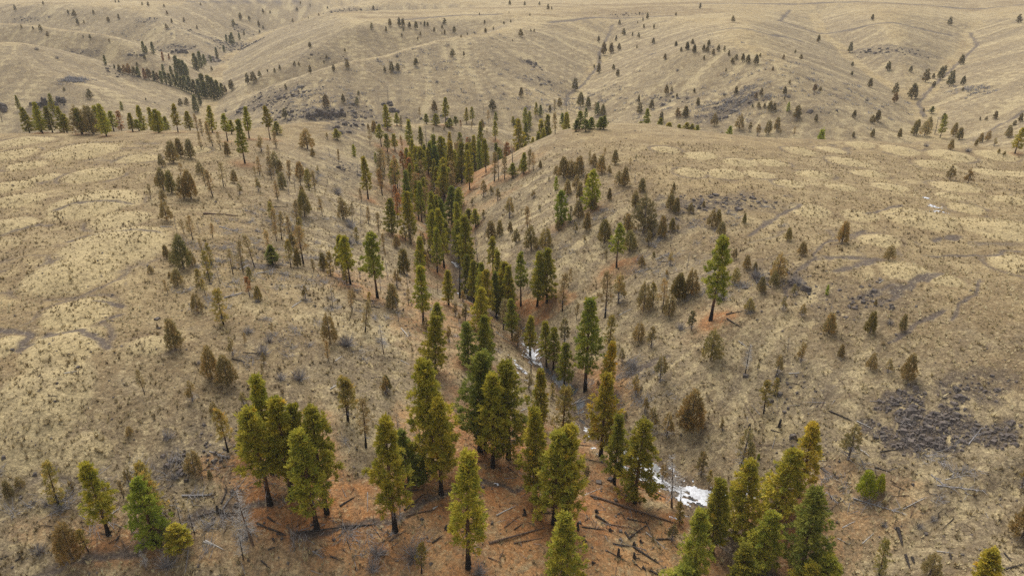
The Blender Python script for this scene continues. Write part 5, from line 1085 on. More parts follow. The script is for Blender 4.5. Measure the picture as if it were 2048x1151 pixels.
B|-40.5|256.1|5.1|slender brown scorched pine in the upper stream canyon, eleventh from left
B|-22.6|289.4|8.5|slender brown scorched pine in the upper stream canyon, twenty-sixth from left
B|-34.5|212.6|10.0|slender brown scorched pine in the upper stream canyon, twelfth from left
D|-44.4|230.1|12.0|bare grey snag in the upper stream canyon, second from left
B|-12.5|292.7|7.1|slender brown scorched pine in the upper stream canyon, thirty-third from left
B|-46.5|244.2|7.7|slender brown scorched pine in the upper stream canyon, fifth from left
D|-36.9|255.4|5.4|bare grey snag in the upper stream canyon, sixth from left
B|-31.6|231.6|10.8|slender brown scorched pine in the upper stream canyon, fourteenth from left
R|-43.6|248.3|5.4|red-needled dead pine in the upper stream canyon, second from left
B|-14.2|291.4|6.1|slender brown scorched pine in the upper stream canyon, thirty-second from left
B|-17.5|260.2|10.4|slender brown scorched pine in the upper stream canyon, twenty-eighth from left
B|-26.0|236.9|7.1|slender brown scorched pine in the upper stream canyon, nineteenth from left
B|-18.6|245.5|11.7|slender brown scorched pine in the upper stream canyon, twenty-seventh from left
D|-26.6|225.6|11.8|bare grey snag in the upper stream canyon, tenth from left
B|-43.2|238.9|7.6|slender brown scorched pine in the upper stream canyon, seventh from left
B|-34.6|276.4|5.1|slender brown scorched pine in the upper stream canyon, seventeenth from left
D|-35.7|206.9|9.4|bare grey snag in the upper stream canyon, fourth from left
R|-2.7|286.3|10.8|rightmost red-needled dead pine in the upper stream canyon
B|-28.7|213.7|9.8|slender brown scorched pine in the upper stream canyon, sixteenth from left
B|-25.5|223.0|8.6|slender brown scorched pine in the upper stream canyon, eighteenth from left
B|-22.7|242.6|6.4|slender brown scorched pine in the upper stream canyon, twentieth from left
B|-12.6|297.8|6.7|slender brown scorched pine in the upper stream canyon, thirty-fourth from left
B|-38.8|219.6|11.8|slender brown scorched pine in the upper stream canyon, eighth from left
B|-43.7|223.0|11.2|slender brown scorched pine in the upper stream canyon, third from left
R|-36.5|232.9|11.4|red-needled dead pine in the upper stream canyon, fifth from left
B|-32.4|238.9|11.2|slender brown scorched pine in the upper stream canyon, fifteenth from left
B|-21.7|239.4|10.9|slender brown scorched pine in the upper stream canyon, twenty-second from left
B|-18.0|287.3|11.5|slender brown scorched pine in the upper stream canyon, twenty-ninth from left
B|-15.0|283.3|7.2|slender brown scorched pine in the upper stream canyon, thirty-first from left
R|-42.8|215.8|5.3|leftmost red-needled dead pine in the upper stream canyon
D|-28.0|286.2|8.5|bare grey snag in the upper stream canyon, twelfth from left
D|-11.1|277.5|9.2|bare grey snag in the upper stream canyon, thirteenth from left
R|-40.4|248.6|8.4|red-needled dead pine in the upper stream canyon, fourth from left
B|-44.3|226.3|7.9|slender brown scorched pine in the upper stream canyon, fourth from left
B|-22.4|280.5|11.2|slender brown scorched pine in the upper stream canyon, twenty-fifth from left
B|-24.3|292.2|5.2|slender brown scorched pine in the upper stream canyon, twenty-third from left
B|-36.6|224.0|5.1|slender brown scorched pine in the upper stream canyon, tenth from left
B|-45.2|236.2|8.2|slender brown scorched pine in the upper stream canyon, sixth from left
B|-32.3|220.0|11.6|slender brown scorched pine in the upper stream canyon, thirteenth from left
B|-20.5|223.1|10.7|slender brown scorched pine in the upper stream canyon, twenty-first from left
B|-23.1|285.6|8.2|slender brown scorched pine in the upper stream canyon, twenty-fourth from left
B|-17.4|188.8|6.4|slender brown scorched pine in the middle stream canyon, seventh from left
B|-5.6|121.5|5.1|slender brown scorched pine in the middle stream canyon, tenth from left
B|-12.7|172.8|4.0|slender brown scorched pine in the middle stream canyon, eighth from left
U|-21.0|163.3|4.9|grey-green juniper in the middle stream canyon, fifth from left
U|-23.7|168.1|5.3|grey-green juniper in the middle stream canyon, fourth from left
D|-15.2|187.7|5.1|bare grey snag in the middle stream canyon, eleventh from left
B|-11.3|170.8|3.2|slender brown scorched pine in the middle stream canyon, ninth from left
B|-1.8|124.2|6.8|slender brown scorched pine in the middle stream canyon, eleventh from left
D|-13.0|136.5|5.2|bare grey snag in the middle stream canyon, tenth from left
U|-30.0|188.4|6.0|grey-green juniper in the middle stream canyon, second from left
U|-10.9|135.6|3.1|grey-green juniper in the middle stream canyon, ninth from left
D|-10.0|179.9|4.1|bare grey snag in the middle stream canyon, thirteenth from left
U|-23.6|166.0|3.9|grey-green juniper in the middle stream canyon, third from left
D|-10.4|145.0|6.4|bare grey snag in the middle stream canyon, twelfth from left
U|-22.5|196.9|5.4|grey-green juniper in the middle stream canyon, sixth from left
B|-20.9|157.1|3.6|slender brown scorched pine in the middle stream canyon, sixth from left
B|-1.7|128.6|4.3|rightmost slender brown scorched pine in the middle stream canyon
D|-19.2|187.9|4.3|bare grey snag in the middle stream canyon, ninth from left
P|-21.0|167.6|13.0|green pine in the middle stream canyon, tenth from left
P|-18.9|157.9|11.8|green pine in the middle stream canyon, fourteenth from left
P|-0.0|121.1|9.1|green pine in the middle stream canyon, forty-second from left
P|-12.3|168.3|10.3|green pine in the middle stream canyon, twenty-eighth from left
P|-14.7|173.8|12.5|green pine in the middle stream canyon, twenty-fifth from left
P|-6.8|136.5|11.4|green pine in the middle stream canyon, thirty-fifth from left
P|-6.8|134.5|9.5|green pine in the middle stream canyon, thirty-third from left
P|3.6|118.1|8.9|green pine in the middle stream canyon, forty-third from left
P|-8.7|139.7|11.1|green pine in the middle stream canyon, thirty-first from left
P|-2.9|139.1|10.4|green pine in the middle stream canyon, thirty-ninth from left
K|-10.8|150.2|11.4|dark green pine in the middle stream canyon, eighth from left
P|8.0|113.1|9.1|rightmost green pine in the middle stream canyon
K|-3.5|135.3|11.2|rightmost dark green pine in the middle stream canyon
P|-1.6|137.7|13.2|green pine in the middle stream canyon, fortieth from left
Y|188.1|296.6|7.8|rightmost yellow-green pine in the canyon behind the benches
B|74.8|317.9|7.4|slender brown scorched pine in the canyon behind the benches, seventh from left
P|17.7|309.9|7.0|green pine in the canyon behind the benches, eighteenth from left
P|127.7|308.5|9.3|green pine in the canyon behind the benches, thirty-second from left
P|50.4|327.1|11.7|green pine in the canyon behind the benches, twenty-second from left
P|68.2|315.0|10.9|green pine in the canyon behind the benches, twenty-seventh from left
K|126.2|302.7|8.7|dark green pine in the canyon behind the benches, eleventh from left
Y|127.1|323.3|11.7|tallest yellow-green pine in the canyon behind the benches
P|24.3|306.1|10.0|green pine in the canyon behind the benches, nineteenth from left
P|-7.9|321.9|9.0|green pine in the canyon behind the benches, ninth from left
P|154.3|291.8|9.1|green pine in the canyon behind the benches, thirty-third from left
P|63.0|312.9|9.9|green pine in the canyon behind the benches, twenty-sixth from left
K|191.9|286.6|9.4|rightmost dark green pine in the canyon behind the benches
B|87.0|327.6|12.0|tallest slender brown scorched pine in the canyon behind the benches
P|-155.2|237.1|8.9|green pine in the tree row behind the left mounded bench, sixth from left
Y|-159.5|232.2|10.3|tallest yellow-green pine in the tree row behind the left mounded bench
N|-145.3|231.0|9.5|brown scorched juniper in the tree row behind the left mounded bench, left one of two
N|-141.1|230.4|9.5|brown scorched juniper in the tree row behind the left mounded bench, right one of two
P|-145.0|230.4|8.6|green pine in the tree row behind the left mounded bench, ninth from left
P|-120.5|233.4|7.9|green pine in the tree row behind the left mounded bench, nineteenth from left
P|-104.9|239.6|9.1|rightmost green pine in the tree row behind the left mounded bench
P|-163.3|237.5|8.5|green pine in the tree row behind the left mounded bench, third from left
P|-134.7|226.7|10.4|green pine in the tree row behind the left mounded bench, thirteenth from left
B|-53.4|145.5|4.6|slender brown scorched pine on the grassy left slope, twelfth from left
L|-36.1|124.1|4.9|thin sparse olive pine on the grassy left slope, twelfth from left
D|-61.8|182.6|3.5|bare grey snag on the grassy left slope, eleventh from left
B|-55.7|186.6|5.7|slender brown scorched pine on the grassy left slope, twenty-first from left
B|-31.4|155.1|4.5|slender brown scorched pine on the grassy left slope, twenty-fourth from left
D|-45.8|187.9|2.0|bare grey snag on the grassy left slope, sixteenth from left
D|-58.0|171.1|3.9|bare grey snag on the grassy left slope, twelfth from left
B|-44.8|194.9|4.3|slender brown scorched pine on the grassy left slope, twenty-third from left
N|-29.5|113.9|1.6|brown scorched juniper on the grassy left slope, thirteenth from left
D|-52.5|129.3|2.6|bare grey snag on the grassy left slope, fourth from left
S|-38.8|151.6|2.6|grey twiggy shrub on the grassy left slope, fifth from left
D|-67.6|181.3|2.0|bare grey snag on the grassy left slope, ninth from left
S|-69.0|190.2|2.6|leftmost grey twiggy shrub on the grassy left slope
S|-40.6|161.9|2.6|rightmost grey twiggy shrub on the grassy left slope
U|-36.6|108.6|2.8|leftmost grey-green juniper on the grassy left slope
N|-37.3|133.5|1.7|brown scorched juniper on the grassy left slope, eleventh from left
D|-19.0|133.2|3.0|rightmost bare grey snag on the grassy left slope
N|-29.1|160.6|3.4|brown scorched juniper on the grassy left slope, fifteenth from left
L|-54.8|147.5|5.2|thin sparse olive pine on the grassy left slope, seventh from left
D|-51.8|148.2|3.4|bare grey snag on the grassy left slope, tenth from left
B|-60.4|188.9|5.1|slender brown scorched pine on the grassy left slope, eighteenth from left
N|-22.1|159.9|3.7|rightmost brown scorched juniper on the grassy left slope
L|-37.5|154.2|3.7|rightmost thin sparse olive pine on the grassy left slope
L|-63.7|181.3|4.0|thin sparse olive pine on the grassy left slope, eighth from left
U|-31.0|136.3|3.3|rightmost grey-green juniper on the grassy left slope
D|-59.1|179.8|4.1|bare grey snag on the grassy left slope, thirteenth from left
N|-60.9|175.3|4.8|brown scorched juniper on the grassy left slope, ninth from left
D|-41.5|187.1|3.0|bare grey snag on the grassy left slope, seventeenth from left
S|-49.9|146.3|2.3|grey twiggy shrub on the grassy left slope, second from left
L|-47.4|143.0|5.2|thin sparse olive pine on the grassy left slope, tenth from left
D|-20.6|109.6|5.0|bare grey snag on the grassy left slope, eighteenth from left
N|-22.4|114.3|5.7|brown scorched juniper on the grassy left slope, fourteenth from left
U|-58.6|190.5|5.4|tallest grey-green juniper on the grassy left slope
D|-71.8|191.1|5.0|bare grey snag on the grassy left slope, seventh from left
B|-30.5|152.2|2.0|rightmost slender brown scorched pine on the grassy left slope
S|-52.1|195.7|2.6|grey twiggy shrub on the grassy left slope, fourth from left
D|-55.6|199.8|3.4|bare grey snag on the grassy left slope, fourteenth from left
S|-59.2|199.0|2.6|grey twiggy shrub on the grassy left slope, third from left
N|-46.7|135.5|3.8|brown scorched juniper on the grassy left slope, tenth from left
L|-56.3|183.4|5.9|thin sparse olive pine on the grassy left slope, eleventh from left
D|-23.3|152.5|4.6|bare grey snag on the grassy left slope, nineteenth from left
B|-49.8|130.3|4.7|slender brown scorched pine on the grassy left slope, tenth from left
D|-50.1|123.7|2.1|bare grey snag on the grassy left slope, fifth from left
B|-63.4|189.3|5.8|slender brown scorched pine on the grassy left slope, fifteenth from left
U|15.2|153.8|2.8|grey-green juniper on the right canyon slope, sixth from left
D|35.4|126.5|4.1|bare grey snag on the right canyon slope, sixth from left
U|19.9|106.2|3.1|grey-green juniper on the right canyon slope, twelfth from left
N|31.0|143.0|1.9|brown scorched juniper on the right canyon slope, fourteenth from left
D|14.6|185.1|2.0|bare grey snag on the right canyon slope, second from left
N|15.4|103.1|1.2|brown scorched juniper on the right canyon slope, seventh from left
J|42.1|108.1|2.5|olive juniper on the right canyon slope, fifteenth from left
S|46.2|117.4|2.6|grey twiggy shrub on the right canyon slope, sixth from left
S|39.0|113.8|2.6|grey twiggy shrub on the right canyon slope, fifth from left
D|34.3|137.4|3.3|bare grey snag on the right canyon slope, fifth from left
U|50.3|109.8|2.5|grey-green juniper on the right canyon slope, twenty-fourth from left
D|45.2|96.8|3.1|bare grey snag on the right canyon slope, seventh from left
J|48.1|113.8|3.2|rightmost olive juniper on the right canyon slope
S|52.2|113.1|2.0|rightmost grey twiggy shrub on the right canyon slope
D|20.3|155.8|2.4|bare grey snag on the right canyon slope, third from left
U|26.3|150.2|3.0|grey-green juniper on the right canyon slope, thirteenth from left
U|16.1|114.6|2.9|grey-green juniper on the right canyon slope, ninth from left
N|11.4|158.3|2.8|brown scorched juniper on the right canyon slope, second from left
D|53.6|102.3|3.2|rightmost bare grey snag on the right canyon slope
N|17.3|177.8|4.0|brown scorched juniper on the right canyon slope, third from left
D|18.1|107.7|2.0|bare grey snag on the right canyon slope, fourth from left
U|17.4|164.8|1.7|grey-green juniper on the right canyon slope, seventh from left
U|32.7|129.9|3.1|grey-green juniper on the right canyon slope, nineteenth from left
U|21.8|151.5|1.9|grey-green juniper on the right canyon slope, tenth from left
N|23.4|110.2|3.8|brown scorched juniper on the right canyon slope, tenth from left
S|21.4|103.4|2.0|grey twiggy shrub on the right canyon slope, third from left
U|15.2|157.1|1.5|grey-green juniper on the right canyon slope, fifth from left
N|27.6|133.7|2.4|brown scorched juniper on the right canyon slope, eleventh from left
N|45.5|112.5|3.2|brown scorched juniper on the right canyon slope, twenty-eighth from left
S|13.5|116.6|2.6|grey twiggy shrub on the right canyon slope, second from left
J|30.4|135.2|1.3|olive juniper on the right canyon slope, seventh from left
U|31.2|125.6|1.8|grey-green juniper on the right canyon slope, eighteenth from left
S|13.9|171.5|2.6|leftmost grey twiggy shrub on the right canyon slope
J|20.0|177.7|3.4|olive juniper on the right canyon slope, fourth from left
L|-26.2|111.7|3.0|thin sparse olive pine in the near grove by the stream, second from left
U|-4.3|115.0|4.3|tallest grey-green juniper in the near grove by the stream
B|-28.3|107.6|4.2|slender brown scorched pine in the near grove by the stream, second from left
U|2.9|99.3|3.2|grey-green juniper in the near grove by the stream, sixth from left
B|-28.4|90.7|3.3|leftmost slender brown scorched pine in the near grove by the stream
L|3.4|83.5|3.8|thin sparse olive pine in the near grove by the stream, fourth from left
B|-17.2|118.6|2.3|rightmost slender brown scorched pine in the near grove by the stream
U|-15.5|108.1|3.4|grey-green juniper in the near grove by the stream, second from left
U|-11.3|106.6|3.3|grey-green juniper in the near grove by the stream, third from left
L|7.0|99.8|3.0|thin sparse olive pine in the near grove by the stream, fifth from left
B|-20.2|119.3|3.4|slender brown scorched pine in the near grove by the stream, fourth from left
U|-3.9|106.8|3.4|grey-green juniper in the near grove by the stream, fifth from left
U|22.4|79.8|3.4|grey-green juniper in the near right corner, second from left
U|20.2|77.9|2.2|leftmost grey-green juniper in the near right corner
U|46.4|94.2|3.7|grey-green juniper in the near right corner, seventh from left
U|42.5|93.1|3.5|grey-green juniper in the near right corner, sixth from left
U|32.4|86.0|2.1|grey-green juniper in the near right corner, fourth from left
U|57.4|88.9|2.6|grey-green juniper in the near right corner, ninth from left
N|55.5|90.3|3.0|leftmost brown scorched juniper in the near right corner
U|21.0|67.0|3.0|grey-green juniper in the near right corner, third from left
L|28.7|77.6|3.0|thin sparse olive pine in the near right corner, second from left
L|22.8|70.3|3.8|leftmost thin sparse olive pine in the near right corner
U|-41.7|88.0|3.2|grey-green juniper on the near left slope, third from left
B|-36.2|83.9|2.2|slender brown scorched pine on the near left slope, fourth from left
N|-40.2|76.1|1.9|rightmost brown scorched juniper on the near left slope
U|-36.9|87.0|2.1|rightmost grey-green juniper on the near left slope
U|-36.8|78.0|2.5|grey-green juniper on the near left slope, fourth from left
B|-38.1|94.9|2.0|slender brown scorched pine on the near left slope, fifth from left
B|-50.0|77.9|3.7|tallest slender brown scorched pine on the near left slope
N|-49.2|71.4|1.5|brown scorched juniper on the near left slope, fourth from left
S|-44.5|71.5|1.5|grey twiggy shrub on the near left slope, fourth from left
B|-29.6|99.0|2.0|rightmost slender brown scorched pine on the near left slope
B|-40.9|90.9|2.0|slender brown scorched pine on the near left slope, third from left
S|-33.6|84.2|1.4|rightmost grey twiggy shrub on the near left slope
S|-37.8|89.4|2.2|grey twiggy shrub on the near left slope, sixth from left
U|-43.6|77.7|3.3|grey-green juniper on the near left slope, second from left
'''

# ------------------------------------------------------------------ helpers
rng = np.random.default_rng(11); random.seed(11)
def gz(x, y):
    return ground_height(np.atleast_1d(np.asarray(x, float)), np.atleast_1d(np.asarray(y, float)))
def mesh(name, V, F, mats=(), attrs=None, smooth=False):
    """V (n,3), F (m,k) of one polygon size"""
    me = bpy.data.meshes.new(name); V = np.asarray(V, np.float32); F = np.asarray(F, np.int32)
    me.vertices.add(len(V)); me.vertices.foreach_set('co', V.ravel())
    me.loops.add(F.size); me.loops.foreach_set('vertex_index', F.ravel())
    me.polygons.add(len(F)); k = F.shape[1]
    me.polygons.foreach_set('loop_start', np.arange(0, F.size, k, dtype=np.int32))
    me.update(calc_edges=True); me.validate()
    me.polygons.foreach_set('use_smooth', np.full(len(me.polygons), smooth))
    for n, (kind, data) in (attrs or {}).items():
        if kind == 'COLOR':
            a = me.color_attributes.new(n, 'FLOAT_COLOR', 'POINT'); d = np.ones((len(V), 4), np.float32); d[:, :3] = data; a.data.foreach_set('color', d.ravel())
        else:
            a = me.attributes.new(n, 'FLOAT', 'POINT'); a.data.foreach_set('value', np.asarray(data, np.float32))
    for m in mats: me.materials.append(m)
    return me
def obj(name, me, parent=None, **props):
    o = bpy.data.objects.new(name, me); col.objects.link(o)
    if parent is not None: o.parent = parent
    for k, v in props.items(): o[k] = v
    return o
class Nodes:
    def __init__(s, name):
        s.m = bpy.data.materials.new(name); s.m.use_nodes = True; s.t = s.m.node_tree; s.n = s.t.nodes; s.l = s.t.links
        s.b = s.n['Principled BSDF']; s.b.inputs['Specular IOR Level'].default_value = .15
    def new(s, kind, **kw):
        n = s.n.new('ShaderNode'+kind)
        for k, v in kw.items(): setattr(n, k, v)
        return n
    def put(s, sock, v):
        if hasattr(v, 'is_linked') or isinstance(v, bpy.types.NodeSocket): s.l.new(v, sock)
        elif isinstance(v, (tuple, list)) and len(v) == 3 and sock.type == 'RGBA': sock.default_value = (*v, 1)
        else: sock.default_value = v
    def math(s, op, a, b=0., clamp=False):
        n = s.new('Math', operation=op, use_clamp=clamp); s.put(n.inputs[0], a); s.put(n.inputs[1], b); return n.outputs[0]
    def mix(s, f, a, b, blend='MIX'):
        n = s.new('Mix', data_type='RGBA', blend_type=blend); s.put(n.inputs[0], f); s.put(n.inputs[6], a); s.put(n.inputs[7], b); return n.outputs[2]
    def noise(s, vec, scale, detail=4., rough=.55, dist=0.):
        n = s.new('TexNoise'); s.l.new(vec, n.inputs['Vector']); n.inputs['Scale'].default_value = scale; n.inputs['Detail'].default_value = detail
        n.inputs['Roughness'].default_value = rough; n.inputs['Distortion'].default_value = dist; return n.outputs[0]
    def ramp(s, v, a, b):
        n = s.new('MapRange', interpolation_type='SMOOTHSTEP'); s.put(n.inputs[0], v); n.inputs[1].default_value = a; n.inputs[2].default_value = b; return n.outputs[0]
    def mapping(s, vec, scale=(1, 1, 1), rot=(0, 0, 0)):
        n = s.new('Mapping'); s.l.new(vec, n.inputs[0]); n.inputs['Scale'].default_value = scale; n.inputs['Rotation'].default_value = rot; return n.outputs[0]
    def attr(s, name):
        n = s.new('Attribute', attribute_name=name); return n
    def color(s, v): s.put(s.b.inputs['Base Color'], v)

# ------------------------------------------------------------------ where the trees stand: kind | x | y | height | label
TREES = [(a[0], float(a[1]), float(a[2]), float(a[3]), a[4]) for a in (r.split('|') for r in TREE_ROWS.strip().split('\n'))]

# ------------------------------------------------------------------ ground
def fan_grid():
    ys = np.concatenate([-np.geomspace(2000, 14, 26), np.linspace(0, 36, 26), np.arange(36.5, 130, .36), np.arange(130, 262, .5)])
    y = ys[-1]; far = []; st = .55
    while y < 900: y += st; st *= 1.0075 if y > 300 else 1.001; far.append(y)
    while y < 9000: st *= 1.16; y += st; far.append(y)
    ys = np.concatenate([ys, far])
    u = np.linspace(-1, 1, 700); e = 1 + np.geomspace(.004, 9, 26)
    u = np.concatenate([-e[::-1], u, e])
    Y, U = np.meshgrid(ys, u, indexing='ij')
    X = U*np.maximum(46+.83*np.maximum(Y, 0), 46)
    return X, Y
def poly_dist(X, Y, pts):
    d = np.full(X.shape, 1e9)
    for (x0, y0), (x1, y1) in zip(pts[:-1], pts[1:]):
        dx, dy = x1-x0, y1-y0; t = np.clip(((X-x0)*dx+(Y-y0)*dy)/(dx*dx+dy*dy+1e-9), 0, 1)
        d = np.minimum(d, np.hypot(X-x0-t*dx, Y-y0-t*dy))
    return d
def blob(X, Y, x, y, rx, ry, amp=.35, f=6., seed=3):
    """1 inside an uneven patch, 0 outside"""
    q = np.hypot((X-x)/rx, (Y-y)/ry) + amp*fbm(X/f, Y/f, 3, seed)
    return 1-sstep(.75, 1.05, q)
def masks(X, Y):
    duff = np.zeros(X.shape)
    for k, x, y, h, _ in TREES:
        if k in 'PTYOKV' and y < 330 and h > 5:
            r = .20*h+.8; m = (np.abs(X-x) < 3*r) & (np.abs(Y-y) < 3*r)
            if m.any(): duff[m] += .8*np.exp(-((X[m]-x)/r)**2-((Y[m]-y+.2*r)/r)**2)
    for x, y, rx, ry, a in DUFF: 
        m = (np.abs(X-x) < 2*rx) & (np.abs(Y-y) < 2*ry)
        duff[m] = np.maximum(duff[m], a*blob(X[m], Y[m], x, y, rx, ry, .5, 5., 17))
    duff = np.clip(duff, 0, 1)*np.clip(.8+.9*fbm(X/2.3, Y/2.3, 3, 91), 0, 1)
    mound, ring = mound_mask(X, Y)
    zp = plateau(X, Y); flat = sstep(7, 2, zp-height0(X, Y)[0])*sstep(330, 270, Y)*sstep(60, 80, Y)
    rid = np.abs(fbm(X/14.+3*fbm(X/30., Y/30., 2, 7), Y/11., 3, 77))
    crack = .7*flat*(1-mound)*sstep(.035, .008, rid)*sstep(.1, .45, fbm(X/26., Y/26., 2, 78))
    crack = np.maximum(crack, .75*ring*sstep(-.05, .4, fbm(X/9., Y/9., 2, 79)))
    for pts, w in CRACKS:
        m = (X > min(p[0] for p in pts)-6) & (X < max(p[0] for p in pts)+6) & (Y > min(p[1] for p in pts)-6) & (Y < max(p[1] for p in pts)+6)
        if m.any():
            xs, yy = X[m]+1.3*fbm(X[m]/3., Y[m]/3., 2, 80), Y[m]+1.3*fbm(X[m]/3., Y[m]/3., 2, 81)
            crack[m] = np.maximum(crack[m], sstep(w*1.5, w*.5, poly_dist(xs, yy, pts)))
    rock = np.zeros(X.shape)
    for x, y, rx, ry, a in ROCKY: 
        m = (np.abs(X-x) < 2*rx) & (np.abs(Y-y) < 2*ry)
        rock[m] = np.maximum(rock[m], a*blob(X[m], Y[m], x, y, rx, ry, .8, max(3., rx/3), 23))
    stream = sstep(4.4, 1.4, poly_dist(X, Y, [p[:2] for p in STREAM]))
    brown = flat*(1-mound)*(.75+.25*ring)
    tan = np.zeros(X.shape)
    for x, y, rx, ry, a in TAN:
        m = (np.abs(X-x) < 2*rx) & (np.abs(Y-y) < 2*ry); tan[m] = np.maximum(tan[m], a*blob(X[m], Y[m], x, y, rx, ry, .7, 9., 19))
    return duff, mound, crack, rock, stream, brown, tan
X, Y = fan_grid()
Z = ground_height(X, Y)
duff, mound, crack, rock, stream, brown, tan = [np.clip(a, 0, 1) for a in masks(X, Y)]
Z = Z - .10*crack
# steepness and rills that run down the fall line
gx = np.gradient(Z, axis=1)/np.gradient(X, axis=1); gy = np.gradient(Z, axis=0)/np.gradient(Y, axis=0)
sk = np.hypot(gx, gy); Z0, _ = height0(X, Y); hx = np.gradient(Z0, axis=1)/np.gradient(X, axis=1); hy = np.gradient(Z0, axis=0)/np.gradient(Y, axis=0)
steep = np.hypot(hx, hy); ux, uy = hx/(steep+1e-4), hy/(steep+1e-4)
fs = np.where(Y < 280, 2.2, 4.5); rill = 0
for q in range(-4, 5): rill = rill + vnoise((X+ux*q*fs*1.5)/fs, (Y+uy*q*fs*1.5)/fs, 401) + .6*vnoise((X+ux*q*fs*1.5)/fs*2.3, (Y+uy*q*fs*1.5)/fs*2.3, 402)
rill = rill/9*sstep(.06, .2, steep); Z = Z + np.clip(rill, -.6, .6)*np.where(Y < 280, .22, .55)
brown = np.maximum(brown, sstep(.12, .05, steep)*sstep(380, 520, Y)*sstep(-.05, .3, fbm(X/140.+4, Y/38., 3, 420)))
rillm = np.clip(.5+rill*1.1, 0, 1); steepm = np.clip(steep/.5, 0, 1); zone = np.clip(np.maximum(fbm(X/40., Y/40., 3, 410), 0)*2, 0, 1)
rows, cols = X.shape
idx = np.arange(rows*cols).reshape(rows, cols)
F = np.stack([idx[:-1, :-1], idx[:-1, 1:], idx[1:, 1:], idx[1:, :-1]], -1).reshape(-1, 4)
V = np.stack([X, Y, Z], -1).reshape(-1, 3)

def ground_material():
    s = Nodes('dry_grassland'); b = s.b
    g = s.new('NewGeometry').outputs['Position']
    cd = s.new('CameraData').outputs['View Distance']
    A = s.new('SeparateColor'); s.l.new(s.attr('mask_a').outputs['Color'], A.inputs[0]); du, mo, cr = A.outputs[:3]
    B = s.new('SeparateColor'); s.l.new(s.attr('mask_b').outputs['Color'], B.inputs[0]); ro, st, br = B.outputs[:3]
    flat = s.mapping(g, (1, 1, .35))
    big = s.noise(flat, .022, 5, .6, .4); mid = s.noise(flat, .16, 5, .62, .6); sm = s.noise(flat, .9, 5, .65, .5); fine = s.noise(g, 3.2, 4, .7, .3)
    streak = s.noise(s.mapping(g, (.10, .45, .2), (0, 0, .5)), 1., 4, .65, .8)
    C3 = s.new('SeparateColor'); s.l.new(s.attr('mask_c').outputs['Color'], C3.inputs[0]); sp, ri, ta = C3.outputs[:3]
    pat = s.noise(flat, .42, 5, .65, .9); clod = s.noise(flat, 1.7, 3, .6, .6)
    c = s.mix(s.ramp(big, .35, .66), (.345, .255, .125), (.405, .315, .168))
    c = s.mix(s.math('MULTIPLY', s.ramp(sp, .20, .60), .82), c, (.235, .182, .112))                       # thin grass on steep ground, darkened further to paint shade on hill faces
    c = s.mix(s.math('MULTIPLY', s.ramp(mid, .46, .62), .7), c, (.190, .136, .075))
    c = s.mix(s.math('MULTIPLY', s.ramp(ri, .55, .75), .65), c, (.165, .125, .080))
    c = s.mix(s.math('MULTIPLY', s.ramp(ri, .43, .2), .5), c, (.50, .40, .22))
    c = s.mix(s.math('MULTIPLY', s.ramp(pat, .53, .65), .6), c, (.165, .118, .064))
    c = s.mix(s.math('MULTIPLY', s.ramp(pat, .46, .30), .6), c, (.54, .425, .22))
    c = s.mix(s.math('MULTIPLY', s.ramp(streak, .52, .68), .35), c, (.44, .35, .20))
    c = s.mix(s.math('MULTIPLY', ta, s.math('MULTIPLY', s.ramp(pat, .72, .36), .92)), c, (.41, .212, .084))
    # flats between the mounds: thin brown soil
    c = s.mix(s.math('MULTIPLY', br, s.math('MULTIPLY', s.ramp(mid, .26, .54), .85)), c, (.200, .138, .070))
    c = s.mix(s.math('MULTIPLY', mo, s.math('MULTIPLY', s.ramp(pat, .95, .30), .80)), c, (.44, .345, .180))
    c = s.mix(s.math('MULTIPLY', du, .9), c, s.mix(s.ramp(pat, .35, .65), (.37, .155, .052), (.26, .12, .050)))
    c = s.mix(s.math('MULTIPLY', s.math('MULTIPLY', cr, .95), s.ramp(sm, .24, .44)), c, (.110, .086, .070))
    c = s.mix(s.math('MULTIPLY', ro, s.ramp(pat, .36, .52)), c, s.mix(s.ramp(fine, .35, .65), (.052, .042, .036), (.125, .098, .076)))
    c = s.mix(st, c, s.mix(s.ramp(fine, .35, .65), (.080, .058, .040), (.16, .115, .075)))
    c = s.mix(s.math('MULTIPLY', s.ramp(clod, .55, .66), .6), c, (.110, .082, .05))
    c = s.mix(s.math('MULTIPLY', s.ramp(clod, .44, .34), .4), c, (.52, .42, .24))
    f = s.math('ADD', .62, s.math('MULTIPLY', s.ramp(fine, .26, .74), .72))
    vm = s.new('VectorMath', operation='SCALE'); s.l.new(c, vm.inputs[0]); s.l.new(f, vm.inputs['Scale'])
    s.color(vm.outputs[0]); b.inputs['Roughness'].default_value = .95
    h = s.math('ADD', s.math('MULTIPLY', sm, .5), s.math('MULTIPLY', fine, .22))
    bp = s.new('Bump'); bp.inputs['Strength'].default_value = .9; bp.inputs['Distance'].default_value = .8; s.l.new(h, bp.inputs['Height']); s.l.new(bp.outputs[0], b.inputs['Normal'])
    return s.m
gm = ground_material()
ground = obj('ground', mesh('ground', V, F, [gm], {'mask_a': ('COLOR', np.stack([duff, mound, crack], -1).reshape(-1, 3)), 'mask_b': ('COLOR', np.stack([rock, stream, brown], -1).reshape(-1, 3)), 'mask_c': ('COLOR', np.stack([steepm, rillm, tan], -1).reshape(-1, 3))}, True),
             kind='structure', label='dry straw-coloured grassland cut by canyons')

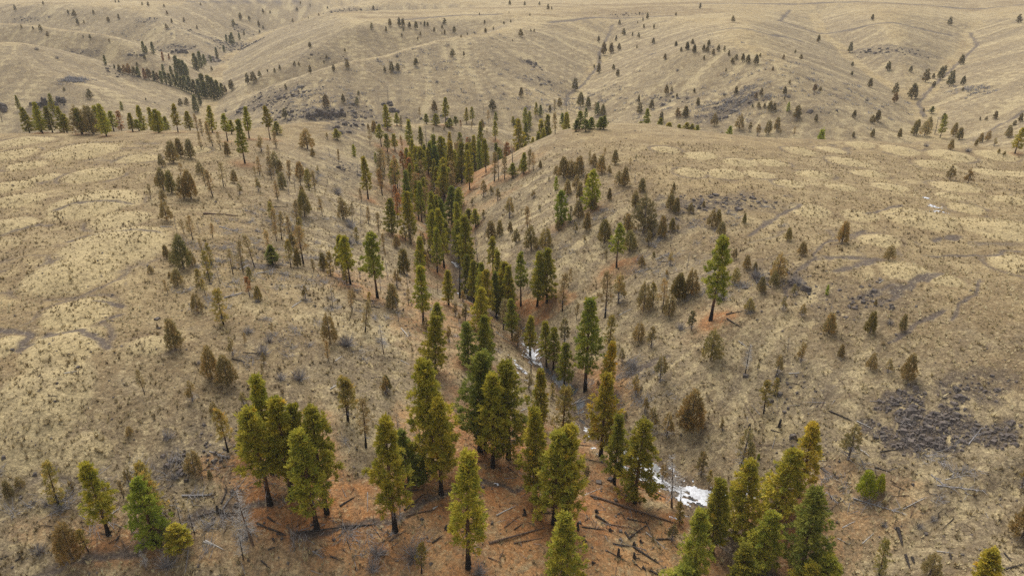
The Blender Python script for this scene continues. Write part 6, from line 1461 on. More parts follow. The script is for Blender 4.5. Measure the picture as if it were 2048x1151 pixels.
# ------------------------------------------------------------------ stream, snow
def sheet(name, keep, lift, mat, x0, x1, y0, y1, step, **props):
    xs = np.arange(x0, x1, step); ys = np.arange(y0, y1, step); YY, XX = np.meshgrid(ys, xs, indexing='ij')
    K, L = keep(XX, YY); ZZ = ground_height(XX, YY) + lift*np.clip(L, 0, 1) + .004
    ii = np.arange(XX.size).reshape(XX.shape)
    cell = K[:-1, :-1] & K[:-1, 1:] & K[1:, 1:] & K[1:, :-1]
    q = np.stack([ii[:-1, :-1], ii[:-1, 1:], ii[1:, 1:], ii[1:, :-1]], -1)[cell]
    used = np.unique(q); re = np.full(XX.size, -1); re[used] = np.arange(len(used))
    P = np.stack([XX, YY, ZZ], -1).reshape(-1, 3)[used]
    return obj(name, mesh(name, P, re[q], [mat], None, True), **props)
s = Nodes('snow'); s.color(s.mix(s.ramp(s.noise(s.new('NewGeometry').outputs['Position'], 2.5), .35, .7), (.70, .72, .76), (.45, .45, .47))); s.b.inputs['Roughness'].default_value = .6; snow_m = s.m
s = Nodes('stream_water'); s.color(s.mix(s.ramp(s.noise(s.new('NewGeometry').outputs['Position'], .8), .4, .6), (.025, .028, .030), (.07, .072, .075))); s.b.inputs['Roughness'].default_value = .3; s.b.inputs['Specular IOR Level'].default_value = .5
bpn = s.new('Bump'); bpn.inputs['Strength'].default_value = .3; bpn.inputs['Distance'].default_value = .1; s.l.new(s.noise(s.new('NewGeometry').outputs['Position'], 3.), bpn.inputs['Height']); s.l.new(bpn.outputs[0], s.b.inputs['Normal']); water_m = s.m
SP = [p[:2] for p in STREAM]
def water_keep(X, Y):
    d = poly_dist(X+1.1*fbm(X/6., Y/6., 2, 55), Y, SP) + .5*fbm(X/1.7, Y/1.7, 2, 56)
    return d < .55+.35*fbm(X/7., Y/7., 2, 57), np.zeros(X.shape)
sheet('stream', water_keep, 0, water_m, -40, 50, 40, 260, .35, kind='structure', label='narrow dark stream winding along the canyon floor')
def make_snow(cx, cy, rx, ry, ang, thr, label, seed, streamy=0.):
    ca, sa = math.cos(ang), math.sin(ang); R = max(rx, ry)*1.4
    def keep(X, Y):
        u = ((X-cx)*ca+(Y-cy)*sa)/rx; v = (-(X-cx)*sa+(Y-cy)*ca)/ry
        q = 1-np.hypot(u, v) + 1.5*fbm(u*rx/2.6, v*ry/1.1, 4, seed, .8) - thr - .30
        return q > 0, q*2
    return sheet('snow_patch', keep, .12, snow_m, cx-R, cx+R, cy-R, cy+R, .2, label=label, category='snow', group='snow left along the stream', kind='stuff')
for a in SNOW: make_snow(*a)

# ------------------------------------------------------------------ materials of wood, needles, stone
def wood(name, a, b2, scale=6.):
    s = Nodes(name); o = s.new('TexCoord').outputs['Object']
    s.color(s.mix(s.ramp(s.noise(s.mapping(o, (1, 1, .25)), scale), .38, .62), a, b2)); s.b.inputs['Roughness'].default_value = .9; return s.m
def bark_material():
    s = Nodes('pine_bark'); o = s.new('TexCoord').outputs['Object']; sp = s.new('SeparateXYZ'); s.l.new(o, sp.inputs[0])
    n = s.noise(o, 1.6, 4, .6)
    red = s.mix(s.ramp(s.noise(s.mapping(o, (1, 1, .2)), 7.), .4, .6), (.075, .042, .028), (.16, .085, .05))
    char = s.ramp(s.math('ADD', sp.outputs[2], s.math('MULTIPLY', n, 4.)), 6.6, 3.4)      # fire scar on the lower stem
    s.color(s.mix(char, red, (.018, .015, .014))); s.b.inputs['Roughness'].default_value = .95; return s.m
def needle_material(name, vary=.5, hue=(1.25, .95, .55)):
    s = Nodes(name); oi = s.new('ObjectInfo'); t = s.attr('tint').outputs['Fac']
    c = oi.outputs['Color']
    dark = s.mix(1., c, (.62, .70, .62), 'MULTIPLY'); lite = s.mix(1., c, (1.42, 1.28, 1.0), 'MULTIPLY')
    c = s.mix(s.ramp(t, 0., 1.), dark, lite)
    c = s.mix(s.math('MULTIPLY', s.ramp(t, .88, 1.), .35), c, s.mix(1., c, (1.5, .95, .6), 'MULTIPLY'))
    s.color(c); s.b.inputs['Roughness'].default_value = .75
    tr = s.new('BsdfTranslucent'); s.l.new(c, tr.inputs['Color']); ms = s.new('MixShader'); ms.inputs[0].default_value = .35
    s.l.new(s.b.outputs[0], ms.inputs[1]); s.l.new(tr.outputs[0], ms.inputs[2]); s.l.new(ms.outputs[0], s.n['Material Output'].inputs['Surface'])
    return s.m
bark = bark_material(); needles = needle_material('needles')
twig_m = wood('dead_grey_wood', (.20, .185, .18), (.36, .335, .325)); char_m = wood('charred_wood', (.022, .019, .017), (.075, .062, .055))
brown_m = wood('weathered_brown_wood', (.09, .058, .04), (.19, .13, .095)); pale_m = wood('bleached_wood', (.34, .31, .28), (.52, .49, .45))
juni_bark = wood('juniper_bark', (.10, .075, .06), (.2, .165, .14))
LOGM = dict(c=char_m, b=brown_m, w=pale_m, f=twig_m)

# ------------------------------------------------------------------ plants
def unit(a): return a/np.maximum(np.linalg.norm(a, axis=-1, keepdims=True), 1e-9)
def tubes(paths, sides=5):
    """list of (points (n,3), radii (n)) -> verts, quads"""
    V, F, o = [], [], 0
    for P, R in paths:
        P = np.asarray(P, float); n = len(P); T = unit(np.gradient(P, axis=0)); ref = np.where(np.abs(T[:, 2:3]) > .9, [[1., 0, 0]], [[0, 0, 1.]])
        a = unit(np.cross(T, ref)); b = np.cross(T, a); th = np.linspace(0, 2*math.pi, sides, endpoint=False)
        ring = P[:, None]+np.asarray(R, float)[:, None, None]*(np.cos(th)[None, :, None]*a[:, None]+np.sin(th)[None, :, None]*b[:, None])
        V.append(ring.reshape(-1, 3)); i = np.arange(sides); j = (i+1) % sides
        for k in range(n-1): F.append(np.stack([o+k*sides+i, o+k*sides+j, o+(k+1)*sides+j, o+(k+1)*sides+i], -1))
        o += n*sides
    return np.concatenate(V), np.concatenate(F)
def blades(C, Out, r, k, L, W, up=.45, spread=.85, tint=None):
    """k needle sprays at each tuft centre C, leaning along Out"""
    n = len(C); c = np.repeat(C, k, 0); o = np.repeat(Out, k, 0)
    d = unit(o*.75+np.array([0, 0, up])+r.normal(0, spread*.6, (n*k, 3))); side = unit(np.cross(d, r.normal(0, 1, (n*k, 3))))
    l = L*r.uniform(.65, 1.3, (n*k, 1)); w = W*r.uniform(.7, 1.3, (n*k, 1)); c = c + r.normal(0, L*.16, (n*k, 3))
    V = np.stack([c, c+d*l*.55+side*w, c+d*l, c+d*l*.55-side*w], 1).reshape(-1, 3)
    t = np.repeat(np.repeat(tint, k)+r.normal(0, .10, n*k), 4)
    return V, np.arange(n*k*4).reshape(-1, 4), t
def trunk_path(H, r0, r, wob=.012, top=.97):
    t = np.linspace(0, top, 9); ph = r.uniform(0, 6.28, 2)
    P = np.stack([wob*H*np.sin(t*3+ph[0])*t, wob*H*np.sin(t*2.4+ph[1])*t, t*H-.5*(t == 0)], -1)
    R = r0*(1-t)**.8+.02; R[0] *= 1.35
    return P, R
def pine_parts(seed, H=18., base=.2, rad=3.1, dens=1., k=10, L=.54, W=.082, lift=0., sparse=0., round_=.46, dead=10):
    r = np.random.default_rng(seed); P, R = trunk_path(H, H*.0165, r)
    at_ = lambda z: np.stack([np.interp(z, P[:, 2], P[:, i]) for i in range(3)], -1)
    z0 = base*H; limbs, deadl, C, O, T = [], [], [], [], []
    z = z0; az = r.uniform(0, 6.28)
    lump = r.uniform(.62, 1.18, 12)
    while z < H*.985:
        t = (z-z0)/(H-z0); env = min(1., .6+1.7*t)*(1-t)**round_*(1-.22*t)
        for b in range(r.integers(4, 6)):
            az += 2.4+r.normal(0, .35)
            ln = rad*env*lump[int((az % 6.283)/6.283*6) + 6*int(t > .45)]*r.uniform(.5, 1.22)+.25
            if r.random() < sparse: continue
            el = -.28+.95*t**1.3+r.normal(0, .13)+lift; d = np.array([math.cos(az)*math.cos(el), math.sin(az)*math.cos(el), math.sin(el)])
            p0 = at_(np.array(z+r.normal(0, .1)))
            m = max(2, int(ln/.62*dens)); s_ = np.sqrt(r.uniform(.05, 1., m)); s_ = np.repeat(s_, 3); m = len(s_); jit = np.repeat(r.normal(0, .2, m//3), 3)
            q = p0+d*(s_*ln)[:, None]+np.array([0, 0, 1.])*(.10*ln*s_**2)[:, None]
            lat = np.cross(d, [0, 0, 1.]); q = q+lat*(jit*(.3+ln*s_*.8))[:, None]+r.normal(0, .17, (m, 3))
            C.append(q); O.append(unit(d+lat*r.normal(0, .5, m)[:, None])); T.append(np.clip(r.normal(.45, .12)+np.repeat(r.normal(0, .16, m//3), 3), 0, 1))
            limbs.append((np.stack([p0, p0+d*ln*.5, p0+d*ln*.85+[0, 0, .07*ln]]), [.022+.012*ln, .014+.006*ln, .008]))
        z += .36+.16*(1-t)
    m = int(14*dens); C.append(at_(np.full(m, H*.96))+r.normal(0, .22, (m, 3))*[1, 1, 1.7]); O.append(np.tile([0, 0, 1.], (m, 1))); T.append(np.full(m, .6))
    for i in range(dead):
        zz = r.uniform(.12*H+.3, max(z0+.15*H, .2*H)); a = r.uniform(0, 6.28); ln = rad*r.uniform(.3, .75); p0 = at_(np.array(zz)); d = np.array([math.cos(a), math.sin(a), r.uniform(-.35, .1)])
        deadl.append((np.stack([p0, p0+d*ln*.6, p0+d*ln+[0, 0, -.08*ln]]), [.045, .03, .012]))
        for q in range(2): e = d+r.normal(0, .5, 3); deadl.append((np.stack([p0+d*ln*.5, p0+d*ln*.5+e*ln*.35]), [.02, .008]))
    V, F, t = blades(np.concatenate(C), np.concatenate(O), r, k, L, W, tint=np.concatenate(T))
    return dict(trunk=(tubes([(P, R)], 8), bark), limb=(tubes(limbs, 3), bark), dead_branch=((tubes(deadl, 3)) if deadl else None, twig_m), crown=((V, F), needles, t))
def juniper_parts(seed, H=6., rad=1.5, n=560, k=8, L=.34, W=.06, open_=0., skirt=.06, bare=0):
    r = np.random.default_rng(seed); P, R = trunk_path(H, H*.025, r, .03, .9)
    z = H*(skirt+(1-skirt)*(1-np.sqrt(r.uniform(0, 1, n)))**.85); az = r.uniform(0, 6.283, n); t = z/H
    lob = sum(r.uniform(.08, .2)*np.cos(j*az+r.uniform(0, 6.28)+r.uniform(-5, 5)*t) for j in (2, 3, 5))
    env = rad*np.minimum(1, .55+2.6*t)*(1-t)**.72*(1+lob)+.08
    q = env*np.sqrt(r.uniform(.12, 1, n)); cl = r.normal(0, .5, 40)
    tip = (np.floor(az/6.283*9)+9*np.floor(t*4.4)).astype(int) % 40
    keep = cl[tip] > -1.2+open_*1.6
    C = np.stack([q*np.cos(az), q*np.sin(az), z+.12*q], -1)[keep]; O = unit(np.stack([np.cos(az), np.sin(az), np.full(n, .5)], -1))[keep]
    T = np.clip(.45+.28*cl[tip][keep]+r.normal(0, .12, keep.sum()), 0, 1)
    V, F, tt = blades(C, O, r, k, L, W, up=.75, spread=.7, tint=T)
    limbs = []
    for i in range(16+bare):
        zz = r.uniform(.05, .6 if i < 16 else .35)*H; a = r.uniform(0, 6.28); e = rad*(1-zz/H)*(.9 if i < 16 else 1.25); p0 = np.array([0, 0, zz]); d = np.array([math.cos(a), math.sin(a), .5 if i < 16 else .1])
        limbs.append((np.stack([p0, p0+d*e*.5, p0+d*e]), [.05, .03, .01]))
    return dict(trunk=(tubes([(P, R)], 6), juni_bark), limb=(tubes(limbs, 3), twig_m if bare else juni_bark), crown=((V, F), needles, tt))
def snag_parts(seed, H=8., n=46, rad=1.1, twigs=4, tm=None, bm=None, r0=.011, top=.98, low=.12):
    r = np.random.default_rng(seed); P, R = trunk_path(H, H*r0, r, .02, top); L = []
    for i in range(n):
        zz = H*r.uniform(low, .97); a = r.uniform(0, 6.28); e = rad*(1.15-zz/H)*r.uniform(.5, 1.2); p0 = np.stack([np.interp(zz, P[:, 2], P[:, j]) for j in range(3)]); d = np.array([math.cos(a), math.sin(a), r.uniform(-.3, .4)])
        L.append((np.stack([p0, p0+d*e*.55, p0+d*e+[0, 0, .08*e]]), [.032, .022, .009]))
        for q in range(twigs): s0 = r.uniform(.3, .9); g = d*.6+r.normal(0, .5, 3); L.append((np.stack([p0+d*e*s0, p0+d*e*s0+g*e*.45]), [.014, .006]))
    return dict(trunk=(tubes([(P, R)], 6), tm or char_m), branch=(tubes(L, 3), bm or twig_m))
def shrub_parts(seed, H=1.6, rad=1.3, n=130):
    r = np.random.default_rng(seed); L = []; S = []
    for i in range(n):
        a = r.uniform(0, 6.28); e = math.acos(r.uniform(.15, 1)); d = np.array([math.sin(e)*math.cos(a)*rad/H, math.sin(e)*math.sin(a)*rad/H, math.cos(e)])*H*r.uniform(.7, 1.05)
        p0 = np.array([r.normal(0, .12), r.normal(0, .12), -.05]); (S if i < 10 else L).append((np.stack([p0, p0+d*.5+r.normal(0, .06, 3), p0+d]), [.03, .02, .008] if i < 10 else [.016, .012, .006]))
    return dict(stem=(tubes(S, 4), brown_m), twig=(tubes(L, 3), twig_m))
protos = {}
def proto(kind, H, parts):
    ms = {}
    for n, v in parts.items():
        if v[0] is None: continue
        (V, F), m = v[0], v[1]
        ms[n] = mesh(n, V, F, [m], {'tint': ('FLOAT', v[2])} if len(v) > 2 else None, n in ('trunk',))
    protos.setdefault(kind, []).append((H, ms))
for i in range(6): proto('pine', 18, pine_parts(100+i, base=(.15, .21, .26, .12, .19, .28)[i], rad=(3.5, 2.9, 3.2, 4.0, 2.6, 3.0)[i], round_=(.72, .8, .68, .66, .85, .7)[i], sparse=(.06, .1, .14, .05, .08, .16)[i]))
for i in range(4): proto('tall', 18, pine_parts(200+i, base=(.34, .40, .29, .36)[i], rad=(3.1, 2.9, 2.8, 3.4)[i], round_=(.68, .6, .75, .62)[i], sparse=.1, dead=16))
for i in range(2): proto('young', 9, pine_parts(300+i, H=9, base=.06, rad=2.1, dens=1.3, L=.38, W=.075, round_=.62, dead=0))
for i in range(3): proto('juniper', 6, juniper_parts(400+i, rad=(1.6, 1.35, 1.85)[i], n=430, open_=(.3, .42, .5)[i], L=.46, W=.05))
proto('open', 6, juniper_parts(430, rad=1.7, n=420, open_=.75, skirt=.12, bare=12))
for i in range(2): proto('brushy', 6, juniper_parts(440+i, rad=1.45, n=330, open_=.65, skirt=.25, bare=26))
for i in range(3): proto('slender', 9, pine_parts(500+i, H=9, base=(.22, .4, .3)[i], rad=(1.35, 1.5, 1.15)[i], dens=1.2, k=7, L=.36, W=.045, sparse=(.25, .4, .3)[i], dead=12))
for i in range(2): proto('sparse', 10, pine_parts(550+i, H=10, base=(.15, .3)[i], rad=1.9, dens=1.0, k=8, L=.40, W=.055, sparse=.25, dead=14))
for i in range(3): proto('grey', 8, snag_parts(600+i, tm=wood('grey_stem', (.06, .055, .05), (.2, .18, .165)) if i == 0 else char_m))
for i in range(2): proto('charred', 10, snag_parts(620+i, H=10, n=18, rad=.8, twigs=1, bm=char_m, r0=.016))
for i in range(2): proto('pale', 8, snag_parts(640+i, n=90, rad=1.7, twigs=6, bm=pale_m, tm=char_m if i else brown_m, r0=.014, low=.2))
for i in range(2): proto('shrub', 1.6, shrub_parts(700+i))
for i in range(2): proto('far_pine', 12, {k: v for k, v in pine_parts(800+i, H=12, base=.1, rad=2.4, dens=.7, k=6, L=.6, W=.13, dead=0).items() if k != 'limb'})
for i in range(3): proto('far_juniper', 6, {k: v for k, v in juniper_parts(820+i, rad=(1.6, 1.9, 1.4)[i], n=190, k=6, L=.55, W=.12, open_=.1).items() if k != 'limb'})

KINDS = {  # kind letter: prototype, name, category, group, needle colour
 'P': ('pine', 'pine_tree', 'pine tree', 'green pines', (0.375, 0.345, 0.055)), 'T': ('tall', 'pine_tree', 'pine tree', 'green pines', (0.365, 0.340, 0.055)),
 'Y': ('pine', 'pine_tree', 'pine tree', 'green pines', (0.420, 0.370, 0.055)), 'O': ('pine', 'pine_tree', 'pine tree', 'green pines', (0.440, 0.350, 0.055)),
 'V': ('young', 'pine_tree', 'pine tree', 'green pines', (0.340, 0.360, 0.055)), 'K': ('pine', 'pine_tree', 'pine tree', 'green pines', (0.260, 0.270, 0.060)),
 'J': ('juniper', 'juniper', 'juniper', 'junipers', (0.290, 0.235, 0.095)), 'N': ('juniper', 'scorched_juniper', 'juniper', 'scorched junipers', (0.350, 0.270, 0.135)),
 'U': ('brushy', 'juniper', 'juniper', 'junipers', (0.340, 0.275, 0.140)), 'G': ('juniper', 'juniper', 'juniper', 'junipers', (0.360, 0.380, 0.040)), 'H': ('open', 'juniper', 'juniper', 'junipers', (0.230, 0.170, 0.075)),
 'B': ('slender', 'scorched_pine', 'pine tree', 'scorched pines', (0.380, 0.285, 0.150)), 'L': ('sparse', 'scorched_pine', 'pine tree', 'scorched pines', (0.400, 0.315, 0.100)),
 'D': ('grey', 'dead_tree', 'dead tree', 'dead trees', None), 'C': ('charred', 'dead_tree', 'dead tree', 'dead trees', None), 'W': ('pale', 'dead_tree', 'dead tree', 'dead trees', None),
 'R': ('sparse', 'dead_pine_tree', 'pine tree', 'red-needled pines', (0.430, 0.215, 0.095)), 'r': ('far_pine', 'dead_pine_tree', 'pine tree', 'red-needled pines', (0.360, 0.190, 0.100)),
 'S': ('shrub', 'shrub', 'shrub', 'grey shrubs', None), 'j': ('far_juniper', 'juniper', 'juniper', 'junipers', (0.220, 0.175, 0.090)),
 'p': ('far_pine', 'pine_tree', 'pine tree', 'green pines', (0.195, 0.195, 0.075)), 'b': ('far_juniper', 'scorched_juniper', 'juniper', 'scorched junipers', (0.290, 0.200, 0.105))}
tz = gz([t[1] for t in TREES], [t[2] for t in TREES])
for (k, x, y, h, label), z in zip(TREES, tz):
    pk, name, cat, group, tint = KINDS[k]
    H, ms = random.choice(protos[pk])
    e = bpy.data.objects.new(name, None); col.objects.link(e); e.empty_display_size = .5
    e.location = (x, y, float(z)-.05); s = h/H; w = s*random.uniform(.9, 1.15)
    if pk in ('pine', 'tall'): w = min(max(w, .62), 1.05)*(1.22 if y < 76 and x > 12 else 1.1 if y < 105 else 1)
    if pk in ('juniper', 'far_juniper'): w *= random.uniform(.9, 1.15)
    lean = .05 if pk in ('slender', 'sparse', 'grey', 'charred', 'pale') else .018
    e.rotation_euler = (random.gauss(0, lean), random.gauss(0, lean), random.uniform(0, 6.28)); e.scale = (w, w, s)
    e['label'] = label; e['category'] = cat; e['group'] = group
    for n, me in ms.items():
        o = bpy.data.objects.new(n, me); col.objects.link(o); o.parent = e
        if n in ('crown', 'limb', 'dead_branch', 'branch', 'twig', 'stem'): o['kind'] = 'stuff'
        if tint:
            v = random.gauss(1, .12); q = random.gauss(0, .05); o.color = (tint[0]*v*(1+q), tint[1]*v, tint[2]*v*(1-q), 1)

# ------------------------------------------------------------------ fallen logs and stumps
for x0, y0, x1, y1, k, rad, label in LOGS:
    rad *= .6
    n = 7; t = np.linspace(0, 1, n); ln = math.hypot(x1-x0, y1-y0); r = np.random.default_rng(int(abs(x0*97+y0*13)*10))
    bow = r.normal(0, .012)*ln; nx, ny = -(y1-y0)/ln, (x1-x0)/ln
    xs = x0+t*(x1-x0)+nx*bow*np.sin(t*3.14); ys = y0+t*(y1-y0)+ny*bow*np.sin(t*3.14)
    za = gz(xs, ys); z0, z1 = np.polyfit(t, za, 1)[::-1]; zz = np.maximum(z0+z1*t, za-.05)+rad*.75
    P = np.stack([xs, ys, zz], -1); o0 = P[0].copy(); P = P-o0
    R = rad*(1-.62*t); R[-1] *= .35
    e = bpy.data.objects.new('fallen_log', None); col.objects.link(e); e.location = o0; e['label'] = label; e['category'] = 'log'; e['group'] = 'fallen logs'
    V, Fq = tubes([(P, R), (np.stack([P[0]-(P[1]-P[0])*.002, P[0]]), [.01, rad])], 7)
    obj('trunk', mesh('trunk', V, Fq, [LOGM[k]], None, True), e)
    nb = {'f': int(ln*4.5)+6, 'w': int(ln*.9)+2, 'b': int(ln*.5)+1, 'c': 2}[k]; br = []
    for i in range(nb):
        q = r.uniform(.15, .98); p = np.array([np.interp(q, t, P[:, j]) for j in range(3)]); ax = unit(P[-1]-P[0]); d = unit(ax*.5+np.array([nx, ny, 0])*r.choice([-1, 1])*r.uniform(.4, 1)+np.array([0, 0, r.uniform(-.1, .7)]))
        L = (1.6 if k == 'f' else .8)*r.uniform(.3, 1)*(1.1-q*.6); br.append((np.stack([p, p+d*L*.6, p+d*L+[0, 0, -.1*L]]), [rad*.22+.012, rad*.14+.01, .008]))
    V, Fq = tubes(br, 3); obj('branch', mesh('branch', V, Fq, [LOGM[k]]), e, kind='stuff')
for x, y, h, label in STUMPS:
    r = np.random.default_rng(int(x*31+y*77)); z = float(gz(x, y)[0])
    P = np.stack([r.normal(0, .04, 5).cumsum(), r.normal(0, .04, 5).cumsum(), np.array([-.2, .1, .5, .85, 1.])*h], -1); R = np.array([.42, .3, .25, .22, .03])*(.55+.12*h)
    e = bpy.data.objects.new('stump', None); col.objects.link(e); e.location = (x, y, z); e['label'] = label; e['category'] = 'stump'; e['group'] = 'charred stumps'
    V, Fq = tubes([(P, R)], 7); obj('stem', mesh('stem', V, Fq, [char_m], None, True), e)
    V, Fq = tubes([(np.array([[0, 0, .12], [.5*math.cos(a), .5*math.sin(a), -.08]]), [.1, .03]) for a in r.uniform(0, 6.28, 4)], 4); obj('root', mesh('root', V, Fq, [char_m]), e, kind='stuff')

# ------------------------------------------------------------------ rock
s = Nodes('basalt'); g = s.new('NewGeometry'); pos = g.outputs['Position']
cst = s.mix(s.ramp(s.noise(pos, .9, 4), .35, .65), (.075, .064, .060), (.15, .122, .105)); cst = s.mix(s.math('MULTIPLY', s.ramp(s.noise(pos, 4., 3), .56, .68), .7), cst, (.24, .21, .15)); s.color(cst); s.b.inputs['Roughness'].default_value = .95; basalt = s.m
def stone_cloud(pts, size, seed):
    """each stone an uneven 8-cornered block, sunk in the ground"""
    r = np.random.default_rng(seed); n = len(pts); cube = np.array([[x, y, z] for z in (-1, 1) for y in (-1, 1) for x in (-1, 1)], float)
    P = cube[None]*r.uniform(.55, 1.05, (n, 8, 3)); P[:, 4:, :2] *= r.uniform(.4, .85, (n, 1, 1)); P *= (size*r.uniform(.8, 1.3, (n, 3)).T).T.reshape(n, 1, 3)*np.array([1, 1, .6])
    a = r.uniform(0, 6.28, n); c, s_ = np.cos(a)[:, None], np.sin(a)[:, None]; P[..., 0], P[..., 1] = P[..., 0]*c-P[..., 1]*s_, P[..., 0]*s_+P[..., 1]*c
    P += np.asarray(pts)[:, None]; f = np.array([[4, 5, 7, 6], [0, 1, 5, 4], [1, 3, 7, 5], [3, 2, 6, 7], [2, 0, 4, 6]])
    return P.reshape(-1, 3), (np.arange(n)[:, None, None]*8+f[None]).reshape(-1, 4)
pts, sz = [], []
for x, y, rx, ry, a in ROCKY:
    n = int(min(3200, rx*ry*math.pi*((5. if a > .7 else 1.6) if y < 130 else .55 if y < 260 else .10))*a); q = rng.normal(0, .5, (n, 2))*[rx, ry]+[x, y]
    m = blob(q[:, 0], q[:, 1], x, y, rx, ry, .8, max(3., rx/3), 23) > .25; q = q[m]
    pts.append(q); sz.append(np.minimum(rng.lognormal(-1.55 if y < 130 else -1.2 if y < 260 else -.35, .45, len(q)), 1.6))
n = 2600; yy = 46+rng.random(n)**1.4*190; q = np.stack([rng.uniform(-1, 1, n)*(40+.75*yy), yy], -1); pts.append(q); sz.append(rng.lognormal(-2.0, .4, n))
q = np.concatenate(pts); sz = np.concatenate(sz); zz = gz(q[:, 0], q[:, 1])
V, Fq = stone_cloud(np.column_stack([q, zz+.1*sz]), sz, 5)
obj('rubble', mesh('rubble', V, Fq, [basalt]), kind='stuff', label='dark basalt stones strewn over the slopes')
for i, (x0, y0, x1, y1, hgt, n, label) in enumerate(CLIFFS):
    r = np.random.default_rng(900+i); e = bpy.data.objects.new('rock_outcrop', None); col.objects.link(e)
    t = (np.arange(n)+.5)/n; xs = x0+t*(x1-x0)+r.normal(0, 1, n); ys = y0+t*(y1-y0)+r.normal(0, 1.6, n); zs = gz(xs, ys); c = np.array([xs.mean(), ys.mean(), zs.mean()]); e.location = c
    e['label'] = label; e['category'] = 'rock outcrop'; e['group'] = 'basalt outcrops'; w = max(min(math.hypot(x1-x0, y1-y0)/n*.8, 2.4), hgt*.5)
    for j in range(n):
        k = 5; P, Q = [], []; m = 7; ph = r.uniform(0, 6.28)
        for lv in range(k):
            u = lv/(k-1); rr = w*(1-.4*u**2)*r.uniform(.85, 1.1, m); th = ph+np.linspace(0, 6.283, m, endpoint=False)
            P.append(np.stack([rr*np.cos(th), rr*np.sin(th)*.9, np.full(m, u*hgt*r.uniform(.85, 1.05)-.6)+r.normal(0, .12*hgt*.5, m)], -1))
        P = np.concatenate(P); ii = np.arange(m); jj = (ii+1) % m
        for lv in range(k-1): Q.append(np.stack([lv*m+ii, lv*m+jj, (lv+1)*m+jj, (lv+1)*m+ii], -1))
        top = len(P); P = np.vstack([P, [[0, 0, hgt*.95-.6]]]); Q.append(np.stack([(k-1)*m+ii, (k-1)*m+jj, np.full(m, top), np.full(m, top)], -1))
        me = bpy.data.meshes.new('boulder'); me.from_pydata([tuple(p) for p in P*r.uniform(.75, 1.2)], [], [tuple(dict.fromkeys(map(int, f))) for f in np.concatenate(Q)]); me.materials.append(basalt)
        o = obj('boulder', me, e); o.location = (xs[j]-c[0], ys[j]-c[1], zs[j]-c[2])

# ------------------------------------------------------------------ grass tufts and woody litter
s = Nodes('bunchgrass'); t = s.attr('tint').outputs['Fac']; c = s.mix(s.ramp(t, 0, .55), (.21, .155, .08), (.42, .335, .18)); c = s.mix(s.ramp(t, .6, 1.), c, (.56, .47, .28)); s.color(c); s.b.inputs['Roughness'].default_value = .9; grass_m = s.m
N = 70000; yy = 44+rng.random(N)**1.25*170; xx = rng.uniform(-1, 1, N)*(30+.78*yy)
dens = fbm(xx/5., yy/5., 3, 301); mk = masks(xx, yy); du = np.maximum(np.maximum(mk[0], mk[3]), np.maximum(np.maximum(mk[2], mk[4]), .55*mk[6]))
near = (dens > -.32+.35*rng.normal(0, 1, N)) & (poly_dist(xx, yy, SP) > 2.2) & (rng.random(N) > du*1.4); xx, yy = xx[near], yy[near]; n = len(xx); zz = gz(xx, yy)
C = np.stack([xx, yy, zz-.03], -1); size = rng.lognormal(-1.0, .35, n); k = 5
a = rng.uniform(0, 6.283, (n, k)); tl = rng.uniform(.35, 1.0, (n, k)); d = np.stack([np.cos(a)*tl, np.sin(a)*tl, np.full((n, k), 1.)], -1); d = unit(d)
side = np.stack([-np.sin(a), np.cos(a), np.zeros((n, k))], -1); sz3 = size[:, None, None]
base = C[:, None]+rng.normal(0, .06, (n, k, 3))*[1, 1, 0]
V = np.stack([base-side*sz3*.16, base+side*sz3*.16, base+d*sz3], 2).reshape(-1, 3); tt = np.repeat(np.clip(.5+.6*fbm(xx/9., yy/9., 2, 302)+rng.normal(0, .22, n), 0, 1), k*3)
obj('grass', mesh('grass', V, np.arange(len(V)).reshape(-1, 3), [grass_m], {'tint': ('FLOAT', tt)}), kind='stuff', label='dry straw-coloured bunchgrass covering the slopes')
paths = []
for x, y, rx, ry, n, in LITTER:
    for i in range(n):
        px, py = rng.normal(x, rx*.5), rng.normal(y, ry*.5); L = rng.lognormal(-.1, .55); a = rng.uniform(0, 6.28); q = np.array([[px, py], [px+L*math.cos(a), py+L*math.sin(a)]]); paths.append((q, L))
q = np.concatenate([p[0] for p in paths]); zq = gz(q[:, 0], q[:, 1]).reshape(-1, 2)
for mi, (nm, m) in enumerate((('charred', char_m), ('grey', twig_m), ('brown', brown_m))):
    tb = [(np.column_stack([p[0], zq[i]+.05+[0, rng.uniform(0, .25)]]), [.02+.02*p[1]**.7, .014]) for i, p in enumerate(paths) if i % 3 == mi]
    V, Fq = tubes(tb, 4); obj(nm+'_litter', mesh(nm+'_litter', V, Fq, [m]), kind='stuff', label=nm+' sticks and branch litter on the ground')

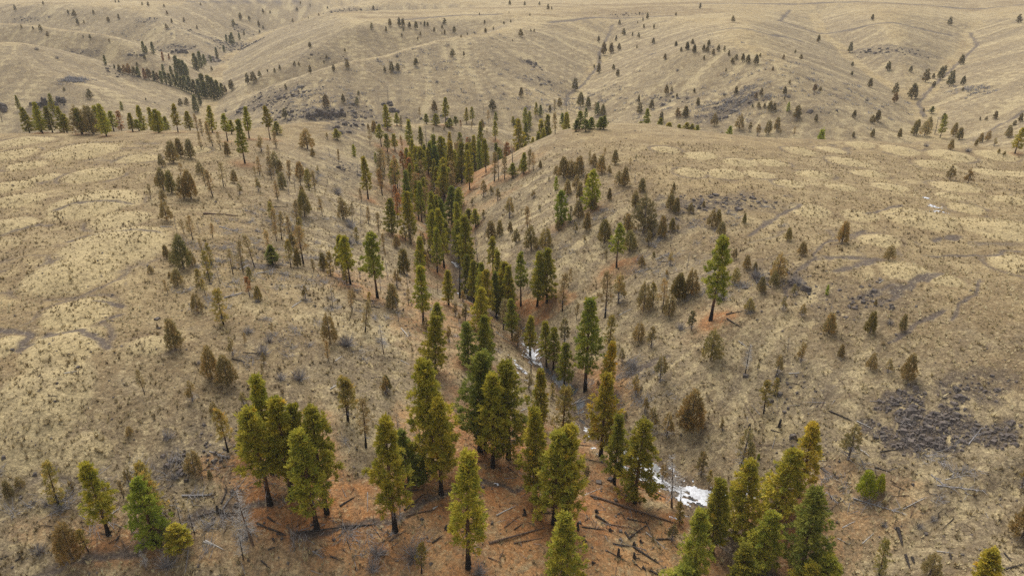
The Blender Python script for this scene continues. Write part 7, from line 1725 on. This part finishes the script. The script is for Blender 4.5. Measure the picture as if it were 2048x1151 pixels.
# ------------------------------------------------------------------ the air
V = np.array([[x, y, z] for z in (-140, 25) for y in (-2100, 9600) for x in (-9500, 9500)], float)
Fq = np.array([[0, 2, 3, 1], [4, 5, 7, 6], [0, 1, 5, 4], [1, 3, 7, 5], [3, 2, 6, 7], [2, 0, 4, 6]])
hm = bpy.data.materials.new('air_haze'); hm.use_nodes = True; hn = hm.node_tree; hn.nodes.remove(hn.nodes['Principled BSDF'])
pv = hn.nodes.new('ShaderNodeVolumePrincipled'); pv.inputs['Color'].default_value = (.80, .82, .86, 1); pv.inputs['Density'].default_value = .00011
hn.links.new(pv.outputs[0], hn.nodes['Material Output'].inputs['Volume'])
obj('haze', mesh('haze', V, Fq, [hm]), kind='stuff', label='thin pale haze that greys the distant hills')

# ------------------------------------------------------------------ low dead brush
S0, S1 = [], []
for x, y, rx, ry, n in BRUSH:
    for i in range(n):
        px, py = rng.normal(x, rx*.5), rng.normal(y, ry*.5); R = rng.uniform(.6, 1.7); a0 = rng.uniform(0, 3.14)
        m = 26; a = a0+rng.choice([0, 3.14], m)+rng.normal(0, .45, m); st = rng.normal(0, R*.45, (m, 2))+[px, py]; L = rng.uniform(.5, 1.3, m)
        S0.append(st); S1.append(st+np.stack([np.cos(a)*L, np.sin(a)*L], -1))
for x, y, rx, ry, n in FAR_BRUSH:
    for i in range(n):
        px, py = rng.normal(x, rx*.5), rng.normal(y, ry*.5); m = 9; a = rng.uniform(0, 6.28, m); st = rng.normal(0, .7, (m, 2))*[1.6, 1]+[px, py]
        S0.append(st); S1.append(st+np.stack([np.cos(a), np.sin(a)], -1)*rng.uniform(.6, 1.6, (m, 1)))
S0 = np.concatenate(S0); S1 = np.concatenate(S1); z0 = gz(S0[:, 0], S0[:, 1]); z1 = gz(S1[:, 0], S1[:, 1])+rng.uniform(.1, .7, len(S1))
tb = [(np.array([[*p, u], [*q, v+(.5 if p[1] > 330 else 0)]]), [.03, .012] if p[1] < 330 else [.16, .05]) for p, q, u, v in zip(S0, S1, z0, z1)]
V, Fq = tubes(tb, 3); obj('brush', mesh('brush', V, Fq, [twig_m]), kind='stuff', label='low grey dead brush scattered over the slopes')
